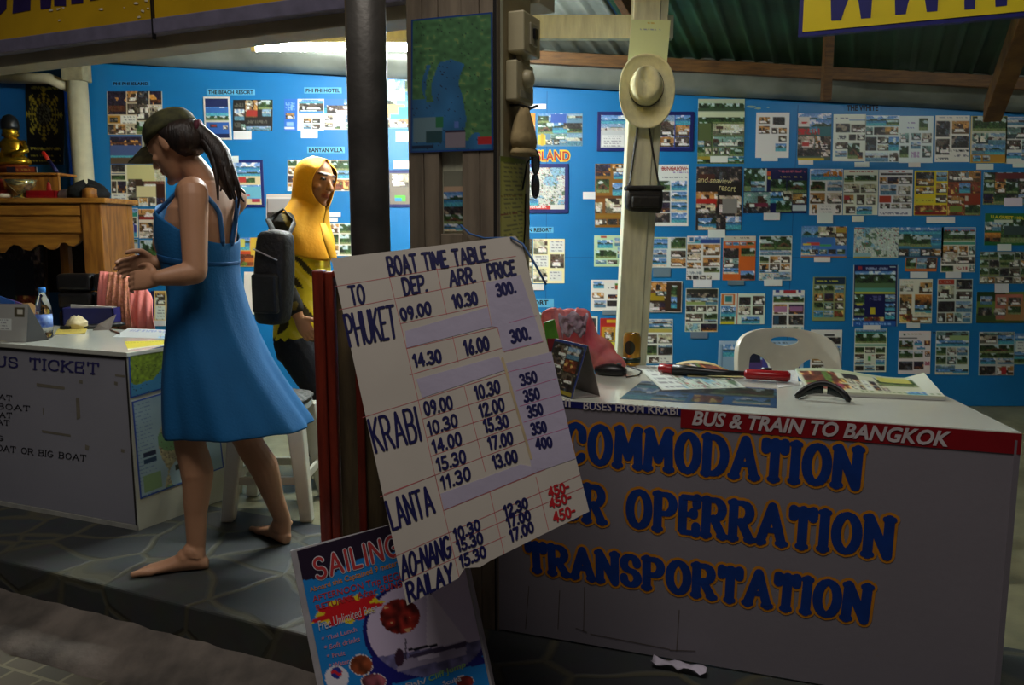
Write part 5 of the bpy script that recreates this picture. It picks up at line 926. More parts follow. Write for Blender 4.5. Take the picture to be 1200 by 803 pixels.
segs = [(s1(55, 305), s1(1035, 140)), (s1(80, 430), s1(870, 272)), (s1(410, 505), s1(905, 400)), (s1(445, 640), s1(940, 525)), (s1(352, 252), s1(445, 640)), (s1(445, 640), s2(460, 640)), (s1(608, 205), s1(662, 455)), (s1(695, 575), s1(725, 715)), (s1(840, 175), s1(905, 520)), (s1(935, 525), s1(975, 660)), (s1(905, 520), s1(935, 525)),
        (s2(320, 78), s2(760, -50)), (s2(100, 278), s2(785, 65)), (s2(380, 285), s2(800, 155)), (s2(400, 372), s2(820, 238)), (s2(418, 460), s2(840, 310)), (s2(440, 548), s2(870, 385)), (s2(575, 130), s2(675, 530)), (s2(755, 0), s2(890, 470)), (s2(200, 638), s2(440, 548)),
        (s3(70, 145), s3(355, 30)), (s3(400, 215), s3(930, 0)), (s3(145, 455), s3(1110, 30)), (s3(440, 385), s3(1125, 95)), (s3(180, 585), s3(720, 350)), (s3(355, 30), s3(480, 560)), (s3(640, 120), s3(715, 440)), (s3(880, 40), s3(945, 315))]
m = MB(); lines_on(m, TF, segs, .0014, .0004); m.build('red_ruling', LINERED, tt)
m = MB(); lines_on(m, TF, [(s2(790, 62), s2(985, 15)), (s2(820, 152), s2(1008, 95)), (s2(837, 225), s2(1025, 170)), (s2(855, 300), s2(1045, 240)), (s2(870, 385), s2(1065, 325)), (s1(1000, 500), s1(1150, 460)), (s1(975, 655), s1(1185, 600))], .0011, .0011); m.build('pink_ruling', mat('pink_line', (206, 96, 150), .6), tt)
m = MB(); lines_on(m, TF, [(s2(755, 0), s2(890, 470))], .006, .0012); m.build('tape_edge', mat('yellowed_tape', (196, 176, 140), .25), tt)
hand = {'navy': [], 'red': []}
def tx(s, f, a, b, c, d, w=.0064, k='navy', gap=.22): hand[k].append((s, [f(*a), f(*b), f(*c), f(*d)], w, gap))
tx('BOAT TIME TABLE', s1, (337, 147), (357, 243), (868, 88), (885, 163)); tx('TO', s1, (130, 305), (152, 402), (208, 295), (222, 392)); tx('DEP.', s1, (420, 262), (438, 348), (548, 242), (556, 328)); tx('ARR.', s1, (674, 222), (684, 302), (808, 200), (818, 276)); tx('PRICE', s1, (880, 185), (895, 262), (1022, 165), (1036, 238))
tx('PHUKET', s1, (105, 460), (142, 628), (372, 406), (396, 576), .0068); tx('09.00', s1, (408, 428), (424, 486), (568, 388), (578, 450)); tx('10.30', s1, (690, 354), (705, 418), (818, 334), (830, 396)); tx('300.', s1, (928, 294), (940, 356), (1020, 278), (1036, 334))
tx('14.30', s1, (478, 676), (492, 736), (622, 646), (634, 710)); tx('16.00', s1, (752, 600), (768, 674), (880, 576), (892, 642)); tx('300.', s1, (1004, 545), (1018, 608), (1100, 522), (1114, 584))
tx('KRABI', s2, (126, 290), (165, 440), (345, 230), (376, 382), .0068)
for s, a, b, c, d in (('09.00', (385, 208), (397, 266), (512, 177), (522, 235)), ('10.30', (402, 303), (414, 359), (536, 262), (545, 315)), ('14.00', (424, 388), (436, 442), (555, 345), (564, 402)), ('15.30', (444, 473), (456, 527), (575, 430), (584, 487)), ('11.30', (465, 558), (476, 614), (597, 510), (606, 566)),
                      ('10.30', (622, 134), (634, 192), (735, 103), (744, 158)), ('12.00', (643, 220), (656, 274), (755, 186), (764, 242)), ('15.30', (665, 290), (677, 346), (774, 265), (784, 318)), ('17.00', (685, 374), (697, 428), (796, 346), (804, 398)), ('13.00', (706, 460), (719, 516), (816, 430), (826, 482)),
                      ('350', (835, 80), (847, 127), (908, 62), (918, 108)), ('350', (853, 154), (862, 205), (920, 141), (930, 188)), ('350', (870, 228), (880, 277), (936, 215), (945, 260)), ('350', (888, 308), (898, 358), (953, 297), (962, 343)), ('400', (908, 378), (917, 425), (980, 370), (988, 413))): tx(s, s2, a, b, c, d, .0056)
tx('LANTA', s3, (98, 170), (137, 315), (322, 90), (354, 222), .0068); tx('AO-NANG', s3, (175, 458), (188, 575), (424, 345), (440, 450), .0066, gap=.18); tx('RAILAY', s3, (205, 595), (224, 690), (438, 490), (449, 582), .0068)
for s, a, b, c, d in (('10.30', (450, 314), (460, 372), (580, 262), (590, 312)), ('15.30', (465, 374), (477, 427), (595, 330), (604, 382)), ('15.30', (482, 453), (492, 512), (610, 400), (620, 452)), ('12.30', (711, 194), (722, 246), (828, 150), (837, 197)), ('17.00', (725, 254), (737, 302), (843, 214), (852, 260)), ('17.00', (741, 320), (753, 376), (858, 274), (868, 322))): tx(s, s3, a, b, c, d, .0056)
for s, a, b, c, d in (('450-', (942, 98), (951, 143), (1045, 66), (1053, 112)), ('450-', (948, 158), (957, 203), (1055, 122), (1064, 165)), ('450-', (968, 228), (977, 276), (1075, 188), (1086, 238))): tx(s, s3, a, b, c, d, .005, 'red')
for k, mt in (('navy', INKBLUE), ('red', INKRED)):
    m = MB()
    for s, q, w, gp in hand[k]: strokes_on(m, TF, s, q, w, .0014, None, gp, 0, 7)
    m.build('hand_lettering', mt, tt)['label'] = '%s hand lettering' % k
# blue cord tying it to the column
cz = TF.px(604, 281, .004); ce = TF.px(640, 334, .006)
tag(MB().tube([MF.px(541, 264, .006), MF.px(556, 274, .03), MF.px(580, 279, .07) , TF.px(600, 279.5, .006), TF.px(613, 287, .008), TF.px(628, 312, .012), ce], .0028, 8).build('blue_cord', mat('blue_cord', (70, 110, 170), .5)), 'thin blue cord tying the time table to the column', 'cord')

# ------------------------------------------------------------------ red brown framed stand behind the time table
sz = at_z(0, 0, 0); AO = at_y(365, 317, 2.17); zt_ = AO.z; AO = V((AO.x, 2.17, 0))
ARED = mat('red_brown_wood', (142, 46, 24), .45, rgb2=(98, 28, 14), scale=7, bump=.15, stretch=(6, 6, .8)); APAN = mat('drab_panel_wood', (104, 88, 58), .6, rgb2=(74, 62, 44), scale=6, bump=.2, stretch=(6, 6, .8))
st = thing('framed_stand', 'red brown wooden frame stand behind the time table board', 'stand', AO)
def stile(nm, x0, x1, y0, y1, zt, zb=0.0, mt=ARED): MB().box(AO.x + x0, AO.x + x1, AO.y + y0, AO.y + y1, zb, zt).build(nm, mt, st, bevel=.004)
stile('stile', 0, .03, 0, .05, zt_); stile('stile', .0305, .054, .008, .05, zt_ - .004); stile('panel', .055, .36, .032, .044, zt_ - .02, .06, APAN)
stile('stile', .104, .126, .02, .0318, zt_ - .022, .062); stile('stile', .361, .40, 0, .05, zt_); stile('rail', .053, .36, .0, .03, .06, 0); stile('rail', .053, .36, 0, .03, zt_, zt_ - .02)
for x0 in (.0, .37): MB().hexa([(AO.x + x0, AO.y + .10, 0), (AO.x + x0 + .03, AO.y + .10, 0), (AO.x + x0 + .03, AO.y + .135, 0), (AO.x + x0, AO.y + .135, 0), (AO.x + x0, AO.y + .052, zt_ - .1), (AO.x + x0 + .03, AO.y + .052, zt_ - .1), (AO.x + x0 + .03, AO.y + .085, zt_ - .1), (AO.x + x0, AO.y + .085, zt_ - .1)]).build('rear_leg', ARED, st)

# ------------------------------------------------------------------ sailing poster board standing on the street
SBN = V((-.18, -.94, .27)).normalized(); SBU = V((1, -.19, 0)); SBU = (SBU - SBN * SBU.dot(SBN)).normalized()
SBF = Frame(at_y(440, 720, 1.99), SBU, SBN)
k4 = lambda x, y: (340 + x / 3.954, 600 + y / 3.954)
face = [(348, 646), (530, 595), (594, 900), (410, 950)]
PS = [SBF.px(a, b, 0) for a, b in face]
# keep the board above the street: cut it level with the lower corners
vmin = min((-.196 - p.z) for p in PS)
def clampz(p, q):  # shorten the edge p->q so that q sits on the street
    t = (p.z + .197) / (p.z - q.z); return p + (q - p) * min(t, 1.0)
BLc = clampz(PS[0], PS[3]); BRc = clampz(PS[1], PS[2])
sb = thing('poster_board', 'leaning white edged board with the blue sailing poster', 'sign', BLc)
poly = [PS[0], PS[1], BRc, BLc]
ex = [PS[0] - SBU * .022 - SBN * .0, PS[1] + SBU * .006, BRc + SBU * .006, BLc - SBU * .022]
m = MB(); m.prism([p - SBN * .035 for p in ex], SBN * .034); m.build('board', mat('white_board_edge', (176, 172, 176), .5), sb, bevel=.003)
def sail_img(w, h):
    R = np.random.default_rng(5); im = np.zeros((h, w, 3)) + c3(30, 118, 186); Y, X = np.mgrid[0:h, 0:w]
    # pixel space of the photo for every sample of the picture
    TLp, TRp = np.array(face[0], float), np.array(face[1], float)
    BLp = np.array([410 + (410 - 348) * 0, 950], float); BRp = np.array(face[2], float)
    x = X / (w - 1); y = Y / (h - 1) * SAILH
    px = (TLp[0] * (1 - x) + TRp[0] * x) * (1 - y) + (BLp[0] * (1 - x) + BRp[0] * x) * y; py = (TLp[1] * (1 - x) + TRp[1] * x) * (1 - y) + (BLp[1] * (1 - x) + BRp[1] * x) * y
    zx = (px - 340) * 3.954; zy = (py - 600) * 3.954
    N = up(R.random((h // 4, w // 4)), h, w)
    hdr = ((zx - 520) / 430) ** 2 + ((zy - 520) / 330) ** 2 > 1; im[hdr & (zy < 330 - zx * .1)] = c3(38, 28, 44)
    ci = ((zx - 640) / 295) ** 2 + ((zy - 560) / 245) ** 2 < 1; c2 = ((zx - 640) / 275) ** 2 + ((zy - 555) / 225) ** 2 < 1
    im[ci] = c3(30, 26, 96); im[c2 | ((zx > 560) & (zy < 640) & (zy > 250))] = c3(186, 172, 196); 
    sea = c2 & (zy > 690 - (zx - 400) * .16); im[sea] = (c3(104, 100, 140) * (.7 + .5 * N[..., None]))[sea]
    im[((zx - 640) / 275) ** 2 + ((zy - 555) / 225) ** 2 > 1.0] = np.where((((zx - 640) / 275) ** 2 + ((zy - 555) / 225) ** 2 > 1.0)[..., None] & ((zy > 690) & (zx > 380))[..., None], c3(30, 30, 110), im)[((zx - 640) / 275) ** 2 + ((zy - 555) / 225) ** 2 > 1.0]
    low = zy > 812 - (zx - 480) * .22; im[low & (zx > 480)] = c3(30, 120, 190)
    # dish of red shellfish
    dd = ((zx - 517) / 92) ** 2 + ((zy - 498) / 82) ** 2; im[dd < 1] = (c3(150, 44, 36) * (.35 + 1.0 * N[..., None]))[dd < 1]; im[(dd < 1) & (N > .82)] = c3(220, 170, 120)
    # sail boat
    im[(np.abs(zx - 655 - (zy - 400) * .09) < 9) & (zy > 380) & (zy < 610)] = c3(34, 30, 50)
    im[(zx > 640) & (zx < 655 + (zy - 385) * .74) & (zy > 395) & (zy < 640 - (zx - 690) * .25)] = c3(206, 194, 210)
    hull = (zy > 705 - (zx - 500) * .21) & (zy < 762 - (zx - 500) * .27) & (zx > 505) & (zx < 822); im[hull] = c3(150, 140, 164)
    im[(zy > 690 - (zx - 500) * .23) & (zy < 707 - (zx - 500) * .21) & (zx > 560) & (zx < 822)] = c3(70, 60, 86); im[(zy > 650 - (zx - 560) * .19) & (zy < 662 - (zx - 560) * .19) & (zx > 555) & (zx < 690)] = c3(20, 18, 34)
    im[((zx - 515) / 22) ** 2 + ((zy - 690) / 42) ** 2 < 1] = c3(60, 36, 54); im[(zy > 685 - (zx - 600) * .19) & (zy < 706 - (zx - 600) * .19) & (zx > 600) & (zx < 700)] = c3(190, 180, 200)
    im[(np.abs(zx - 545) < 3) & (zy > 600) & (zy < 700)] = c3(50, 40, 60)
    # star burst and round pictures
    th = np.arctan2((zy - 468 + (zx - 270) * .25) * 2.6, zx - 270); rr = np.hypot((zy - 468 + (zx - 270) * .25) * 2.6, zx - 270)
    im[rr < 150 + 26 * np.sin(th * 9 + 1) * (np.sin(th * 5) > -.3)] = c3(206, 186, 40); im[rr < 138 + 34 * np.sin(th * 7)] = c3(186, 30, 36)
    for cx, cy, rx, ry, c in ((337, 725, 52, 46, (120, 60, 36)), (395, 800, 56, 34, (130, 70, 80)), (815, 800, 40, 26, (120, 40, 36))):
        e = ((zx - cx) / rx) ** 2 + ((zy - cy) / ry) ** 2; im[e < 1.15] = c3(210, 200, 200); im[e < 1] = (c3(*c) * (.5 + N[..., None] * .9))[e < 1]
    e = ((zx - 222) / 56) ** 2 + ((zy - 785) / 58) ** 2; im[e < 1] = c3(206, 204, 216); e = ((zx - 220) / 27) ** 2 + ((zy - 762) / 27) ** 2; im[e < 1] = c3(40, 50, 130); im[(e < 1) & (np.abs(zy - 762 - 6 * np.sin((zx - 220) * .12)) < 7)] = c3(190, 40, 50)
    return np.clip(im * 1.2, 0, 1)
SAILH = 1.0
tq = [PS[0], PS[1], clampz(PS[1], PS[2]) if PS[2].z < -.19 else PS[2], clampz(PS[0], PS[3])]
SAILH = (tq[3] - PS[0]).length / (PS[3] - PS[0]).length
def wbil(x, y): return (PS[0] * (1 - x) + PS[1] * x) * (1 - y) + (PS[3] * (1 - x) + PS[2] * x) * y
BL2 = wbil(0, SAILH); BR2 = wbil(1, SAILH)
link('poster_sheet', pic_mesh('poster_sheet', [PS[0] + SBN * .001, PS[1] + SBN * .001, BR2 + SBN * .001, BL2 + SBN * .001], SBN, sail_img(150, 190), .0015), GLOSS, sb)
PINK = mat('pink_ink', (206, 60, 84), .5); ORI = mat('orange_ink', (220, 140, 40), .5); RDI = mat('brick_red_ink', (196, 60, 62), .5); WHI = mat('white_ink', (220, 214, 220), .5); GRI = mat('green_ink', (150, 196, 120), .5)
def stext(items, name, mt, d=.0022, **k):
    m = MB()
    for s, a, b, c, e, o in items: text_on(m, SBF, s, [k4(*a), k4(*b), k4(*c), k4(*e)], d, **dict(k, **o))
    return m.build(name, mt, sb)
m = MB(); sq = [k4(108, 222), k4(128, 312), k4(490, 108), k4(508, 198)]
strokes_on(m, SBF, 'SAILING', sq, .0125, .0018, None, .3, 0, 8); m.build('lettering', WHI, sb)
m = MB(); strokes_on(m, SBF, 'SAILING', sq, .0078, .0024, None, .3, 0, 8); m.build('lettering', RDI, sb)
stext([('Aboard this Captained 9 meter Sail', (88, 352), (95, 372), (545, 205), (549, 235), dict(bold=.012))], 'lettering', ORI)
stext([('AFTERNOON Trip BEGINS', (102, 392), (108, 418), (560, 262), (566, 295), dict(bold=.012)), ('RETURNS After SUNSET', (118, 432), (124, 456), (565, 300), (570, 332), dict(bold=.012))], 'lettering', RDI)
stext([('Free Unlimited Beer', (130, 505), (138, 552), (402, 420), (408, 458), {})], 'lettering', WHI, .003)
stext([('* Thai Lunch', (146, 582), (150, 600), (308, 532), (312, 552), {}), ('* Soft drinks', (158, 622), (162, 642), (322, 575), (326, 598), {}), ('* Fruit', (170, 662), (174, 680), (254, 642), (258, 662), {}), ('* Water', (180, 705), (184, 725), (274, 680), (278, 700), {})], 'lettering', mat('pale_pink_ink', (214, 150, 176), .5), bold=.02)
stext([('Fish/', (535, 795), (540, 812), (630, 768), (634, 792), {}), ('Scuba', (705, 785), (709, 806), (792, 760), (795, 780), {})], 'lettering', WHI, bold=.02)
stext([('Cliff Jump', (640, 762), (645, 786), (812, 690), (816, 715), {})], 'lettering', GRI, bold=.02)

# crumpled litter in front of the counter
m = MB(); R3 = random.Random(2); cc0 = at_z(796, 786, 0)
rows = [[cc0 + FU * (u * .075) + FP * (-.02 + .03 * v) + V((0, 0, .004 + .016 * abs(sin(u * 4 + v * 2)) + R3.uniform(0, .008))) for u in np.linspace(-1, 1, 11)] for v in np.linspace(0, 1, 5)]
m.grid([list(reversed(r)) for r in rows]); tag(m.build('paper_litter', mat('dull_paper', (196, 188, 204), .6), solid=.0015), 'crumpled white paper on the slate before the counter', 'litter')['kind'] = 'thing'
# ================================================================== things on the right counter
def CT(px, py): return at_z(px, py, ZC)
def flat(name, label, cat, pts, im, dz=.0008, th=.0006, m_=PRINT, bend=None):
    q = [CT(a, b) + V((0, 0, dz)) for a, b in pts]
    o = link(name, pic_mesh(name, q, (0, 0, 1), im, th, bend), m_, None); return tag(o, label, cat)
im = paint(90, 26, (40, 70, 120), [('isle', 0, 0, 100, 40), ('sunset', 18, 2, 30, 50), ('dark', 34, 10, 60, 50), ('bung', 56, 8, 98, 50), ('#2a70b0', 0, 52, 100, 100), ('beach', 20, 58, 42, 92), ('food', 46, 58, 66, 92), ('beach', 72, 56, 96, 90), ('sea', 0, 40, 20, 98)], 51)
im = im * .55
flat('picture_mat', 'dark blue picture mat lying flat at the counter edge', 'poster', [(752, 447), (910, 456), (910, 478.5), (726, 467.5)], im)
im = paint(60, 20, (204, 204, 190), [('text', 4, 4, 40, 96), ('map', 30, 30, 96, 96), ('#5a8ab8', 44, 20, 70, 60), ('~6a7a8a', 50, 6, 96, 30)], 52)
flat('leaflet', 'unfolded white leaflet under the red handled tool', 'leaflet', [(744, 429), (836, 429), (874, 455), (776, 458)], im, .0022)
im = paint(54, 20, (190, 180, 110), [('warm', 2, 4, 60, 50), ('~7a6a3a', 6, 50, 80, 90), ('food', 40, 20, 98, 80), ('#d0c890', 0, 0, 100, 14)], 53)
flat('magazine', 'tan magazine with curled pages behind the tool shaft', 'magazine', [(792, 427.5), (838, 429), (872, 444), (806, 443)], im, .006, .005, PRINT, lambda x, y: .012 * np.sin(x * 3.0) * (1 - y) ** 2 )
im = paint(18, 26, (214, 212, 204), [('~b8b8c0', 10, 20, 90, 80)], 54)
flat('paper_sheet', 'plain white sheet behind the red handle of the tool', 'paper', [(906, 436), (934, 434), (936, 452), (912, 455)], im, .0012)
im = paint(84, 26, (206, 204, 180), [('#b8c0a0', 0, 0, 100, 20), ('food', 2, 14, 30, 90), ('~a03a5a', 4, 60, 30, 86), ('G', 6, 2, 30, 44, 64, 90, 'food room warm text night room'), ('jungle', 60, 10, 88, 56), ('#c8c060', 62, 10, 86, 40), ('dark', 34, 20, 46, 44), ('#d8d8cc', 88, 2, 100, 98), ('~6a8a3a', 40, 86, 98, 98), ('sky', 74, 80, 88, 98)], 55)
flat('newspaper', 'folded colour newspaper at the right behind black sunglasses', 'newspaper', [(932, 436), (1082, 447), (1107, 470), (948, 463)], im, .013, .012, PRINT, lambda x, y: .007 * np.sin(x * 6.2) * (1 - y) + .016 * np.clip((x - .86) / .14, 0, 1) * (1 - y))
# red and black tool lying across the papers
a = CT(776, 441) + V((0, 0, .022)); b = CT(878, 446) + V((0, 0, .022)); c = CT(925, 449) + V((0, 0, .022))
tool = thing('hand_tool', 'red and black hand tool lying across the papers', 'tool', g2((a + c) / 2, ZC + .003))
ua = (c - a).normalized()
def capsule(m, p, q, r, fl=.8): m.tube([p - (q - p).normalized() * 0, p + (q - p) * .06, p + (q - p) * .5, p + (q - p) * .94, q], [r * .6, r, r * .92, r, r * .6], 14, True, fl)
m = MB(); capsule(m, CT(872, 446) + V((0, 0, .022)), CT(926, 449.5) + V((0, 0, .022)), .021); m.build('handle', REDP, tool)
m = MB(); capsule(m, CT(773, 438) + V((0, 0, .02)), CT(790, 440) + V((0, 0, .02)), .02); m.build('end_grip', REDP, tool)
MB().tube([CT(789, 440) + V((0, 0, .02)), CT(808, 441.5) + V((0, 0, .02)), CT(842, 444) + V((0, 0, .02)), CT(874, 446) + V((0, 0, .022))], [.019, .017, .010, .008], 12).build('shaft', BLACKP, tool)
MB().tube([CT(892, 444.5) + V((0, 0, .034)), CT(904, 445.5) + V((0, 0, .034))], .009, 10, True, .6).build('trigger_button', BLACKP, tool)
# sunglasses lying on the counter
gl = thing('sunglasses', 'black wraparound sunglasses lying on the counter front', 'sunglasses', CT(964, 464))
pts = []
for i in range(15):
    t = i / 14; x = 933 + 62 * t; base = CT(x, 468 + 4.5 * t); pts.append(base + V((0, 0, .006 + .040 * sin(pi * t) ** .7)) + FP * (.025 * sin(pi * t)))
MB().tube(pts, .0058, 8, True, 1.5).build('frame', BLACKP, gl)
for s, e in ((1, 7), (8, 13)):
    m = MB(); top = pts[s:e + 1]; bot = [p - V((0, 0, max(.004, (p.z - ZC) * .62))) - FP * .004 for p in top]; m.grid([top, bot]); m.build('lens', mat('dark_lens', (24, 34, 34), .1), gl, solid=.0015)
MB().tube([pts[0], pts[0] + FP * .05 + FU * .02, CT(962, 453) + V((0, 0, .01)), CT(985, 456) + V((0, 0, .006))], .0042, 8).build('temple', BLACKP, gl)
MB().tube([pts[-1], pts[-1] + FP * .045 - FU * .01, CT(958, 458) + V((0, 0, .012)), CT(940, 459) + V((0, 0, .006))], .0042, 8).build('temple', BLACKP, gl)
# tent calendar
A0_, A1_ = V((.130, 2.455, .882)), V((.213, 2.300, .882)); L1_ = V((.170, 2.288, ZC + .001)); R1_ = V((.254, 2.322, ZC + .001)); bk_ = A0_ - A1_; L0_, R0_ = L1_ + bk_, R1_ + bk_
tc_ = thing('tent_calendar', 'dark tent calendar standing beside the time table edge', 'calendar', g2((L1_ + R0_) / 2, ZC))
im = paint(40, 60, (34, 40, 60), [('dark', 4, 4, 96, 90), ('G', 2, 3, 10, 10, 90, 80, 'dim pool dim food dark dim'), ('#2a3c80', 0, 0, 100, 5), ('#2a3c80', 94, 0, 100, 100), ('#a08c34', 4, 90, 96, 97)], 61)
nf = (L1_ - L0_).cross(A0_ - L0_).normalized(); nf = nf if nf.x < 0 else -nf
link('picture_face', pic_mesh('picture_face', [A0_, A1_, L1_, L0_], nf, im, .0015), GLOSS, tc_)
GREYC = mat('grey_card', (132, 122, 116), .6)
MB().add([A0_ + V((.003, 0, 0)), A1_ + V((.003, 0, 0)), R1_, R0_], [(0, 1, 2, 3)]).build('back_card', GREYC, tc_, solid=.0015)
MB().add([L1_ + V((.004, 0, .001)), R1_ - V((.003, 0, -.001)), R0_ - V((.003, 0, -.001)), L0_ + V((.004, 0, .001))], [(0, 1, 2, 3)]).build('base_flap', GREYC, tc_, solid=.001)
# packets behind the calendar
g0 = CT(646, 448)
m = MB(); gm = mat('green_packet', (110, 170, 60), .3, rgb2=(60, 110, 40), scale=12)
q0 = [at_y(637, 378, 2.53), at_y(650, 374, 2.53), at_y(655, 397, 2.53), at_y(654, 428, 2.53), at_y(643, 424, 2.53)]
gp = thing('green_packet', 'small green packet leaning behind the tent calendar', 'packet', V((q0[4].x, 2.53, ZC)))
m.prism([p - V((0, 0, 0)) for p in q0], (0, .012, 0)); m.build('leafy_wrapper', gm, gp, bevel=.003)
MB().prism([at_y(641, 397, 2.525), at_y(655, 397, 2.525), V((at_y(656, 440, 2.525).x, 2.525, ZC + .001)), V((at_y(648, 440, 2.525).x, 2.525, ZC + .001))], (0, .016, 0)).build('red_base', mat('dark_red_card', (116, 26, 34), .5), gp)
# pink plastic bag: a knotted bag with something inside
def bag_pt(u, w):
    return None
BY = 2.68
sil = [(636, 372), (642, 365), (652, 363), (664, 365), (676, 364), (684, 363), (691, 366), (695, 377), (700, 390), (708, 398), (716, 404), (724, 414), (731, 424), (737, 433)]
top = [at_y(a, b, BY) for a, b in sil]
m = MB(); Rb = np.random.default_rng(3); rings = []
n = 26; xs0, xs1 = top[0].x, top[-1].x
prof = [(t_.x, t_.z) for t_ in top]
def hz(x): return float(np.interp(x, [p[0] for p in prof], [p[1] for p in prof]))
K = 30
for i in range(K + 1):
    x = xs0 + (xs1 - xs0) * i / K; h = max(.012, hz(x) - ZC); ring = []
    dep = .085 * (sin(pi * (i + 1.2) / (K + 2.4)) ** .6)
    for j in range(n):
        a_ = 2 * pi * j / n; cz_, sy = .5 - .5 * cos(a_), sin(a_)
        cr = 1 + .10 * sin(5 * a_ + i * .9) + .08 * sin(9 * a_ - i * 1.7) + Rb.normal() * .025
        ring.append(V((x + .008 * sin(a_ * 3 + i), BY + .085 + dep * sy * cr * (1 - .45 * cz_), ZC + .002 + h * min(1.0, cz_ * (1 + .03 * sin(i * 2.1))))))
    rings.append(ring)
m.loft(rings)
PB = mat('pink_plastic_film', (236, 104, 108), .22, var=.2, scale=9, bump=.55, bscale=16, rgb2=(240, 158, 152)); PB.node_tree.nodes['Principled BSDF'].inputs['Transmission Weight'].default_value = .35; PB.node_tree.nodes['Principled BSDF'].inputs['IOR'].default_value = 1.1
pbag = thing('plastic_bag', 'crumpled pink plastic bag behind the tent calendar', 'bag', V(((xs0 + xs1) / 2, BY + .08, ZC)))
m.build('bag_film', PB, pbag, sub=1)
m = MB(); c0 = at_y(672, 366, BY) + V((0, .06, -.01)); 
rows = [[c0 + V((.05 * cos(u) * (1 - .3 * v), .02 + .02 * v, -.005 - .07 * v + .05 * sin(u) * .2 + .008 * sin(u * 5 + v * 7))) for u in np.linspace(pi, 0, 14)] for v in np.linspace(0, 1, 7)]
fl = mat('clear_film', (206, 190, 206), .12, trans=.4, bump=.6, bscale=30)
m.grid([[V((p.x, BY - .012 + .03 * abs(sin(j * .7 + i)), p.z)) for j, p in enumerate(r)] for i, r in enumerate(rows)]); m.build('clear_fold', fl, pbag, solid=.001)
# drink can
cn0 = CT(740, 428); 
can = thing('drink_can', 'gold drink can with dark green base at the foot of the post', 'can', g2(cn0, ZC)); cr_ = .0315
m = MB(); hh = .115; k_ = []
prof = [(.024, 0), (.029, .003), (cr_, .012), (cr_, hh - .014), (.026, hh - .003), (.0265, hh), (.024, hh - .002)]
m.lathe(prof, g2(cn0, ZC), n=32)
cm = mat('gold_can', (188, 142, 52), .3, .6, .15, 8); m.build('can_body', cm, can)
m = MB(); m.lathe([(cr_ + .0004, .012), (cr_ + .0004, .030)], g2(cn0, ZC), n=32); m.build('base_band', mat('dark_green_print', (24, 46, 26), .35), can)
m = MB(); ra = [(-.4 + a_, b_) for a_, b_ in [(.62 * cos(t) , .025 * sin(t)) for t in np.linspace(0, 2 * pi, 24)[:-1]]]
fa = -pi / 2
rr_ = [[g2(cn0, ZC) + V(((cr_ + .0006) * cos(fa - .4 + .62 * q_ * cos(t)), (cr_ + .0006) * sin(fa - .4 + .62 * q_ * cos(t)), .066 + .025 * q_ * sin(t))) for t in np.linspace(0, 2 * pi, 25)[:-1]] for q_ in (1, .75, .5, .25, .02)]
m.loft(rr_, False); m.build('oval_badge', mat('dark_badge', (40, 46, 26), .4), can)
m = MB(); m.lathe([(.0001, hh - .004), (.024, hh - .004), (.024, hh - .002)], g2(cn0, ZC), n=24); m.build('lid', mat('bare_aluminium', (190, 190, 190), .25, .9), can)
MB().tube([g2(cn0, ZC + hh - .002), g2(cn0, ZC + hh + .001) + V((.012, -.004, 0))], .004, 8, True, .5).build('pull_tab', mat('bare_aluminium', (190, 190, 190)), can)
# computer mouse with its cord
mc = CT(716, 440)
ms = thing('computer_mouse', 'black computer mouse in front of the pink bag', 'mouse', mc)
m = MB(); rings = []
for i in range(9):
    t_ = i / 8; r = .028 * sin(pi * min(.98, .1 + .85 * t_)) ** .5; rings.append([mc + FU * (-.052 + .104 * t_) + FP * (r * cos(a_)) + V((0, 0, max(.001, .016 + .030 * sin(pi * (.15 + .7 * t_)) * sin(a_) * .8))) for a_ in [2 * pi * j / 16 for j in range(16)]])
m.loft(rings); m.build('shell', BLACKP, ms)
MB().tube([mc + FU * .02 + FP * -.0 + V((0, 0, .040)), mc + FU * .035 + V((0, 0, .036))], .005, 8).build('scroll_wheel', mat('grey_rubber', (70, 70, 72), .6), ms)
MB().tube([mc + FU * .05 + V((0, 0, .012)), CT(734, 443) + V((0, 0, .003)), CT(748, 441) + V((0, 0, .003)), CT(752, 436) + V((0, 0, .003)), CT(742, 432) + V((0, 0, .003)), CT(735, 430) + V((0, 0, .003))], .0022, 6).build('cord', BLACKP, ms)

# ------------------------------------------------------------------ white plastic chair behind the counter
CY = 3.42
k6 = lambda x, y: (800 + x / 6, 320 + y / 6)
pc = thing('plastic_chair', 'white plastic chair behind the service counter', 'chair', V((at_y(918, 420, CY).x, CY - .2, 0)))
outer = [(343, 780), (344, 700), (345, 560), (360, 485), (405, 432), (480, 405), (560, 393), (700, 390), (820, 395), (930, 415), (1010, 455), (1055, 510), (1068, 580), (1069, 720), (1070, 790), (990, 790), (985, 720), (975, 625), (945, 595), (880, 603), (825, 640), (790, 695), (775, 760), (625, 760), (615, 700), (605, 640), (570, 592), (510, 562), (460, 562), (440, 600), (430, 700), (428, 780)]
slot = [(612, 472), (640, 456), (700, 450), (790, 455), (818, 470), (810, 495), (770, 506), (715, 519), (660, 507), (622, 490)]
def cpt(x, y):
    p = at_y(*k6(x, y), CY); t = (x - 706) / 363.0
    return V((p.x, CY - .075 * t * t + .10 * (p.z - .6), p.z))
def dens(P, n=3):
    o = []
    for a_, b_ in zip(P, P[1:] + P[:1]):
        for i in range(n): o.append((a_[0] + (b_[0] - a_[0]) * i / n, a_[1] + (b_[1] - a_[1]) * i / n))
    return o
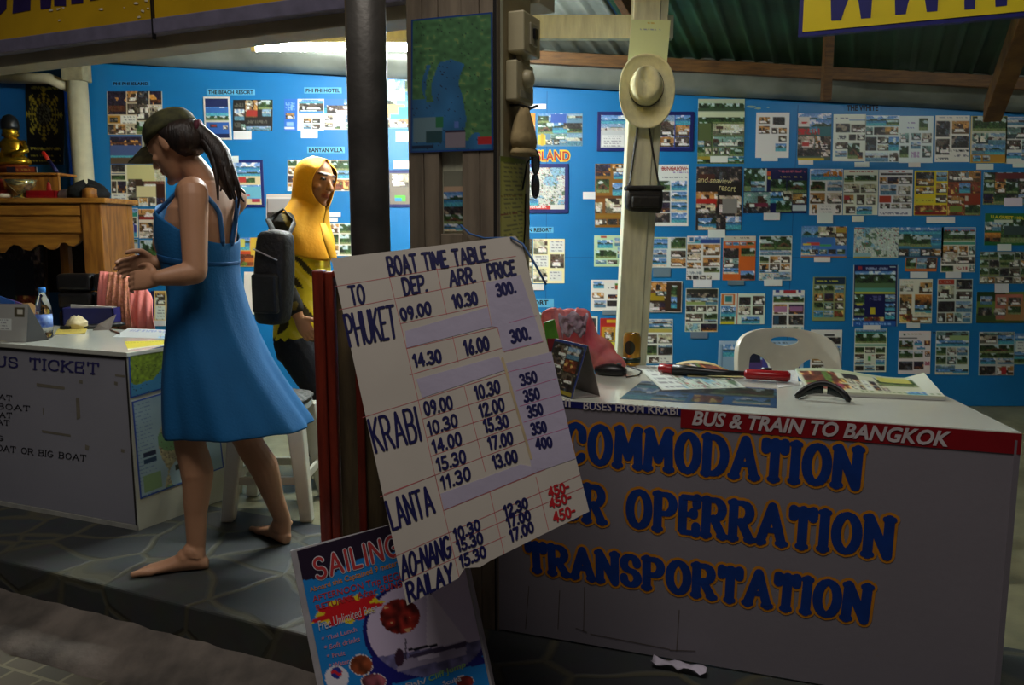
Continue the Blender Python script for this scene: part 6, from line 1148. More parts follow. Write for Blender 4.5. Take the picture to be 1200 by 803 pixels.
def chaikin(P_):
    o_ = []
    for a_, b_ in zip(P_, P_[1:] + P_[:1]): o_ += [(a_[0] * .75 + b_[0] * .25, a_[1] * .75 + b_[1] * .25), (a_[0] * .25 + b_[0] * .75, a_[1] * .25 + b_[1] * .75)]
    return o_
O2, S2_ = chaikin(chaikin(outer)), chaikin(chaikin(slot))
flatO = [V((x, -y, 0)) for x, y in O2]; flatS = [V((x, -y, 0)) for x, y in S2_]
tri = tessellate_polygon([flatO, flatS])
bm = bmesh.new(); vsb = [bm.verts.new(p) for p in flatO + flatS]
for t in tri:
    try: bm.faces.new([vsb[i] for i in t])
    except ValueError: pass
for _ in range(6):
    long = [ed for ed in bm.edges if ed.calc_length() > 34]
    if not long: break
    bmesh.ops.subdivide_edges(bm, edges=long, cuts=1); bmesh.ops.triangulate(bm, faces=[f for f in bm.faces if len(f.verts) > 3])
    bmesh.ops.beautify_fill(bm, faces=bm.faces[:], edges=[ed for ed in bm.edges if not ed.is_boundary])
for v_ in bm.verts: v_.co = cpt(v_.co.x, -v_.co.y)
bmesh.ops.recalc_face_normals(bm, faces=bm.faces[:])
for f in bm.faces: f.smooth = True
me = bpy.data.meshes.new('backrest'); bm.to_mesh(me); bm.free()
o = link('backrest', me, PLASTICW, pc); md = o.modifiers.new('thick', 'SOLIDIFY'); md.thickness = .022; md.offset = 0; md = o.modifiers.new('bevel', 'BEVEL'); md.width = .005; md.segments = 3; md.limit_method = 'ANGLE'; md.angle_limit = radians(50)
xa, xb = cpt(385, 780).x, cpt(1030, 780).x; xm = (xa + xb) / 2; zb_ = cpt(700, 760).z
m = MB(); rows = []
for i in range(9):
    v_ = i / 8; rows.append([V((xm + (u * (.20 + .02 * v_)), CY - .03 - .40 * v_ + 0, .43 + .02 * (u * u) - .015 * sin(pi * v_))) for u in np.linspace(-1, 1, 11)])
m.grid(rows); m.build('seat', PLASTICW, pc, solid=.012)
for x, d in ((xa, -1), (xb, 1)):
    MB().tube([V((x, CY + .02, zb_ + .03)), V((x, CY + .0, .45)), V((x + d * .035, CY + .05, 0))], [.030, .032, .022], 10, True, .6).build('leg', PLASTICW, pc)
    MB().tube([V((xm + d * .20, CY - .42, .43)), V((xm + d * .235, CY - .45, 0))], [.03, .022], 10, True, .6).build('leg', PLASTICW, pc)
MB().hexa([V((xm - .06, CY - .045, .43)), V((xm + .06, CY - .045, .43)), V((xm + .06, CY - .02, .43)), V((xm - .06, CY - .02, .43)), cpt(625, 758) - V((0, .01, 0)), cpt(775, 758) - V((0, .01, 0)), cpt(775, 758) + V((0, .01, 0)), cpt(625, 758) + V((0, .01, 0))]).build('back_splat', PLASTICW, pc, bevel=.004)

# ------------------------------------------------------------------ white stool behind the woman
def stool(cx, cy, label, towel):
    t = thing('plastic_stool', label, 'stool', (cx, cy, 0)); zt = .47
    m = MB(); m.prism([V((cx + .15 * np.sign(cos(a)) * abs(cos(a)) ** .6, cy + .15 * np.sign(sin(a)) * abs(sin(a)) ** .6, zt - .02)) for a in np.linspace(0, 2 * pi, 29)[:-1]], (0, 0, .025)); m.build('seat', PLASTICW, t, bevel=.006)
    for sx in (-1, 1):
        for sy in (-1, 1):
            a, b = V((cx + sx * .115, cy + sy * .115, zt - .02)), V((cx + sx * .165, cy + sy * .165, 0))
            m = MB(); m.hexa([b + V((-.026, -.026, 0)), b + V((.026, -.026, 0)), b + V((.026, .026, 0)), b + V((-.026, .026, 0)), a + V((-.036, -.036, 0)), a + V((.036, -.036, 0)), a + V((.036, .036, 0)), a + V((-.036, .036, 0))]); m.build('leg', PLASTICW, t, bevel=.008)
    for sx, sy in ((0, -1), (0, 1), (-1, 0), (1, 0)):
        e = .148; m = MB(); m.box(cx + (sx * e if sx else -e) - .008, cx + (sx * e if sx else e) + .008, cy + (sy * e if sy else -e) - .008, cy + (sy * e if sy else e) + .008, .15, .185); m.build('stretcher', PLASTICW, t, bevel=.003)
    return t, zt
sx0 = at_z(306, 607, 0)
t, zt = stool(at_z(272, 606, 0).x + .165, 3.46, 'white plastic stool standing behind the woman in blue', True)
m = MB(); Rq = np.random.default_rng(6); cx, cy = t.location.x, t.location.y
rings = []
for r, z in ((.150, zt + .014), (.158, zt + .022), (.15, zt + .030), (.12, zt + .038), (.06, zt + .041), (.005, zt + .042)):
    rings.append([V((cx + r * np.sign(cos(a)) * abs(cos(a)) ** .7, cy + r * np.sign(sin(a)) * abs(sin(a)) ** .7, z + Rq.normal() * .0025)) for a in np.linspace(0, 2 * pi, 33)[:-1]])
m.loft(rings); tag(m.build('seat_cushion', mat('grey_speckled_cloth', (112, 112, 108), .8, rgb2=(58, 60, 58), scale=60, bump=.5, bscale=90)), 'grey speckled cushion on the white stool', 'cushion')

# ================================================================== things on the left counter
# tent calendar
a, b = CT(-14, 399), CT(31, 401.5)
tb = thing('tent_calendar', 'white tent calendar left of the water bottle', 'calendar', g2((a + b) / 2, ZC))
a, b = g2(a, ZC + .001), g2(b, ZC + .001); ap0 = at_y(-16, 356, a.y + .045); ap1 = at_y(33, 356.5, b.y + .045); r1 = g2(b + FP * .095 + FU * .012, ZC + .001); r0 = g2(a + FP * .095, ZC + .001)
im = paint(46, 40, (176, 172, 166), [('text', 10, 40, 60, 70), ('food', 68, 10, 92, 34), ('#58503a', 68, 10, 92, 34), ('#e0d8c8', 74, 14, 88, 28), ('~6a6460', 44, 84, 62, 90)], 71)
nn = (b - a).cross(ap0 - a).normalized(); nn = nn if nn.y < 0 else -nn
link('front_card', pic_mesh('front_card', [ap0, ap1, b, a], nn, im, .0015), PRINT, tb)
DC = mat('dark_card', (30, 30, 28), .6)
MB().add([ap1, b, r1], [(0, 1, 2)]).build('end_flap', DC, tb, solid=.0015); MB().add([ap0, ap1, r1, r0], [(0, 1, 2, 3)]).build('back_card', GREYC, tb, solid=.0015)
# water bottle
wb = g2(CT(53.5, 396), ZC); wt = thing('water_bottle', 'clear plastic water bottle with blue cap and label', 'bottle', wb)
PET = mat('clear_plastic', (235, 240, 240), .05, var=.0, trans=1.0); R_ = .033
prof = [(.005, .002), (.027, 0), (R_, .008), (R_, .045), (R_ - .0015, .05), (R_, .055), (R_, .10), (R_ - .0015, .105), (R_, .11), (.031, .14), (.022, .175), (.014, .19), (.0125, .205)]
MB().lathe(prof, wb, n=28).build('bottle_body', PET, wt)
MB().lathe([(.0155, .203), (.0155, .224), (.013, .2255), (.0001, .2255)], wb, n=24).build('cap', mat('blue_cap', (46, 120, 200), .35), wt)
m = MB(); m.lathe([(R_ + .0006, .05), (R_ + .0006, .106)], wb, n=28); m.build('label', mat('bottle_label', (40, 84, 190), .35, rgb2=(150, 180, 220), scale=28), wt)
# box of papers behind the calendar
bx = g2(CT(2, 380), ZC); cb = thing('cardboard_box', 'open cardboard box of papers behind the white calendar', 'box', bx)
CARD = mat('brown_card', (150, 112, 62), .7, var=.15)
m = MB(); x0, x1, y0, y1 = bx.x - .22, bx.x + .10, bx.y - .04, bx.y + .1; h = .1
for q in ((x0, x1, y0, y0 + .004), (x0, x1, y1 - .004, y1), (x0, x0 + .004, y0, y1), (x1 - .004, x1, y0, y1), (x0, x1, y0, y1)):
    m = MB() if q[0] == x0 and q[2] == y0 and q[3] != y1 else m
    m.box(q[0], q[1], q[2], q[3], ZC + .001, ZC + (h if (q[1] - q[0] < .01 or q[3] - q[2] < .01) else .004))
m.build('box_walls', CARD, cb)
MB().add([(x1, y0, ZC + h), (x1, y1, ZC + h), (x1 + .06, y1, ZC + h - .05), (x1 + .06, y0, ZC + h - .05)], [(0, 1, 2, 3)]).build('flap', CARD, cb, solid=.003)
MB().add([(x0, y0, ZC + h), (x1, y0, ZC + h), (x1, y0 - .04, ZC + h - .05), (x0, y0 - .04, ZC + h - .05)], [(3, 2, 1, 0)]).build('flap', mat('yellow_card', (196, 170, 60), .6), cb, solid=.003)
for k, (dx_, dy, dz, mt, lb) in enumerate(((-.10, .03, .06, mat('white_sheet', (206, 204, 196), .6), 'white papers sticking up from the cardboard box'), (-.02, .05, .035, mat('blue_folder', (58, 110, 190), .5), 'blue folder leaning in the cardboard box'), (.02, .06, .02, mat('mauve_folder', (120, 96, 160), .5), 'mauve paper at the right end of the cardboard box'))):
    p = V((bx.x + dx_, bx.y + dy - .02, ZC + .008)); m = MB(); m.prism([p + V((-.06, 0, 0)), p + V((.07, 0, 0)), p + V((.075, .0, h + dz - .03)), p + V((.0, 0, h + dz)), p + V((-.05, 0, h + dz - .02))], (0, .004, 0)); tag(m.build('paper_bundle', mt), lb, 'papers')
# navy box file with papers
f0 = g2(CT(66, 384), ZC); fw = at_y(127, 384, f0.y).x - f0.x
fb = thing('box_file', 'navy box file in front of the black chair', 'box', f0 + V((fw / 2, 0, 0))); fh = .09
BY0 = f0.y + .06
m = MB(); m.box(f0.x, f0.x + fw, BY0, BY0 + .005, ZC + .001, ZC + fh); m.box(f0.x, f0.x + fw, BY0 + .075, BY0 + .08, ZC + .001, ZC + fh); m.box(f0.x, f0.x + .005, BY0, BY0 + .08, ZC + .001, ZC + fh); m.box(f0.x + fw - .005, f0.x + fw, BY0, BY0 + .08, ZC + .001, ZC + fh); m.box(f0.x, f0.x + fw, BY0, BY0 + .08, ZC + .001, ZC + .005)
m.build('file_walls', mat('navy_board', (26, 28, 92), .5), fb)
for k in range(3): tag(MB().hexa([V((f0.x + .03 + .02 * k, BY0 + .012 + .02 * k, ZC + .01)), V((f0.x + fw - .02, BY0 + .012 + .02 * k, ZC + .01)), V((f0.x + fw - .02, BY0 + .018 + .02 * k, ZC + .01)), V((f0.x + .03 + .02 * k, BY0 + .018 + .02 * k, ZC + .01)), V((f0.x + .04 + .02 * k, BY0 + .012 + .02 * k, ZC + fh + .018 - .004 * k)), V((f0.x + fw - .01, BY0 + .012 + .02 * k, ZC + fh + .004)), V((f0.x + fw - .01, BY0 + .018 + .02 * k, ZC + fh + .004)), V((f0.x + .04 + .02 * k, BY0 + .018 + .02 * k, ZC + fh + .018 - .004 * k))]).build('paper_bundle', mat('white_sheet', (206, 204, 196), .6)), ['front papers standing in the navy box file', 'middle papers standing in the navy box file', 'rear papers standing in the navy box file'][k], 'papers')
# small items
p = g2(CT(90, 386), ZC); m = MB(); Rr = np.random.default_rng(8); rings = []
for i in range(9):
    t_ = i / 8; r = .048 * sin(pi * min(.97, .16 + .8 * t_)) ** .7; rings.append([p + V((r * 1.05 * cos(a) * (1 + Rr.normal() * .13), r * .7 * sin(a) * (1 + Rr.normal() * .13), .06 * t_ * (1 + .15 * sin(3 * a)))) for a in np.linspace(0, 2 * pi, 17)[:-1]])
tag(m.loft(rings).build('crumpled_wrapper', mat('pale_wrapper', (206, 192, 150), .3, var=.1, bump=.5, bscale=30)), 'crumpled pale wrapper in front of the navy box file', 'wrapper')
q0 = g2(CT(108, 387.5), ZC); tag(MB().hexa([q0, q0 + V((.075, .02, 0)), q0 + V((.075, .024, 0)), q0 + V((0, .004, 0)), q0 + V((.03, .0, .03)), q0 + V((.10, .04, .075)), q0 + V((.10, .044, .075)), q0 + V((.03, .004, .03))]).build('grey_card', GREYC), 'small grey card leaning beside the crumpled wrapper', 'card')
q0 = g2(CT(98, 386), ZC + .008); q1 = g2(CT(146, 383), ZC + .016)
bt = thing('telephone_handset', 'black handset lying at the counter rear in front of the pink cloth', 'phone', g2((q0 + q1) / 2, ZC)); 
MB().tube([q0, q0 + (q1 - q0) * .12, q0 + (q1 - q0) * .5, q0 + (q1 - q0) * .9, q1], [.012, .022, .02, .02, .012], 10, True, .6).build('body', BLACKP, bt); MB().tube([q0 + V((0, 0, .0)), q0 + V((-.03, -.01, -.004))], .003, 6).build('cord', BLACKP, bt)
im = paint(30, 10, (196, 172, 84), [('~a8904a', 10, 30, 80, 70)], 73); flat('manila_envelope', 'tan envelope lying beside the water bottle', 'envelope', [(68, 386), (103, 384.5), (100, 391.5), (64, 393)], im, .004, .0035)
q0 = g2(CT(77, 387), ZC + .009); tag(MB().box(q0.x - .022, q0.x + .022, q0.y - .012, q0.y + .012, ZC + .0045, ZC + .02).build('small_black_box', BLACKP, bevel=.003), 'small black box on the tan envelope', 'box')
q0, q1 = g2(CT(129, 387.5), ZC + .005), g2(CT(140, 392), ZC + .005); pn = thing('pen', 'brown pen lying in front of the black handset', 'pen', g2(q0, ZC)); MB().tube([q0, q1], .0042, 8).build('barrel', mat('brown_pen', (110, 60, 40), .4), pn); MB().tube([q1, q1 + (q1 - q0).normalized() * .012], [.0042, .001], 8).build('tip', BLACKP, pn)
im = paint(60, 14, (196, 200, 190), [('~7a88b0', 10, 10, 90, 40), ('~7a88b0', 20, 50, 80, 66), ('map', 60, 40, 98, 90)], 74); flat('order_sheet', 'white written sheet on the ticket counter near the woman', 'paper', [(150, 385), (222, 388), (220, 398), (132, 395)], im)
im = paint(70, 12, (206, 196, 60), [('~9a9020', 2, 10, 98, 30), ('~9a9020', 2, 55, 98, 75), ('#d8d8c0', 0, 82, 100, 100)], 75); flat('yellow_sheet', 'yellow printed sheet along the corner of the ticket counter', 'paper', [(146, 400.5), (214, 398.5), (205, 402.5), (150, 410.5)], im)

# ------------------------------------------------------------------ black office chair with the pink cloth
CYB = 4.3; BX0, BX1 = at_y(66, 350, CYB).x, at_y(150, 350, CYB).x; ztop = at_y(90, 321, CYB).z
LEA = mat('black_leather', (22, 20, 20), .32, var=.2, bump=.15, bscale=50)
oc = thing('office_chair', 'black leather office chair behind the ticket counter', 'chair', ((BX0 + BX1) / 2, CYB, 0)); xm = (BX0 + BX1) / 2
for z0, z1 in ((ztop - .095, ztop), (ztop - .19, ztop - .097), (ztop - .42, ztop - .192)):
    for x0, x1 in ((BX0, xm - .002), (xm + .002, BX1)): MB().box(x0, x1, CYB, CYB + .09, z0, z1).build('back_cushion', LEA, oc, bevel=.022, seg=4)
MB().box(BX0 + .01, BX1 - .01, CYB - .42, CYB + .02, .40, .49).build('seat', LEA, oc, bevel=.03, seg=4)
MB().tube([(xm, CYB - .2, .06), (xm, CYB - .2, .40)], .03, 14).build('gas_column', DARKMETAL, oc)
for k in range(5):
    a = 2 * pi * k / 5 + .3; MB().tube([(xm, CYB - .2, .085), (xm + .25 * cos(a), CYB - .2 + .25 * sin(a), .06)], [.025, .016], 8).build('base_arm', BLACKP, oc); MB().ball((xm + .25 * cos(a), CYB - .2 + .25 * sin(a), .028), .027).build('caster', BLACKP, oc)
# pink cloth draped over the chair's right side
import itertools
xs = [117, 124, 131, 138, 146, 154, 161, 168, 175, 180]
def cloth_rows(xs, yt, yb, Y, amp, spread, ph):
    rows = []
    for i in range(13):
        t = i / 12; row = []
        for j in range(len(xs) * 3):
            u = j / (len(xs) * 3 - 1); x = np.interp(u, np.linspace(0, 1, len(xs)), xs); x = x + spread * t * (u - .35)
            y0 = np.interp(u, [0, .3, .6, .85, 1], yt); y = y0 + (yb - y0) * t
            p = at_y(x, y, Y); row.append(p + V((0, -.02 * sin(pi * t) - amp * (.4 + .6 * t) * sin(u * 24 + ph + t * 1.3), 0)))
        rows.append(row)
    return rows
pk = thing('pink_cloth', 'pink patterned scarf and jacket draped over the black chair', 'cloth', V((at_y(150, 380, 4.25).x, 4.25, .64)))
PK = mat('pink_fabric', (236, 138, 130), .85, var=.1, scale=9, bump=.3); PK2 = mat('pink_lace', (226, 150, 130), .85, rgb2=(176, 112, 70), scale=75, bump=.4)
m = MB(); m.grid([list(reversed(r)) for r in cloth_rows([146, 153, 160, 167, 174, 179], [322, 326, 334, 342, 352], 386, 4.25, .012, 6, 1.0)]); m.build('jacket', PK, pk, solid=.004)
m = MB(); m.grid([list(reversed(r)) for r in cloth_rows([117, 123, 129, 134], [318, 318, 319, 320, 321], 386, 4.22, .010, 2, 0.)]); m.build('scarf_side', PK, pk, solid=.003)
m = MB(); m.grid([list(reversed(r)) for r in cloth_rows([128, 134, 140, 146, 151], [319, 319, 320, 322, 326], 387, 4.205, .012, 8, .5)]); m.build('lace_panel', PK2, pk, solid=.003)

# ------------------------------------------------------------------ wooden altar cabinet at far left
AY = 4.85
def ax_(px): return at_y(px, 235, AY).x
OAK = mat('honey_oak', (186, 128, 46), .5, rgb2=(146, 92, 30), scale=5, bump=.12, stretch=(1.2, 6, 9)); OAKV = mat('honey_oak_upright', (170, 112, 40), .5, rgb2=(128, 78, 26), scale=5, bump=.12, stretch=(9, 6, 1.2))
ztp = at_y(60, 232, AY).z; zts = at_y(60, 238, AY).z
al = thing('altar_cabinet', 'honey coloured wooden altar cabinet with scalloped apron', 'cabinet', (ax_(20), AY + .2, 0))
xr = ax_(125); x2 = ax_(118); x1_ = ax_(93)
XL = ax_(-130)
MB().box(XL, xr, AY - .02, AY + .42, zts, ztp).build('top_board', OAK, al, bevel=.006)
m = MB(); m.box(x1_ + .005, x2 - .0, AY - .006, AY + .07, 0, zts); m.build('corner_post', OAKV, al, bevel=.006)
MB().box(x1_ + .03, x2, AY + .33, AY + .4, 0, zts).build('corner_post', OAKV, al, bevel=.006)
MB().box(x2 - .024, x2 - .002, AY + .071, AY + .329, zts - .5, zts).build('side_panel', OAKV, al)
lx0, lx1 = ax_(52), ax_(62); MB().box(lx0, lx1, AY + .12, AY + .17, 0, zts - .1).build('inner_post', OAKV, al, bevel=.004)
prof = [(-130, 290)]
for px, py in ((-60, 282), (-40, 294), (-20, 297), (-5, 297), (4, 296), (8, 291), (14, 287), (22, 288), (28, 293), (34, 294), (38, 291), (44, 287), (50, 287), (56, 292), (62, 293), (66, 291), (70, 285), (76, 284), (80, 288), (86, 289), (92, 286), (96, 281), (101, 282), (106, 287), (112, 287)): prof.append((px, py))
pts = [at_y(-130, 240, AY + .01)] + [at_y(a, b, AY + .01) for a, b in prof] + [at_y(112, 240, AY + .01)]
m = MB(); m.prism(pts, (0, .022, 0)); m.build('scalloped_apron', OAK, al, bevel=.003)
z1 = at_y(60, 247, AY).z; z2 = at_y(60, 252, AY).z
MB().box(XL, ax_(93), AY - .004, AY + .0098, z2 - .002, z1 + .03).build('drawer_rail', OAK, al, bevel=.004)
MB().box(XL, ax_(93), AY + .0, AY + .0099, at_y(60, 273, AY).z, z2 - .01).build('drawer_front', OAK, al, bevel=.004)
m = MB(); m.tube([(x1_ + .05, AY + .03, ztp), (x1_ + .05, AY + .03, ztp + .05), (x1_ + .05, AY + .03, ztp + .06)], [.045, .04, .02], 14); m.build('finial', OAKV, al)
# rear step of the altar
zs = at_y(40, 203, AY + .25).z; xs_ = at_y(73, 203, AY + .25).x
MB().box(XL, xs_, AY + .20, AY + .42, zs - .015, zs).build('upper_shelf', OAK, al, bevel=.004)
MB().box(XL, xs_ - .01, AY + .22, AY + .24, ztp, zs - .015).build('shelf_riser', OAKV, al)
MB().box(XL, ax_(61), AY + .38, AY + .4, zts - .55, zts).build('back_panel', mat('dark_back_panel', (40, 34, 26), .7), al)
MB().box(XL, x2 - .026, AY + .08, AY + .4, .55, .57).build('lower_shelf', OAK, al)
# gold figure on the altar shelf (generic seated image)
gp0 = V((at_y(16, 203, AY + .3).x, AY + .3, zs)); GOLD = mat('gold_figure', (190, 150, 40), .25, .85, .2, 12); DKH = mat('dark_figure_cap', (26, 26, 28), .35)
gf = thing('gold_figure', 'seated gold figure with dark headdress on the altar', 'statue', gp0); s = 1.0
k = (at_y(16, 134, AY + .3).z - zs) / .36
def gz(z): return z * k
m = MB(); m.loft([[gp0 + V((r * cos(a), r * .7 * sin(a), gz(z))) for a in np.linspace(0, 2 * pi, 19)[:-1]] for r, z in ((.085, .0), (.10, .02), (.09, .05), (.075, .06))]); m.build('pedestal', mat('red_gold_pedestal', (130, 60, 24), .4, .3), gf)
m = MB(); m.loft([[gp0 + V((r * cos(a), r * .7 * sin(a), gz(z))) for a in np.linspace(0, 2 * pi, 19)[:-1]] for r, z in ((.11, .055), (.115, .08), (.075, .11), (.06, .15), (.072, .185), (.05, .21), (.028, .22))])
for d in (-1, 1): m.tube([gp0 + V((d * .07, 0, gz(.19))), gp0 + V((d * .10, -.02, gz(.14))), gp0 + V((d * .04, -.07, gz(.11)))], [.022, .02, .016], 10)
m.build('body', GOLD, gf)
m = MB(); m.ball(gp0 + V((0, 0, gz(.25))), (.046, .046, .05 * k)); m.tube([gp0 + V((-.05, 0, gz(.235))), gp0 + V((.05, 0, gz(.235)))], .012, 8); m.build('head', GOLD, gf)
m = MB(); m.loft([[gp0 + V((r * cos(a), r * sin(a), gz(z))) for a in np.linspace(0, 2 * pi, 17)[:-1]] for r, z in ((.05, .268), (.052, .285), (.05, .315), (.036, .345), (.008, .36))]); m.build('headdress', DKH, gf)
g1 = V((at_y(-16, 203, AY + .3).x, AY + .29, zs)); m = MB(); m.loft([[g1 + V((r * cos(a), r * sin(a), z)) for a in np.linspace(0, 2 * pi, 17)[:-1]] for r, z in ((.05, 0), (.06, .03), (.05, .07), (.035, .1), (.045, .13), (.03, .16), (.006, .19))]); tag(m.build('small_gold_figure', mat('red_gold_pedestal', (130, 60, 24))), 'smaller red gold figure at the left picture edge', 'statue')
im = paint(26, 5, (60, 30, 24), [('#2a2030', 0, 0, 30, 100), ('#a8422a', 30, 10, 92, 90), ('~d0a040', 36, 20, 88, 80)], 77)
p0 = V((at_y(8, 203, AY + .21).x, AY + .21, zs)); w_ = at_y(43, 203, AY + .21).x - p0.x; 
link_o = link('offering_plaque', pic_mesh('offering_plaque', [p0 + V((0, 0, .035)), p0 + V((w_, 0, .035)), p0 + V((w_, 0, .001)), p0 + V((0, 0, .001))], (0, -1, 0), im, .008), PRINT, None); tag(link_o, 'narrow red and gold plaque before the gold figure', 'plaque')
# offerings on the altar top
ty = AY + .1
def onT(px, dy=0): return V((at_y(px, 232, ty + dy).x, ty + dy, ztp))
p = onT(26, .0); ob = thing('glass_bowl', 'shiny gold and glass bowl on the altar top', 'bowl', p); MB().lathe([(.05, 0), (.055, .006), (.02, .02), (.03, .035), (.075, .075), (.085, .11), (.08, .11), (.06, .07), (.001, .045)], p, n=24).build('bowl_body', mat('gilded_glass', (200, 190, 140), .12, .8, .3, 30), ob)
p = onT(53); rt = thing('red_tray', 'small red tray with a red candle on the altar', 'tray', p); MB().box(p.x - .085, p.x + .085, p.y - .05, p.y + .05, ztp + .001, ztp + .012).build('tray_base', REDP, rt, bevel=.002)
m = MB()
for q in ((-.085, .085, -.05, -.045), (-.085, .085, .045, .05), (-.085, -.08, -.05, .05), (.08, .085, -.05, .05)): m.box(p.x + q[0], p.x + q[1], p.y + q[2], p.y + q[3], ztp + .012, ztp + .045)
m.build('tray_rim', REDP, rt)
for px, lb in ((58, 'red candle standing in the red tray'), (3, 'red candle in a small dish at the left picture edge')):
    p = onT(px); z0 = ztp + .0125 if px > 50 else ztp + .03
    c = thing('candle', lb, 'candle', p + V((0, 0, z0 - ztp)))
    MB().lathe([(.03, z0), (.034, z0 + .02), (.016, z0 + .022), (.011, z0 + .07), (.003, z0 + .085)], V((p.x, p.y, 0)), n=14).build('wax', mat('red_wax', (160, 30, 24), .4), c); MB().tube([V((p.x, p.y, z0 + .083)), V((p.x, p.y, z0 + .1))], .002, 6).build('wick', BLACKP, c)
p = onT(3); tag(MB().lathe([(.03, .001), (.05, .008), (.055, .028), (.045, .028), (.001, .012)], p, n=18).build('candle_dish', mat('cream_china', (200, 186, 160), .3)), 'small dish under the red candle at the left edge', 'dish')
p = onT(77); m = MB(); m.loft([[p + V((.055 * f * cos(a) * (1 + .2 * sin(3 * a)), .04 * f * sin(a), z)) for a in np.linspace(0, 2 * pi, 15)[:-1]] for f, z in ((.9, .001), (1, .02), (.7, .045), (.2, .055))]); tag(m.build('clear_bag', mat('clear_film', (206, 190, 206))), 'small clear plastic bag between tray and black cloth', 'bag')
p = onT(102, -.03); m = MB(); Rk = np.random.default_rng(14); rings = []
for f, z in ((1, .001), (1.05, .025), (.85, .055), (.5, .08), (.1, .09)):
    rings.append([p + V((.12 * f * cos(a) * (1 + .12 * sin(3 * a + z * 40)), .06 * f * sin(a), z * (1 + .18 * sin(2 * a + 1) + .12 * sin(5 * a)) + (0 if z < .01 else Rk.normal() * .004))) for a in np.linspace(0, 2 * pi, 23)[:-1]])
m.loft(rings); tag(m.build('black_cloth', mat('black_cloth', (20, 20, 22), .9, bump=.4)), 'crumpled black cloth on the altar right end', 'cloth')
a_, b_ = at_y(50, 178, AY + .3), at_y(67, 201, AY + .24); b_ = V((b_.x, b_.y, zs + .006)); sk = thing('red_tipped_stick', 'blue stick with red tip leaning above the altar shelf', 'stick', b_); mid_ = a_ + (b_ - a_) * .42
MB().tube([b_, mid_], .011, 10).build('shaft', mat('dark_blue_plastic', (24, 28, 80), .4), sk); MB().tube([mid_, a_ + (b_ - a_) * .05, a_], [.012, .012, .006], 10).build('tip', mat('bright_red_plastic', (206, 40, 24), .35), sk)
# dark framed picture under the altar and paper on the wall below
im = paint(50, 50, (24, 24, 26), [('dark', 4, 4, 96, 96), ('#1c2630', 10, 20, 80, 90), ('food', 50, 60, 84, 92), ('#20303a', 20, 30, 50, 80)], 78)
pA = [at_y(a, b, AY + .3) for a, b in ((-20, 284), (53, 286), (53, 352), (-20, 352))]; df = thing('framed_picture', 'dark framed picture standing on the altar lower shelf', 'picture', V((pA[2].x - .2, AY + .3, .571)))
pA[2].z = pA[3].z = .575
link('print', pic_mesh('print', pA, (0, -1, 0), im, .012), GLOSS, df)
m = MB(); w_ = .02
for a0, b0 in ((0, 1), (1, 2), (2, 3), (3, 0)): m.tube([pA[a0] + V((0, -.004, 0)), pA[b0] + V((0, -.004, 0))], .012, 6)
m.build('frame', mat('dark_frame_wood', (58, 38, 20), .5), df)
WR = Frame((0, WALLY + .1, 0), (1, 0, 0), (0, -1, 0))
im = paint(30, 22, (196, 190, 140), [('~6a7a5a', 14, 20, 70, 28), ('~6a7a5a', 20, 36, 80, 44), ('~5a6a4a', 16, 52, 60, 58), ('~2a2a20', 10, 84, 40, 92)], 79)
o = link('notice_sheet', pic_mesh('notice_sheet', [WR.px(61, 286, .004), WR.px(89, 284, .004), WR.px(93, 306, .004), WR.px(61, 308, .004)], (0, -1, 0), im, .003), PRINT, None); tag(o, 'pale green notice on the wall seen below the altar apron', 'notice')
im = np.zeros((64, 40, 3)) + c3(24, 26, 26); yy, xx = np.mgrid[0:64, 0:40]; Rg = np.random.default_rng(4)
r_ = np.hypot((xx - 18) * 1.0, (yy - 24) * .95); th = np.arctan2(yy - 24, xx - 18)
im[(r_ < 17 + 3 * np.cos(8 * th)) & (r_ > 8) & ((np.sin(r_ * 2.2) + np.cos(th * 16)) > .1)] = c3(190, 174, 60); im[(r_ < 8) & (Rg.random((64, 40)) > .6)] = c3(110, 116, 100); im[((yy > 49) & (yy < 52) | (yy > 55) & (yy < 57) | (yy > 59) & (yy < 61)) & (xx > 3) & (xx < 36) & (Rg.random((64, 40)) > .35)] = c3(190, 176, 66); im[(yy > 2) & (yy < 5) & (xx > 5) & (xx < 33) & (Rg.random((64, 40)) > .3)] = c3(180, 168, 66)
o = link('emblem_poster', pic_mesh('emblem_poster', [WR.px(30, 97, .004), WR.px(76, 99, .004), WR.px(75, 193, .004), WR.px(33, 193, .004)], (0, -1, 0), im, .003), GLOSS, None); tag(o, 'black poster with a gold round emblem above the altar', 'poster')
# white pipe and its collar by the corner
PPY = 5.44; xp = at_y(94, 150, PPY).x
pp = thing('white_pipe', 'white upright drain pipe left of the blue board', 'pipe', (xp, PPY, 0))
PIPE = mat('cream_pipe', (206, 198, 166), .45, var=.06); zc = at_y(94, 96, PPY).z
MB().lathe([(.063, 0), (.063, zc)], (xp, PPY, 0), n=24).build('pipe_shaft', PIPE, pp); MB().box(xp - .07, xp + .07, PPY - .06, PPY + .06, zc + .001, zc + .14).build('pipe_collar', mat('dingy_plaster', (150, 142, 112), .7, var=.2), pp, bevel=.006)
MB().tube([(xp - .5, PPY + .02, zc + .03), (xp - .18, PPY + .01, zc + .02), (xp - .06, PPY, zc - .03)], .035, 12).build('pipe_elbow', PIPE, pp)
a0 = WR.uv(76, 100)[0]; a1_ = WR.uv(83, 100)[0]; struct(MB().fbox(WR, a0, a1_, .3, WR.uv(80, 102)[1], 0, .02).build('trim_6', mat('bright_blue_strip', (26, 84, 196), .5)))
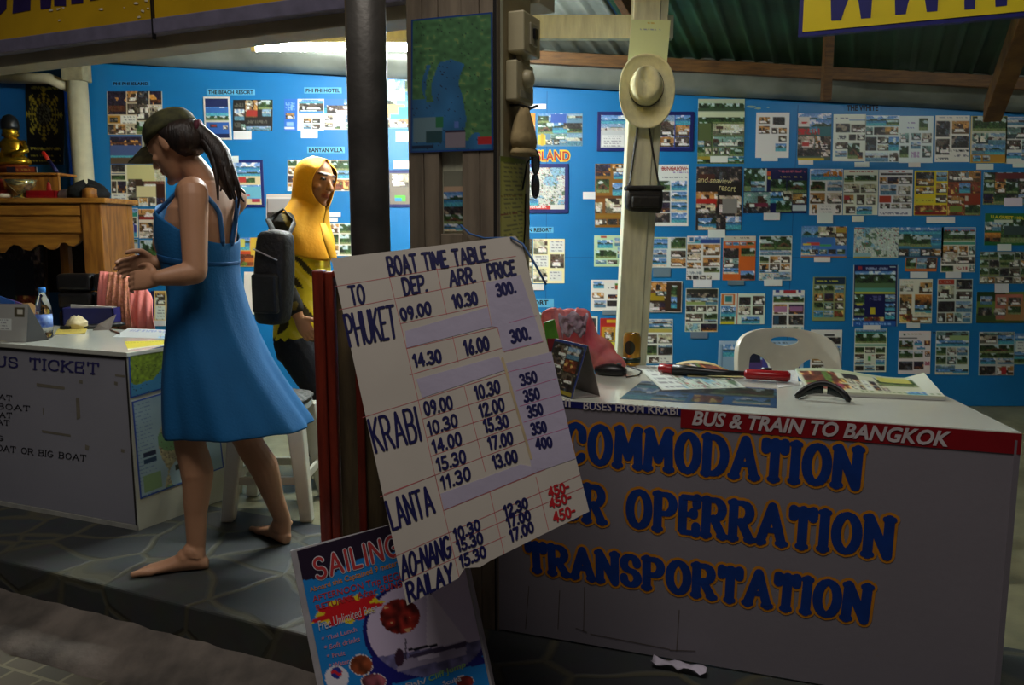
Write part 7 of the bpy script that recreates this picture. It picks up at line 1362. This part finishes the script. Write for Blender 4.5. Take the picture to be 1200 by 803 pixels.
# ================================================================== people
def baked(mb, name, parent, colour, voxel=.006, smooth=6, mt=SKIN):
    """one continuous surface: the overlapping volumes are fused and smoothed, then coloured by place"""
    me0 = mb.mesh('raw'); ob = bpy.data.objects.new('raw', me0); C.objects.link(ob)
    r = ob.modifiers.new('r', 'REMESH'); r.mode = 'VOXEL'; r.voxel_size = voxel
    s = ob.modifiers.new('s', 'SMOOTH'); s.factor = .5; s.iterations = smooth
    bpy.context.view_layer.update()
    me = bpy.data.meshes.new_from_object(ob.evaluated_get(bpy.context.evaluated_depsgraph_get())); me.name = name
    bpy.data.objects.remove(ob); bpy.data.meshes.remove(me0)
    n = len(me.vertices); co = np.empty(n * 3); me.vertices.foreach_get('co', co); co = co.reshape(-1, 3)
    for a_ in list(me.color_attributes): me.color_attributes.remove(a_)
    if colour is not None:
        ca = me.color_attributes.new('Col', 'FLOAT_COLOR', 'POINT'); col = np.ones((n, 4), dtype=np.float32); col[:, :3] = srgb2lin(colour(co)); ca.data.foreach_set('color', col.ravel())
    me.polygons.foreach_set('use_smooth', [True] * len(me.polygons)); me.materials.clear()
    return link(name, me, mt, parent)
def ell(c, ax, ay, a, b, n=28, ph=0.0): return [c + ax * (a * cos(2 * pi * j / n + ph)) + ay * (b * sin(2 * pi * j / n + ph)) for j in range(n)]
def limb(m, pts, rad, n=16):
    """tapering limb: smooth spline through the joints"""
    P = [V(p) for p in pts]; Q = []; R = []
    for i in range(len(P) - 1):
        p0, p1, p2, p3 = P[max(i - 1, 0)], P[i], P[i + 1], P[min(i + 2, len(P) - 1)]
        for k in range(5):
            t = k / 5; h = .35
            t1, t2 = (p2 - p0) * h, (p3 - p1) * h
            a = 2 * t ** 3 - 3 * t ** 2 + 1; b = t ** 3 - 2 * t ** 2 + t; c = -2 * t ** 3 + 3 * t ** 2; d = t ** 3 - t ** 2
            Q.append(p1 * a + t1 * b + p2 * c + t2 * d); R.append(rad[i] * (1 - t) + rad[i + 1] * t)
    Q.append(P[-1]); R.append(rad[-1])
    m.tube(Q, R, n); m.ball(Q[0], R[0] * .98, 12, 7); m.ball(Q[-1], R[-1] * .98, 12, 7)
def foot(m, heel, toe, ankle, w=.040, up_=V((0, 0, 1))):
    d = (toe - heel); L = d.length; d = d.normalized(); s = d.cross(up_).normalized()
    rings = []
    for t, hw, h in ((-.02, .018, .035), (.06, .029, .056), (.2, .033, .070), (.38, .033, .062), (.55, .038, .046), (.72, .043, .032), (.82, .042, .026)):
        c = heel + d * (L * t); rings.append([c + s * (hw * cos(a)) + up_ * (h * .5 + h * .5 * sin(a)) for a in [2 * pi * j / 16 for j in range(16)]])
    m.loft(rings)
    for k, (o, l, r) in enumerate(((-.029, 1.0, .0125), (-.011, .985, .0095), (.004, .95, .0088), (.018, .90, .0082), (.031, .84, .0078))):
        a = heel + d * (L * .74) + s * o + up_ * .014; b = heel + d * (L * (.5 * l + .40)) + s * (o * 1.05) + up_ * .015; c = heel + d * (L * l) + s * (o * 1.08) + up_ * (r * .95)
        m.tube([a, b, c], [r * 1.15, r, r * .9], 10); m.ball(c, r * .95, 10, 7)
    m.tube([heel + d * (L * .17) + up_ * .045, ankle, ankle + up_ * .03], [.037, .031, .026], 14)
    m.ball(heel + d * (L * .30) + up_ * .046, .034, 12, 8); m.ball(heel + d * (L * .20) + up_ * .066, .036, 12, 8)
    for o in (-1, 1): m.ball(ankle + s * (.030 * o) + up_ * -.02, .012, 8, 6)
def hand(m, wrist, fwd, palm_n, side, curl=.5, sc_=1.0):
    """palm and five separate bent fingers; side = direction of the thumb"""
    f = fwd.normalized(); n = (palm_n - f * palm_n.dot(f)).normalized(); s = side - f * side.dot(f) - n * side.dot(n); s.normalize()
    L = .088 * sc_; rings = []
    for t, hw, ht in ((-.1, .024, .019), (.2, .033, .017), (.6, .040, .015), (1.0, .040, .012)):
        c = wrist + f * (L * t); rings.append(ell(c, s, n, hw * sc_, ht * sc_, 16))
    m.loft(rings)
    for o, l, r in ((.029, .068, .0085), (.010, .077, .009), (-.010, .071, .0085), (-.029, .056, .0075)):
        p = wrist + f * (L * .96) + s * (o * sc_); d = f + s * (o * 1.2); d.normalize(); pts = [p]; ang = curl * .5
        for k, fr in enumerate((.45, .32, .23)):
            dd = d * cos(ang) + n * sin(ang); p = p + dd * (l * fr * sc_); pts.append(p); ang += curl * (.9 if k == 0 else .7)
        m.tube(pts, [r * sc_ * x for x in (1.05, 1.0, .92, .8)], 10); m.ball(pts[-1], r * .8 * sc_, 8, 6)
    p = wrist + f * (L * .25) + s * (.028 * sc_); pts = [p]
    for dd, l in ((s * .75 + f * .65 + n * .2, .036), (f * .9 + s * .25 + n * .35, .030), (f * .9 + n * .45, .024)): p = p + dd.normalized() * (l * sc_); pts.append(p)
    m.tube(pts, [.0135 * sc_, .0115 * sc_, .010 * sc_, .008 * sc_], 10); m.ball(pts[-1], .008 * sc_, 8, 6)
def head(m, c, f, upv, h=.225):
    """skull, jaw, nose, lips, brow, ears and neck root; c = centre, f = facing, upv = crown"""
    f = f.normalized(); u = (upv - f * upv.dot(f)).normalized(); s = f.cross(u); k = h / .225
    M = Matrix((s, f, u)).transposed()
    P = lambda x, y, z: c + (s * x + f * y + u * z) * k
    m.ball(P(0, -.012, .030), (.074 * k, .092 * k, .084 * k), 20, 13, M)
    rings = []
    for z, y0, a, b in ((.045, .018, .066, .070), (.01, .022, .066, .068), (-.03, .026, .061, .062), (-.065, .034, .050, .050), (-.092, .044, .036, .036), (-.108, .050, .022, .022)): rings.append(ell(P(0, y0, z), s, f, a * k, b * k, 20))
    m.loft(rings)
    m.tube([P(0, .082, .022), P(0, .098, -.002), P(0, .108, -.020)], [.008 * k, .010 * k, .012 * k], 10); m.ball(P(0, .110, -.022), .0115 * k)
    for o in (-1, 1):
        m.ball(P(.010 * o, .100, -.026), .0085 * k, 8, 6); m.ball(P(.033 * o, .072, .020), (.020 * k, .014 * k, .011 * k), 10, 7, M); m.ball(P(.034 * o, .070, .040), (.024 * k, .014 * k, .007 * k), 10, 7, M)
        m.ball(P(.042 * o, .060, -.020), (.020 * k, .020 * k, .018 * k), 10, 7, M)
        m.ball(P(.075 * o, -.012, .002), (.009 * k, .020 * k, .032 * k), 10, 8, M)
    m.ball(P(0, .089, -.052), (.022 * k, .010 * k, .0055 * k), 12, 6, M); m.ball(P(0, .087, -.063), (.019 * k, .010 * k, .006 * k), 12, 6, M); m.ball(P(0, .080, -.098), (.018 * k, .014 * k, .014 * k), 10, 7, M)
    return P, s, f, u, k
def skin_colour(base, P, hs, hf, hu, k, c):
    b = np.array(base) / 255.0
    def fn(co):
        col = np.tile(b, (len(co), 1)); d = co - np.array(c); x = d @ np.array(hs) / k; y = d @ np.array(hf) / k; z = d @ np.array(hu) / k
        lip = (y > .078) & (np.abs(z + .057) < .011) & (np.abs(x) < .024); col[lip] = b * np.array([.9, .68, .66])
        br = (y > .06) & (np.abs(z - .041) < .0055) & (np.abs(np.abs(x) - .034) < .020); col[br] = np.array([.12, .08, .06])
        ey = (y > .062) & (np.abs(z - .019) < .006) & (np.abs(np.abs(x) - .034) < .014); col[ey] = np.array([.16, .10, .08])
        return np.clip(col, 0, 1)
    return fn
def eyes(P, s, f, u, k, parent):
    for o in (-1, 1):
        m = MB(); m.ball(P(.033 * o, .0755, .019), .0102 * k, 12, 8); e = m.build('eye', mat('eye_white', (120, 108, 98), .4), parent); e['label'] = 'eye'
        m = MB(); m.ball(P(.033 * o, .0822, .017), .0056 * k, 10, 6); m.build('iris', mat('dark_iris', (30, 20, 14), .15), e)

# ------------------------------------------------------------------ woman in the blue dress
Z0 = lambda px, py: at_z(px, py, 0)
toe = Z0(159, 673); heel = Z0(243, 666); yF = (toe.y + heel.y) / 2
w1 = Z0(240, 640)
W = lambda px, py, y: at_y(px, py, y)
fdir = V((-.95, .31, 0)).normalized(); sdir = V((.31, .95, 0)).normalized()     # facing; across the body, away from the viewer
woman = thing('person', 'person in a blue sundress and dark cap walking barefoot at left', 'person', V((heel.x, heel.y, 0)))
pel = W(252, 425, 2.90); wai = W(243, 345, 2.90); ub = W(237, 300, 2.90); che = W(236, 262, 2.90); sho = W(243, 226, 2.91); nkb = W(240, 214, 2.90); nkt = W(224, 196, 2.88); hc_ = W(206, 172, 2.87)
m = MB(); UPz = V((0, 0, 1))
m.loft([ell(c, sdir, fdir, a, b) for c, a, b in ((pel - UPz * .09, .150, .105), (pel, .168, .115), (pel + UPz * .10, .150, .10), (wai, .124, .088), (ub, .132, .096), (che, .148, .104), ((che + sho) / 2, .152, .090), (sho, .120, .068), (nkb, .062, .056))])
m.ball(ub + fdir * .085 + sdir * .062 + UPz * .045, (.055, .055, .055)); m.ball(ub + fdir * .085 - sdir * .062 + UPz * .045, (.055, .055, .055))
limb(m, [nkb - UPz * .02, (nkb + nkt) / 2, nkt + (hc_ - nkt) * .3], [.058, .050, .048])
hf = V((-.80, .22, -.42)); P, hs, hff, hu, hk = head(m, hc_, hf, V((-.42, .12, .85)), .215)
# near (left) arm: upper arm hangs, forearm reaches forward
shn = W(226, 226, 2.765); eln = W(229, 320, 2.70); wrn = W(186, 326, 2.64)
limb(m, [sho - sdir * .09 - UPz * .01, shn, (shn + eln) / 2, eln], [.050, .050, .044, .037]); limb(m, [eln, eln + (wrn - eln) * .4, wrn], [.037, .037, .024])
hand(m, wrn, V((-1, .12, -.10)), V((.1, .9, -.35)), V((-.1, .3, 1)), .75, .92)
shf = sho + sdir * .145 - UPz * .02; elf = W(214, 306, 3.06); wrf = W(184, 308, 2.84)
limb(m, [sho + sdir * .09 - UPz * .01, shf, (shf + elf) / 2 + UPz * .0, elf], [.050, .050, .042, .036]); limb(m, [elf, elf + (wrf - elf) * .4, wrf], [.036, .036, .024])
hand(m, wrf, V((-1, -.35, -.12)), V((.0, -.9, -.3)), V((-.1, -.2, 1)), .6, .92)
# legs
hipn = pel - sdir * .085 - UPz * .05; kn = W(222, 516, (hipn.y + yF) / 2 + .0); ankn = W(231, 640, heel.y)
ankn = V((heel.x - .035, heel.y, .085))
limb(m, [hipn, (hipn + kn) / 2, kn, kn * .70 + ankn * .30 + V((.020, 0, 0)), kn * .32 + ankn * .68 + V((.006, 0, 0)), ankn], [.098, .076, .052, .056, .039, .031]); foot(m, V((heel.x, heel.y, 0)), V((toe.x, toe.y, 0)), ankn)
hl2 = Z0(336, 638); to2 = Z0(304, 621); to2 = hl2 + (to2 - hl2).normalized() * .22; hl2.z = to2.z = 0
hipf = pel + sdir * .085 - UPz * .05; ank2 = V((hl2.x - .02, hl2.y + .03, .088)); kf = W(291, 518, (hipf.y + hl2.y) / 2 + .0)
limb(m, [hipf, (hipf + kf) / 2, kf, kf * .70 + ank2 * .30 + V((.022, -.012, 0)), kf * .32 + ank2 * .68 + V((.006, -.004, 0)), ank2], [.098, .076, .052, .055, .039, .031]); foot(m, hl2, to2, ank2)
baked(m, 'body', woman, skin_colour((196, 146, 112), P, hs, hff, hu, hk, hc_), .0042, 4)
eyes(P, hs, hff, hu, hk, woman)
# dress
DR = mat('blue_cotton', (10, 98, 156), .8, var=.06, scale=6, bump=.15, bscale=120)
n = 72
def dring(c, a, b, amp=0.0, k=9, tilt=0.0, back=0.0, yaw=0.0):
    r = []
    for j in range(n):
        t = 2 * pi * j / n; w = 1 + amp * sin(k * t + 1.3) + amp * .5 * sin(2.3 * k * t)
        off = fdir * (b * sin(t) * w - (back * max(0, -sin(t))) ) + sdir * (a * cos(t) * w)
        r.append(c + off + UPz * (tilt * sin(t)))
    return r
hem = W(270, 499, 2.93)
rings = [dring(che + UPz * .004, .158, .136, 0, 9, .072, -.032), dring(ub + UPz * .045, .158, .156, 0, 9, .03, -.048), dring(ub - UPz * .0, .152, .140, 0, 9, .02, -.034), dring(ub - UPz * .05, .145, .118, .004, 9, 0, -.014), dring(wai, .146, .112, .01), dring(wai * .6 + pel * .4, .166, .130, .018), dring(pel + V((.0, 0, 0)), .198, .158, .026, 7, 0, .03), dring(pel * .55 + hem * .45, .222, .186, .035, 7, 0, .06), dring(pel * .2 + hem * .8, .238, .206, .045, 7, 0, .085), dring(hem, .246, .214, .055, 7, -.012, .10)]
m = MB(); m.loft(rings, False); m.build('dress', DR, woman, solid=.004, sub=1)
zsm = V((0, 0, 1))
m = MB(); m.loft([dring(ub + UPz * .0, .155, .143, 0, 9, .02, -.034), dring(ub - UPz * .025, .152, .131, 0, 9, .01, -.024)], False); m.build('waist_seam', mat('blue_cotton_dark', (10, 84, 140), .8), woman, solid=.003, sub=1)
for sgn in (-1, 1):
    fr = che + UPz * .030 + fdir * .118 + sdir * (.088 * sgn); sf = sho + fdir * .060 + sdir * (.096 * sgn) - UPz * .012; tp = sho + sdir * (.088 * sgn) + UPz * .036
    sc1 = sho * .72 + che * .28 - fdir * .076 + sdir * (.072 * sgn); sc2 = sho * .3 + che * .7 - fdir * .103 + sdir * (.046 * sgn); bk = che - UPz * .07 - fdir * .104 + sdir * (.024 * sgn)
    m = MB(); limb(m, [fr, sf, tp, sc1, sc2, bk], [.0085] * 6, 8); m.build('strap', mat('blue_strap', (40, 96, 150), .8), woman)
# cap, hair, ponytail
CAM_ = mat('dark_camouflage', (34, 36, 24), .85, rgb2=(84, 84, 46), scale=22)
Hc = lambda x, y, z: P(x, y, z)
m = MB(); rings = []
for z, r in ((.042, 1.0), (.06, 1.0), (.085, .95), (.105, .82), (.12, .58), (.127, .2)): rings.append(ell(Hc(0, -.008, z), hs, hff, .086 * hk * r, .104 * hk * r, 28))
m.loft(rings); m.build('cap_crown', CAM_, woman)
rows = []
for i in range(7):
    t = i / 6; rows.append([Hc(.078 * sin(a) * (1 - .15 * t), .070 + .108 * t * (cos(a) * .6 + .4) + .02 * cos(a), .050 - .012 * t - .022 * (sin(a) ** 2)) for a in np.linspace(-1.25, 1.25, 15)])
MB().grid(rows).build('cap_visor', CAM_, woman, solid=.004, sub=1)
HAIR = mat('dark_brown_hair', (46, 30, 20), .5, rgb2=(24, 16, 12), scale=60, stretch=(1, 1, .15), bump=.4, bscale=140)
m = MB(); rings = []
for z, r, y0 in ((.05, 1.0, -.012), (.02, 1.02, -.018), (-.015, .95, -.026), (-.045, .74, -.040), (-.06, .4, -.05)): rings.append([Hc(.083 * r * cos(a), y0 - .005 + (.096 * r * sin(a) if sin(a) < 0 else .030 * sin(a)), z) for a in [2 * pi * j / 28 for j in range(28)]])
m.loft(rings); m.build('hair', HAIR, woman)
root = Hc(0, -.105, .022); pts = [root, W(247, 168, root.y), W(257, 182, root.y - .01), W(263, 200, root.y - .02), W(268, 218, root.y - .03), W(271, 232, root.y - .03)]
m = MB(); limb(m, pts, [.022, .034, .038, .034, .024, .006], 14); Rh = random.Random(3)
for k in range(14):
    o = V((Rh.uniform(-1, 1), Rh.uniform(-1, 1), Rh.uniform(-.5, .5))) * .024
    limb(m, [root, pts[1] + o * .8, pts[2] + o, pts[3] + o * 1.1, pts[4] + o * 1.3, pts[5] + o * 1.3 + V((Rh.uniform(-.02, .03), 0, Rh.uniform(-.03, .02)))], [.01, .012, .012, .01, .007, .003], 7)
m.build('ponytail', HAIR, woman)
m = MB(); m.lathe([(.024, -.008), (.027, 0), (.024, .008)], root + V((.012, 0, -.002)), V((1, 0, -.1)), 16); m.build('hair_tie', mat('plum_band', (90, 24, 44), .7), woman)

# ------------------------------------------------------------------ person in the yellow headscarf
yP = 3.95
Wy = lambda px, py, dy=0.0: at_y(px, py, yP + dy)
f2 = V((.955, -.30, 0)).normalized(); s2 = V((.30, .955, 0)).normalized()
hd = Wy(370, 212); nb = Wy(358, 250); sh2 = Wy(352, 262); ch2 = Wy(352, 292); wa2 = Wy(356, 340); pe2 = Wy(358, 385)
g0 = V((pe2.x + .05, yP, 0))
scarf = thing('person', 'person in a yellow headscarf and yellow blouse with a black bag', 'person', g0)
m = MB()
m.loft([ell(c, s2, f2, a, b) for c, a, b in ((pe2 - UPz * .10, .15, .11), (pe2, .168, .118), (wa2, .135, .10), (ch2, .152, .112), ((ch2 + sh2) / 2, .158, .098), (sh2, .125, .07), (nb, .058, .054))])
limb(m, [nb - UPz * .02, (nb + hd) / 2], [.055, .05])
P2, hs2, hf2, hu2, hk2 = head(m, hd, V((.80, -.52, -.20)), V((.2, 0, .97)), .222)
for sg_, fx in ((-1, .10), (1, -.12)):
    hip = pe2 + s2 * (.085 * sg_) - UPz * .06; an = V((g0.x + (.16 if sg_ < 0 else -.02), yP + .09 * sg_, .085)); kn_ = (hip + an) / 2 + f2 * .05
    limb(m, [hip, (hip + kn_) / 2, kn_, kn_ * .62 + an * .38 - f2 * .015, an], [.098, .078, .056, .054, .036]); foot(m, V((an.x - f2.x * .05, an.y - f2.y * .05, 0)), V((an.x + f2.x * .17, an.y + f2.y * .17, 0)), an)
shA = sh2 - s2 * .135 - UPz * .015; elA = Wy(328, 325, -.17); wrA = Wy(350, 372, -.20)
limb(m, [sh2 - s2 * .09, shA, (shA + elA) / 2, elA], [.05, .052, .044, .038]); limb(m, [elA, (elA * .6 + wrA * .4), wrA], [.038, .037, .025]); hand(m, wrA, V((.5, -.1, -.85)), V((.1, .95, 0)), V((.8, 0, .5)), .7, .92)
shB = sh2 + s2 * .135 - UPz * .015; elB = shB + V((-.02, .05, -.27)); wrB = elB + V((.17, -.02, -.16))
limb(m, [sh2 + s2 * .09, shB, (shB + elB) / 2, elB], [.05, .052, .044, .038]); limb(m, [elB, (elB + wrB) / 2, wrB], [.038, .036, .025]); hand(m, wrB, V((.8, -.1, -.5)), V((0, -.9, -.3)), V((.5, 0, .8)), .7, .92)
baked(m, 'body', scarf, skin_colour((186, 128, 84), P2, hs2, hf2, hu2, hk2, hd), .0048, 4)
eyes(P2, hs2, hf2, hu2, hk2, scarf)
# headscarf: hood with a face opening, falling over the chest
SC = mat('marigold_scarf', (246, 176, 22), .75, var=.08, scale=5, bump=.2, bscale=60)
m = MB(); nn_ = 40; rings = []
def sring(c, ax_, ay, a, b, front=1.0, dz=0.0):
    r = []
    for j in range(nn_ + 1):
        t = radians(58) + radians(244) * j / nn_ - 0     # opening around the facing direction
        r.append(c + ax_ * (a * sin(t)) + ay * (b * cos(t)))
    return r
hs_, hf_, hu_ = hs2, hf2, hu2
op = ((.095, 18, .048, .05), (.078, 36, .078, .090), (.048, 52, .092, .108), (.018, 56, .094, .110), (-.02, 55, .092, .106), (-.055, 48, .090, .102), (-.088, 32, .088, .098), (-.112, 8, .086, .096))
rows = [[P2(0, .0 + .05 * cos(radians(8 + 344 * j / nn_)), .1135) for j in range(nn_ + 1)]]
for z, o_, a, b in op:
    rows.append([P2(a * sin(t), -.004 + b * cos(t), z + .006 * sin(5 * t)) for t in [radians(o_ + (360 - 2 * o_) * j / nn_) for j in range(nn_ + 1)]])
for c, a, b, dz in ((hd * .35 + nb * .65, .090, .094, 0), (nb, .12, .10, 0), (sh2 - UPz * .0, .175, .118, 0), (sh2 - UPz * .06, .186, .145, 0), (ch2 + UPz * .0, .172, .158, 0)):
    rows.append([c + s2 * (a * -sin(t) * 1.0) + f2 * (b * cos(t) * (1 + .04 * sin(7 * t))) - UPz * ((.06 if c == ch2 else .02) * cos(t) if cos(t) > 0 else 0) + UPz * (.05 if (c == ch2 and cos(t) < 0) else 0) for t in [radians(2 + 356 * j / nn_) for j in range(nn_ + 1)]])
m.grid(rows); m.build('headscarf', SC, scarf, solid=.005, sub=1)
tp = [Wy(378, 262, -.135), Wy(384, 280, -.15), Wy(390, 300, -.155), Wy(396, 318, -.14)]
m = MB(); m.tube(tp, [.018, .03, .026, .008], 14, True, .3); m.build('scarf_end', SC, scarf)
# blouse with dark print
def blouse_col(co):
    R = np.random.default_rng(2); x, y, z = co[:, 0], co[:, 1], co[:, 2]
    p = np.sin(z * 62 + 3 * np.sin(x * 26)) + .8 * np.sin(x * 55 + z * 21) + .5 * np.sin(y * 60); col = np.tile(c3(232, 204, 26), (len(co), 1)); col[p > .75] = c3(60, 50, 14); col[p < -1.1] = c3(240, 214, 70); return col
m = MB()
m.loft([ell(c, s2, f2, a, b) for c, a, b in ((pe2 - UPz * .05, .188, .140), (pe2 + UPz * .04, .182, .132), (wa2, .158, .122), (ch2, .168, .128), ((ch2 + sh2) / 2, .170, .110), (sh2 + UPz * .005, .132, .082), (nb - UPz * .01, .072, .068))])
baked(m, 'blouse', scarf, blouse_col, .0065, 3, CLOTHP)
def sleeve_col(co):
    x, y, z = co[:, 0], co[:, 1], co[:, 2]; p = np.sin(z * 70 + 4 * np.sin(x * 30)) + .8 * np.sin(x * 66 + y * 40); col = np.tile(c3(32, 30, 24), (len(co), 1)); col[p > 1.0] = c3(120, 100, 30); return col
for a_, b_, c_ in ((shA, elA, wrA), (shB, elB, wrB)):
    m = MB(); limb(m, [a_ + (sh2 - a_) * .2, a_, (a_ + b_) / 2, b_, b_ + (c_ - b_) * .75], [.062, .064, .056, .052, .046]); baked(m, 'sleeve', scarf, sleeve_col, .0065, 3, CLOTHP)
TRO = mat('black_trousers', (24, 24, 28), .85, bump=.2)
m = MB()
m.loft([ell(c, s2, f2, a, b) for c, a, b in ((pe2 - UPz * .14, .168, .126), (pe2 - UPz * .02, .180, .130), (pe2 + UPz * .03, .172, .126))])
for sg_ in (-1, 1):
    hip = pe2 + s2 * (.085 * sg_) - UPz * .06; an = V((g0.x + (.16 if sg_ < 0 else -.02), yP + .09 * sg_, .085)); kn_ = (hip + an) / 2 + f2 * .05
    limb(m, [hip, (hip + kn_) / 2, kn_, an + UPz * .02], [.112, .098, .082, .072])
baked(m, 'trousers', scarf, None, .008, 3, TRO)
# black shoulder bag
bc_ = Wy(322, 312, -.38)
sbag = thing('shoulder_bag', 'black shoulder bag hanging behind the person in yellow', 'bag', bc_ - UPz * .26)
m = MB(); rings = []
for i in range(9):
    t = i / 8; z = -.26 + .42 * t; k = .72 + .28 * sin(pi * (.15 + .7 * t)); sh_ = -.02 + .03 * t
    rings.append([bc_ + V((sh_, 0, 0)) + f2 * (.085 * k * np.sign(cos(a)) * abs(cos(a)) ** .6) + s2 * (.06 * k * np.sign(sin(a)) * abs(sin(a)) ** .6) + UPz * z for a in [2 * pi * j / 28 for j in range(28)]])
m.loft(rings); m.build('bag_body', BAGM, sbag, sub=1)
fr_ = Frame(bc_ - s2 * .062, f2, -s2)
MB().fbox(fr_, -.07, .055, -.20, -.03, -.01, .02).build('front_pocket', BAGM, sbag, bevel=.012)
m = MB(); m.tube([fr_.at(-.055, .075, .008), fr_.at(.06, .03, .012)], .006, 8, True, .5); m.build('pale_zip', mat('pale_zip', (150, 146, 150), .4), sbag)
m = MB(); m.tube([bc_ + V((.0, 0, .15)), shA + V((-.06, -.05, .03)), shA + V((.0, -.0, .080)), shA + V((.06, -.05, .02)), bc_ + V((.06, 0, .12))], .014, 8, True, .3); m.build('strap', BAGM, sbag)
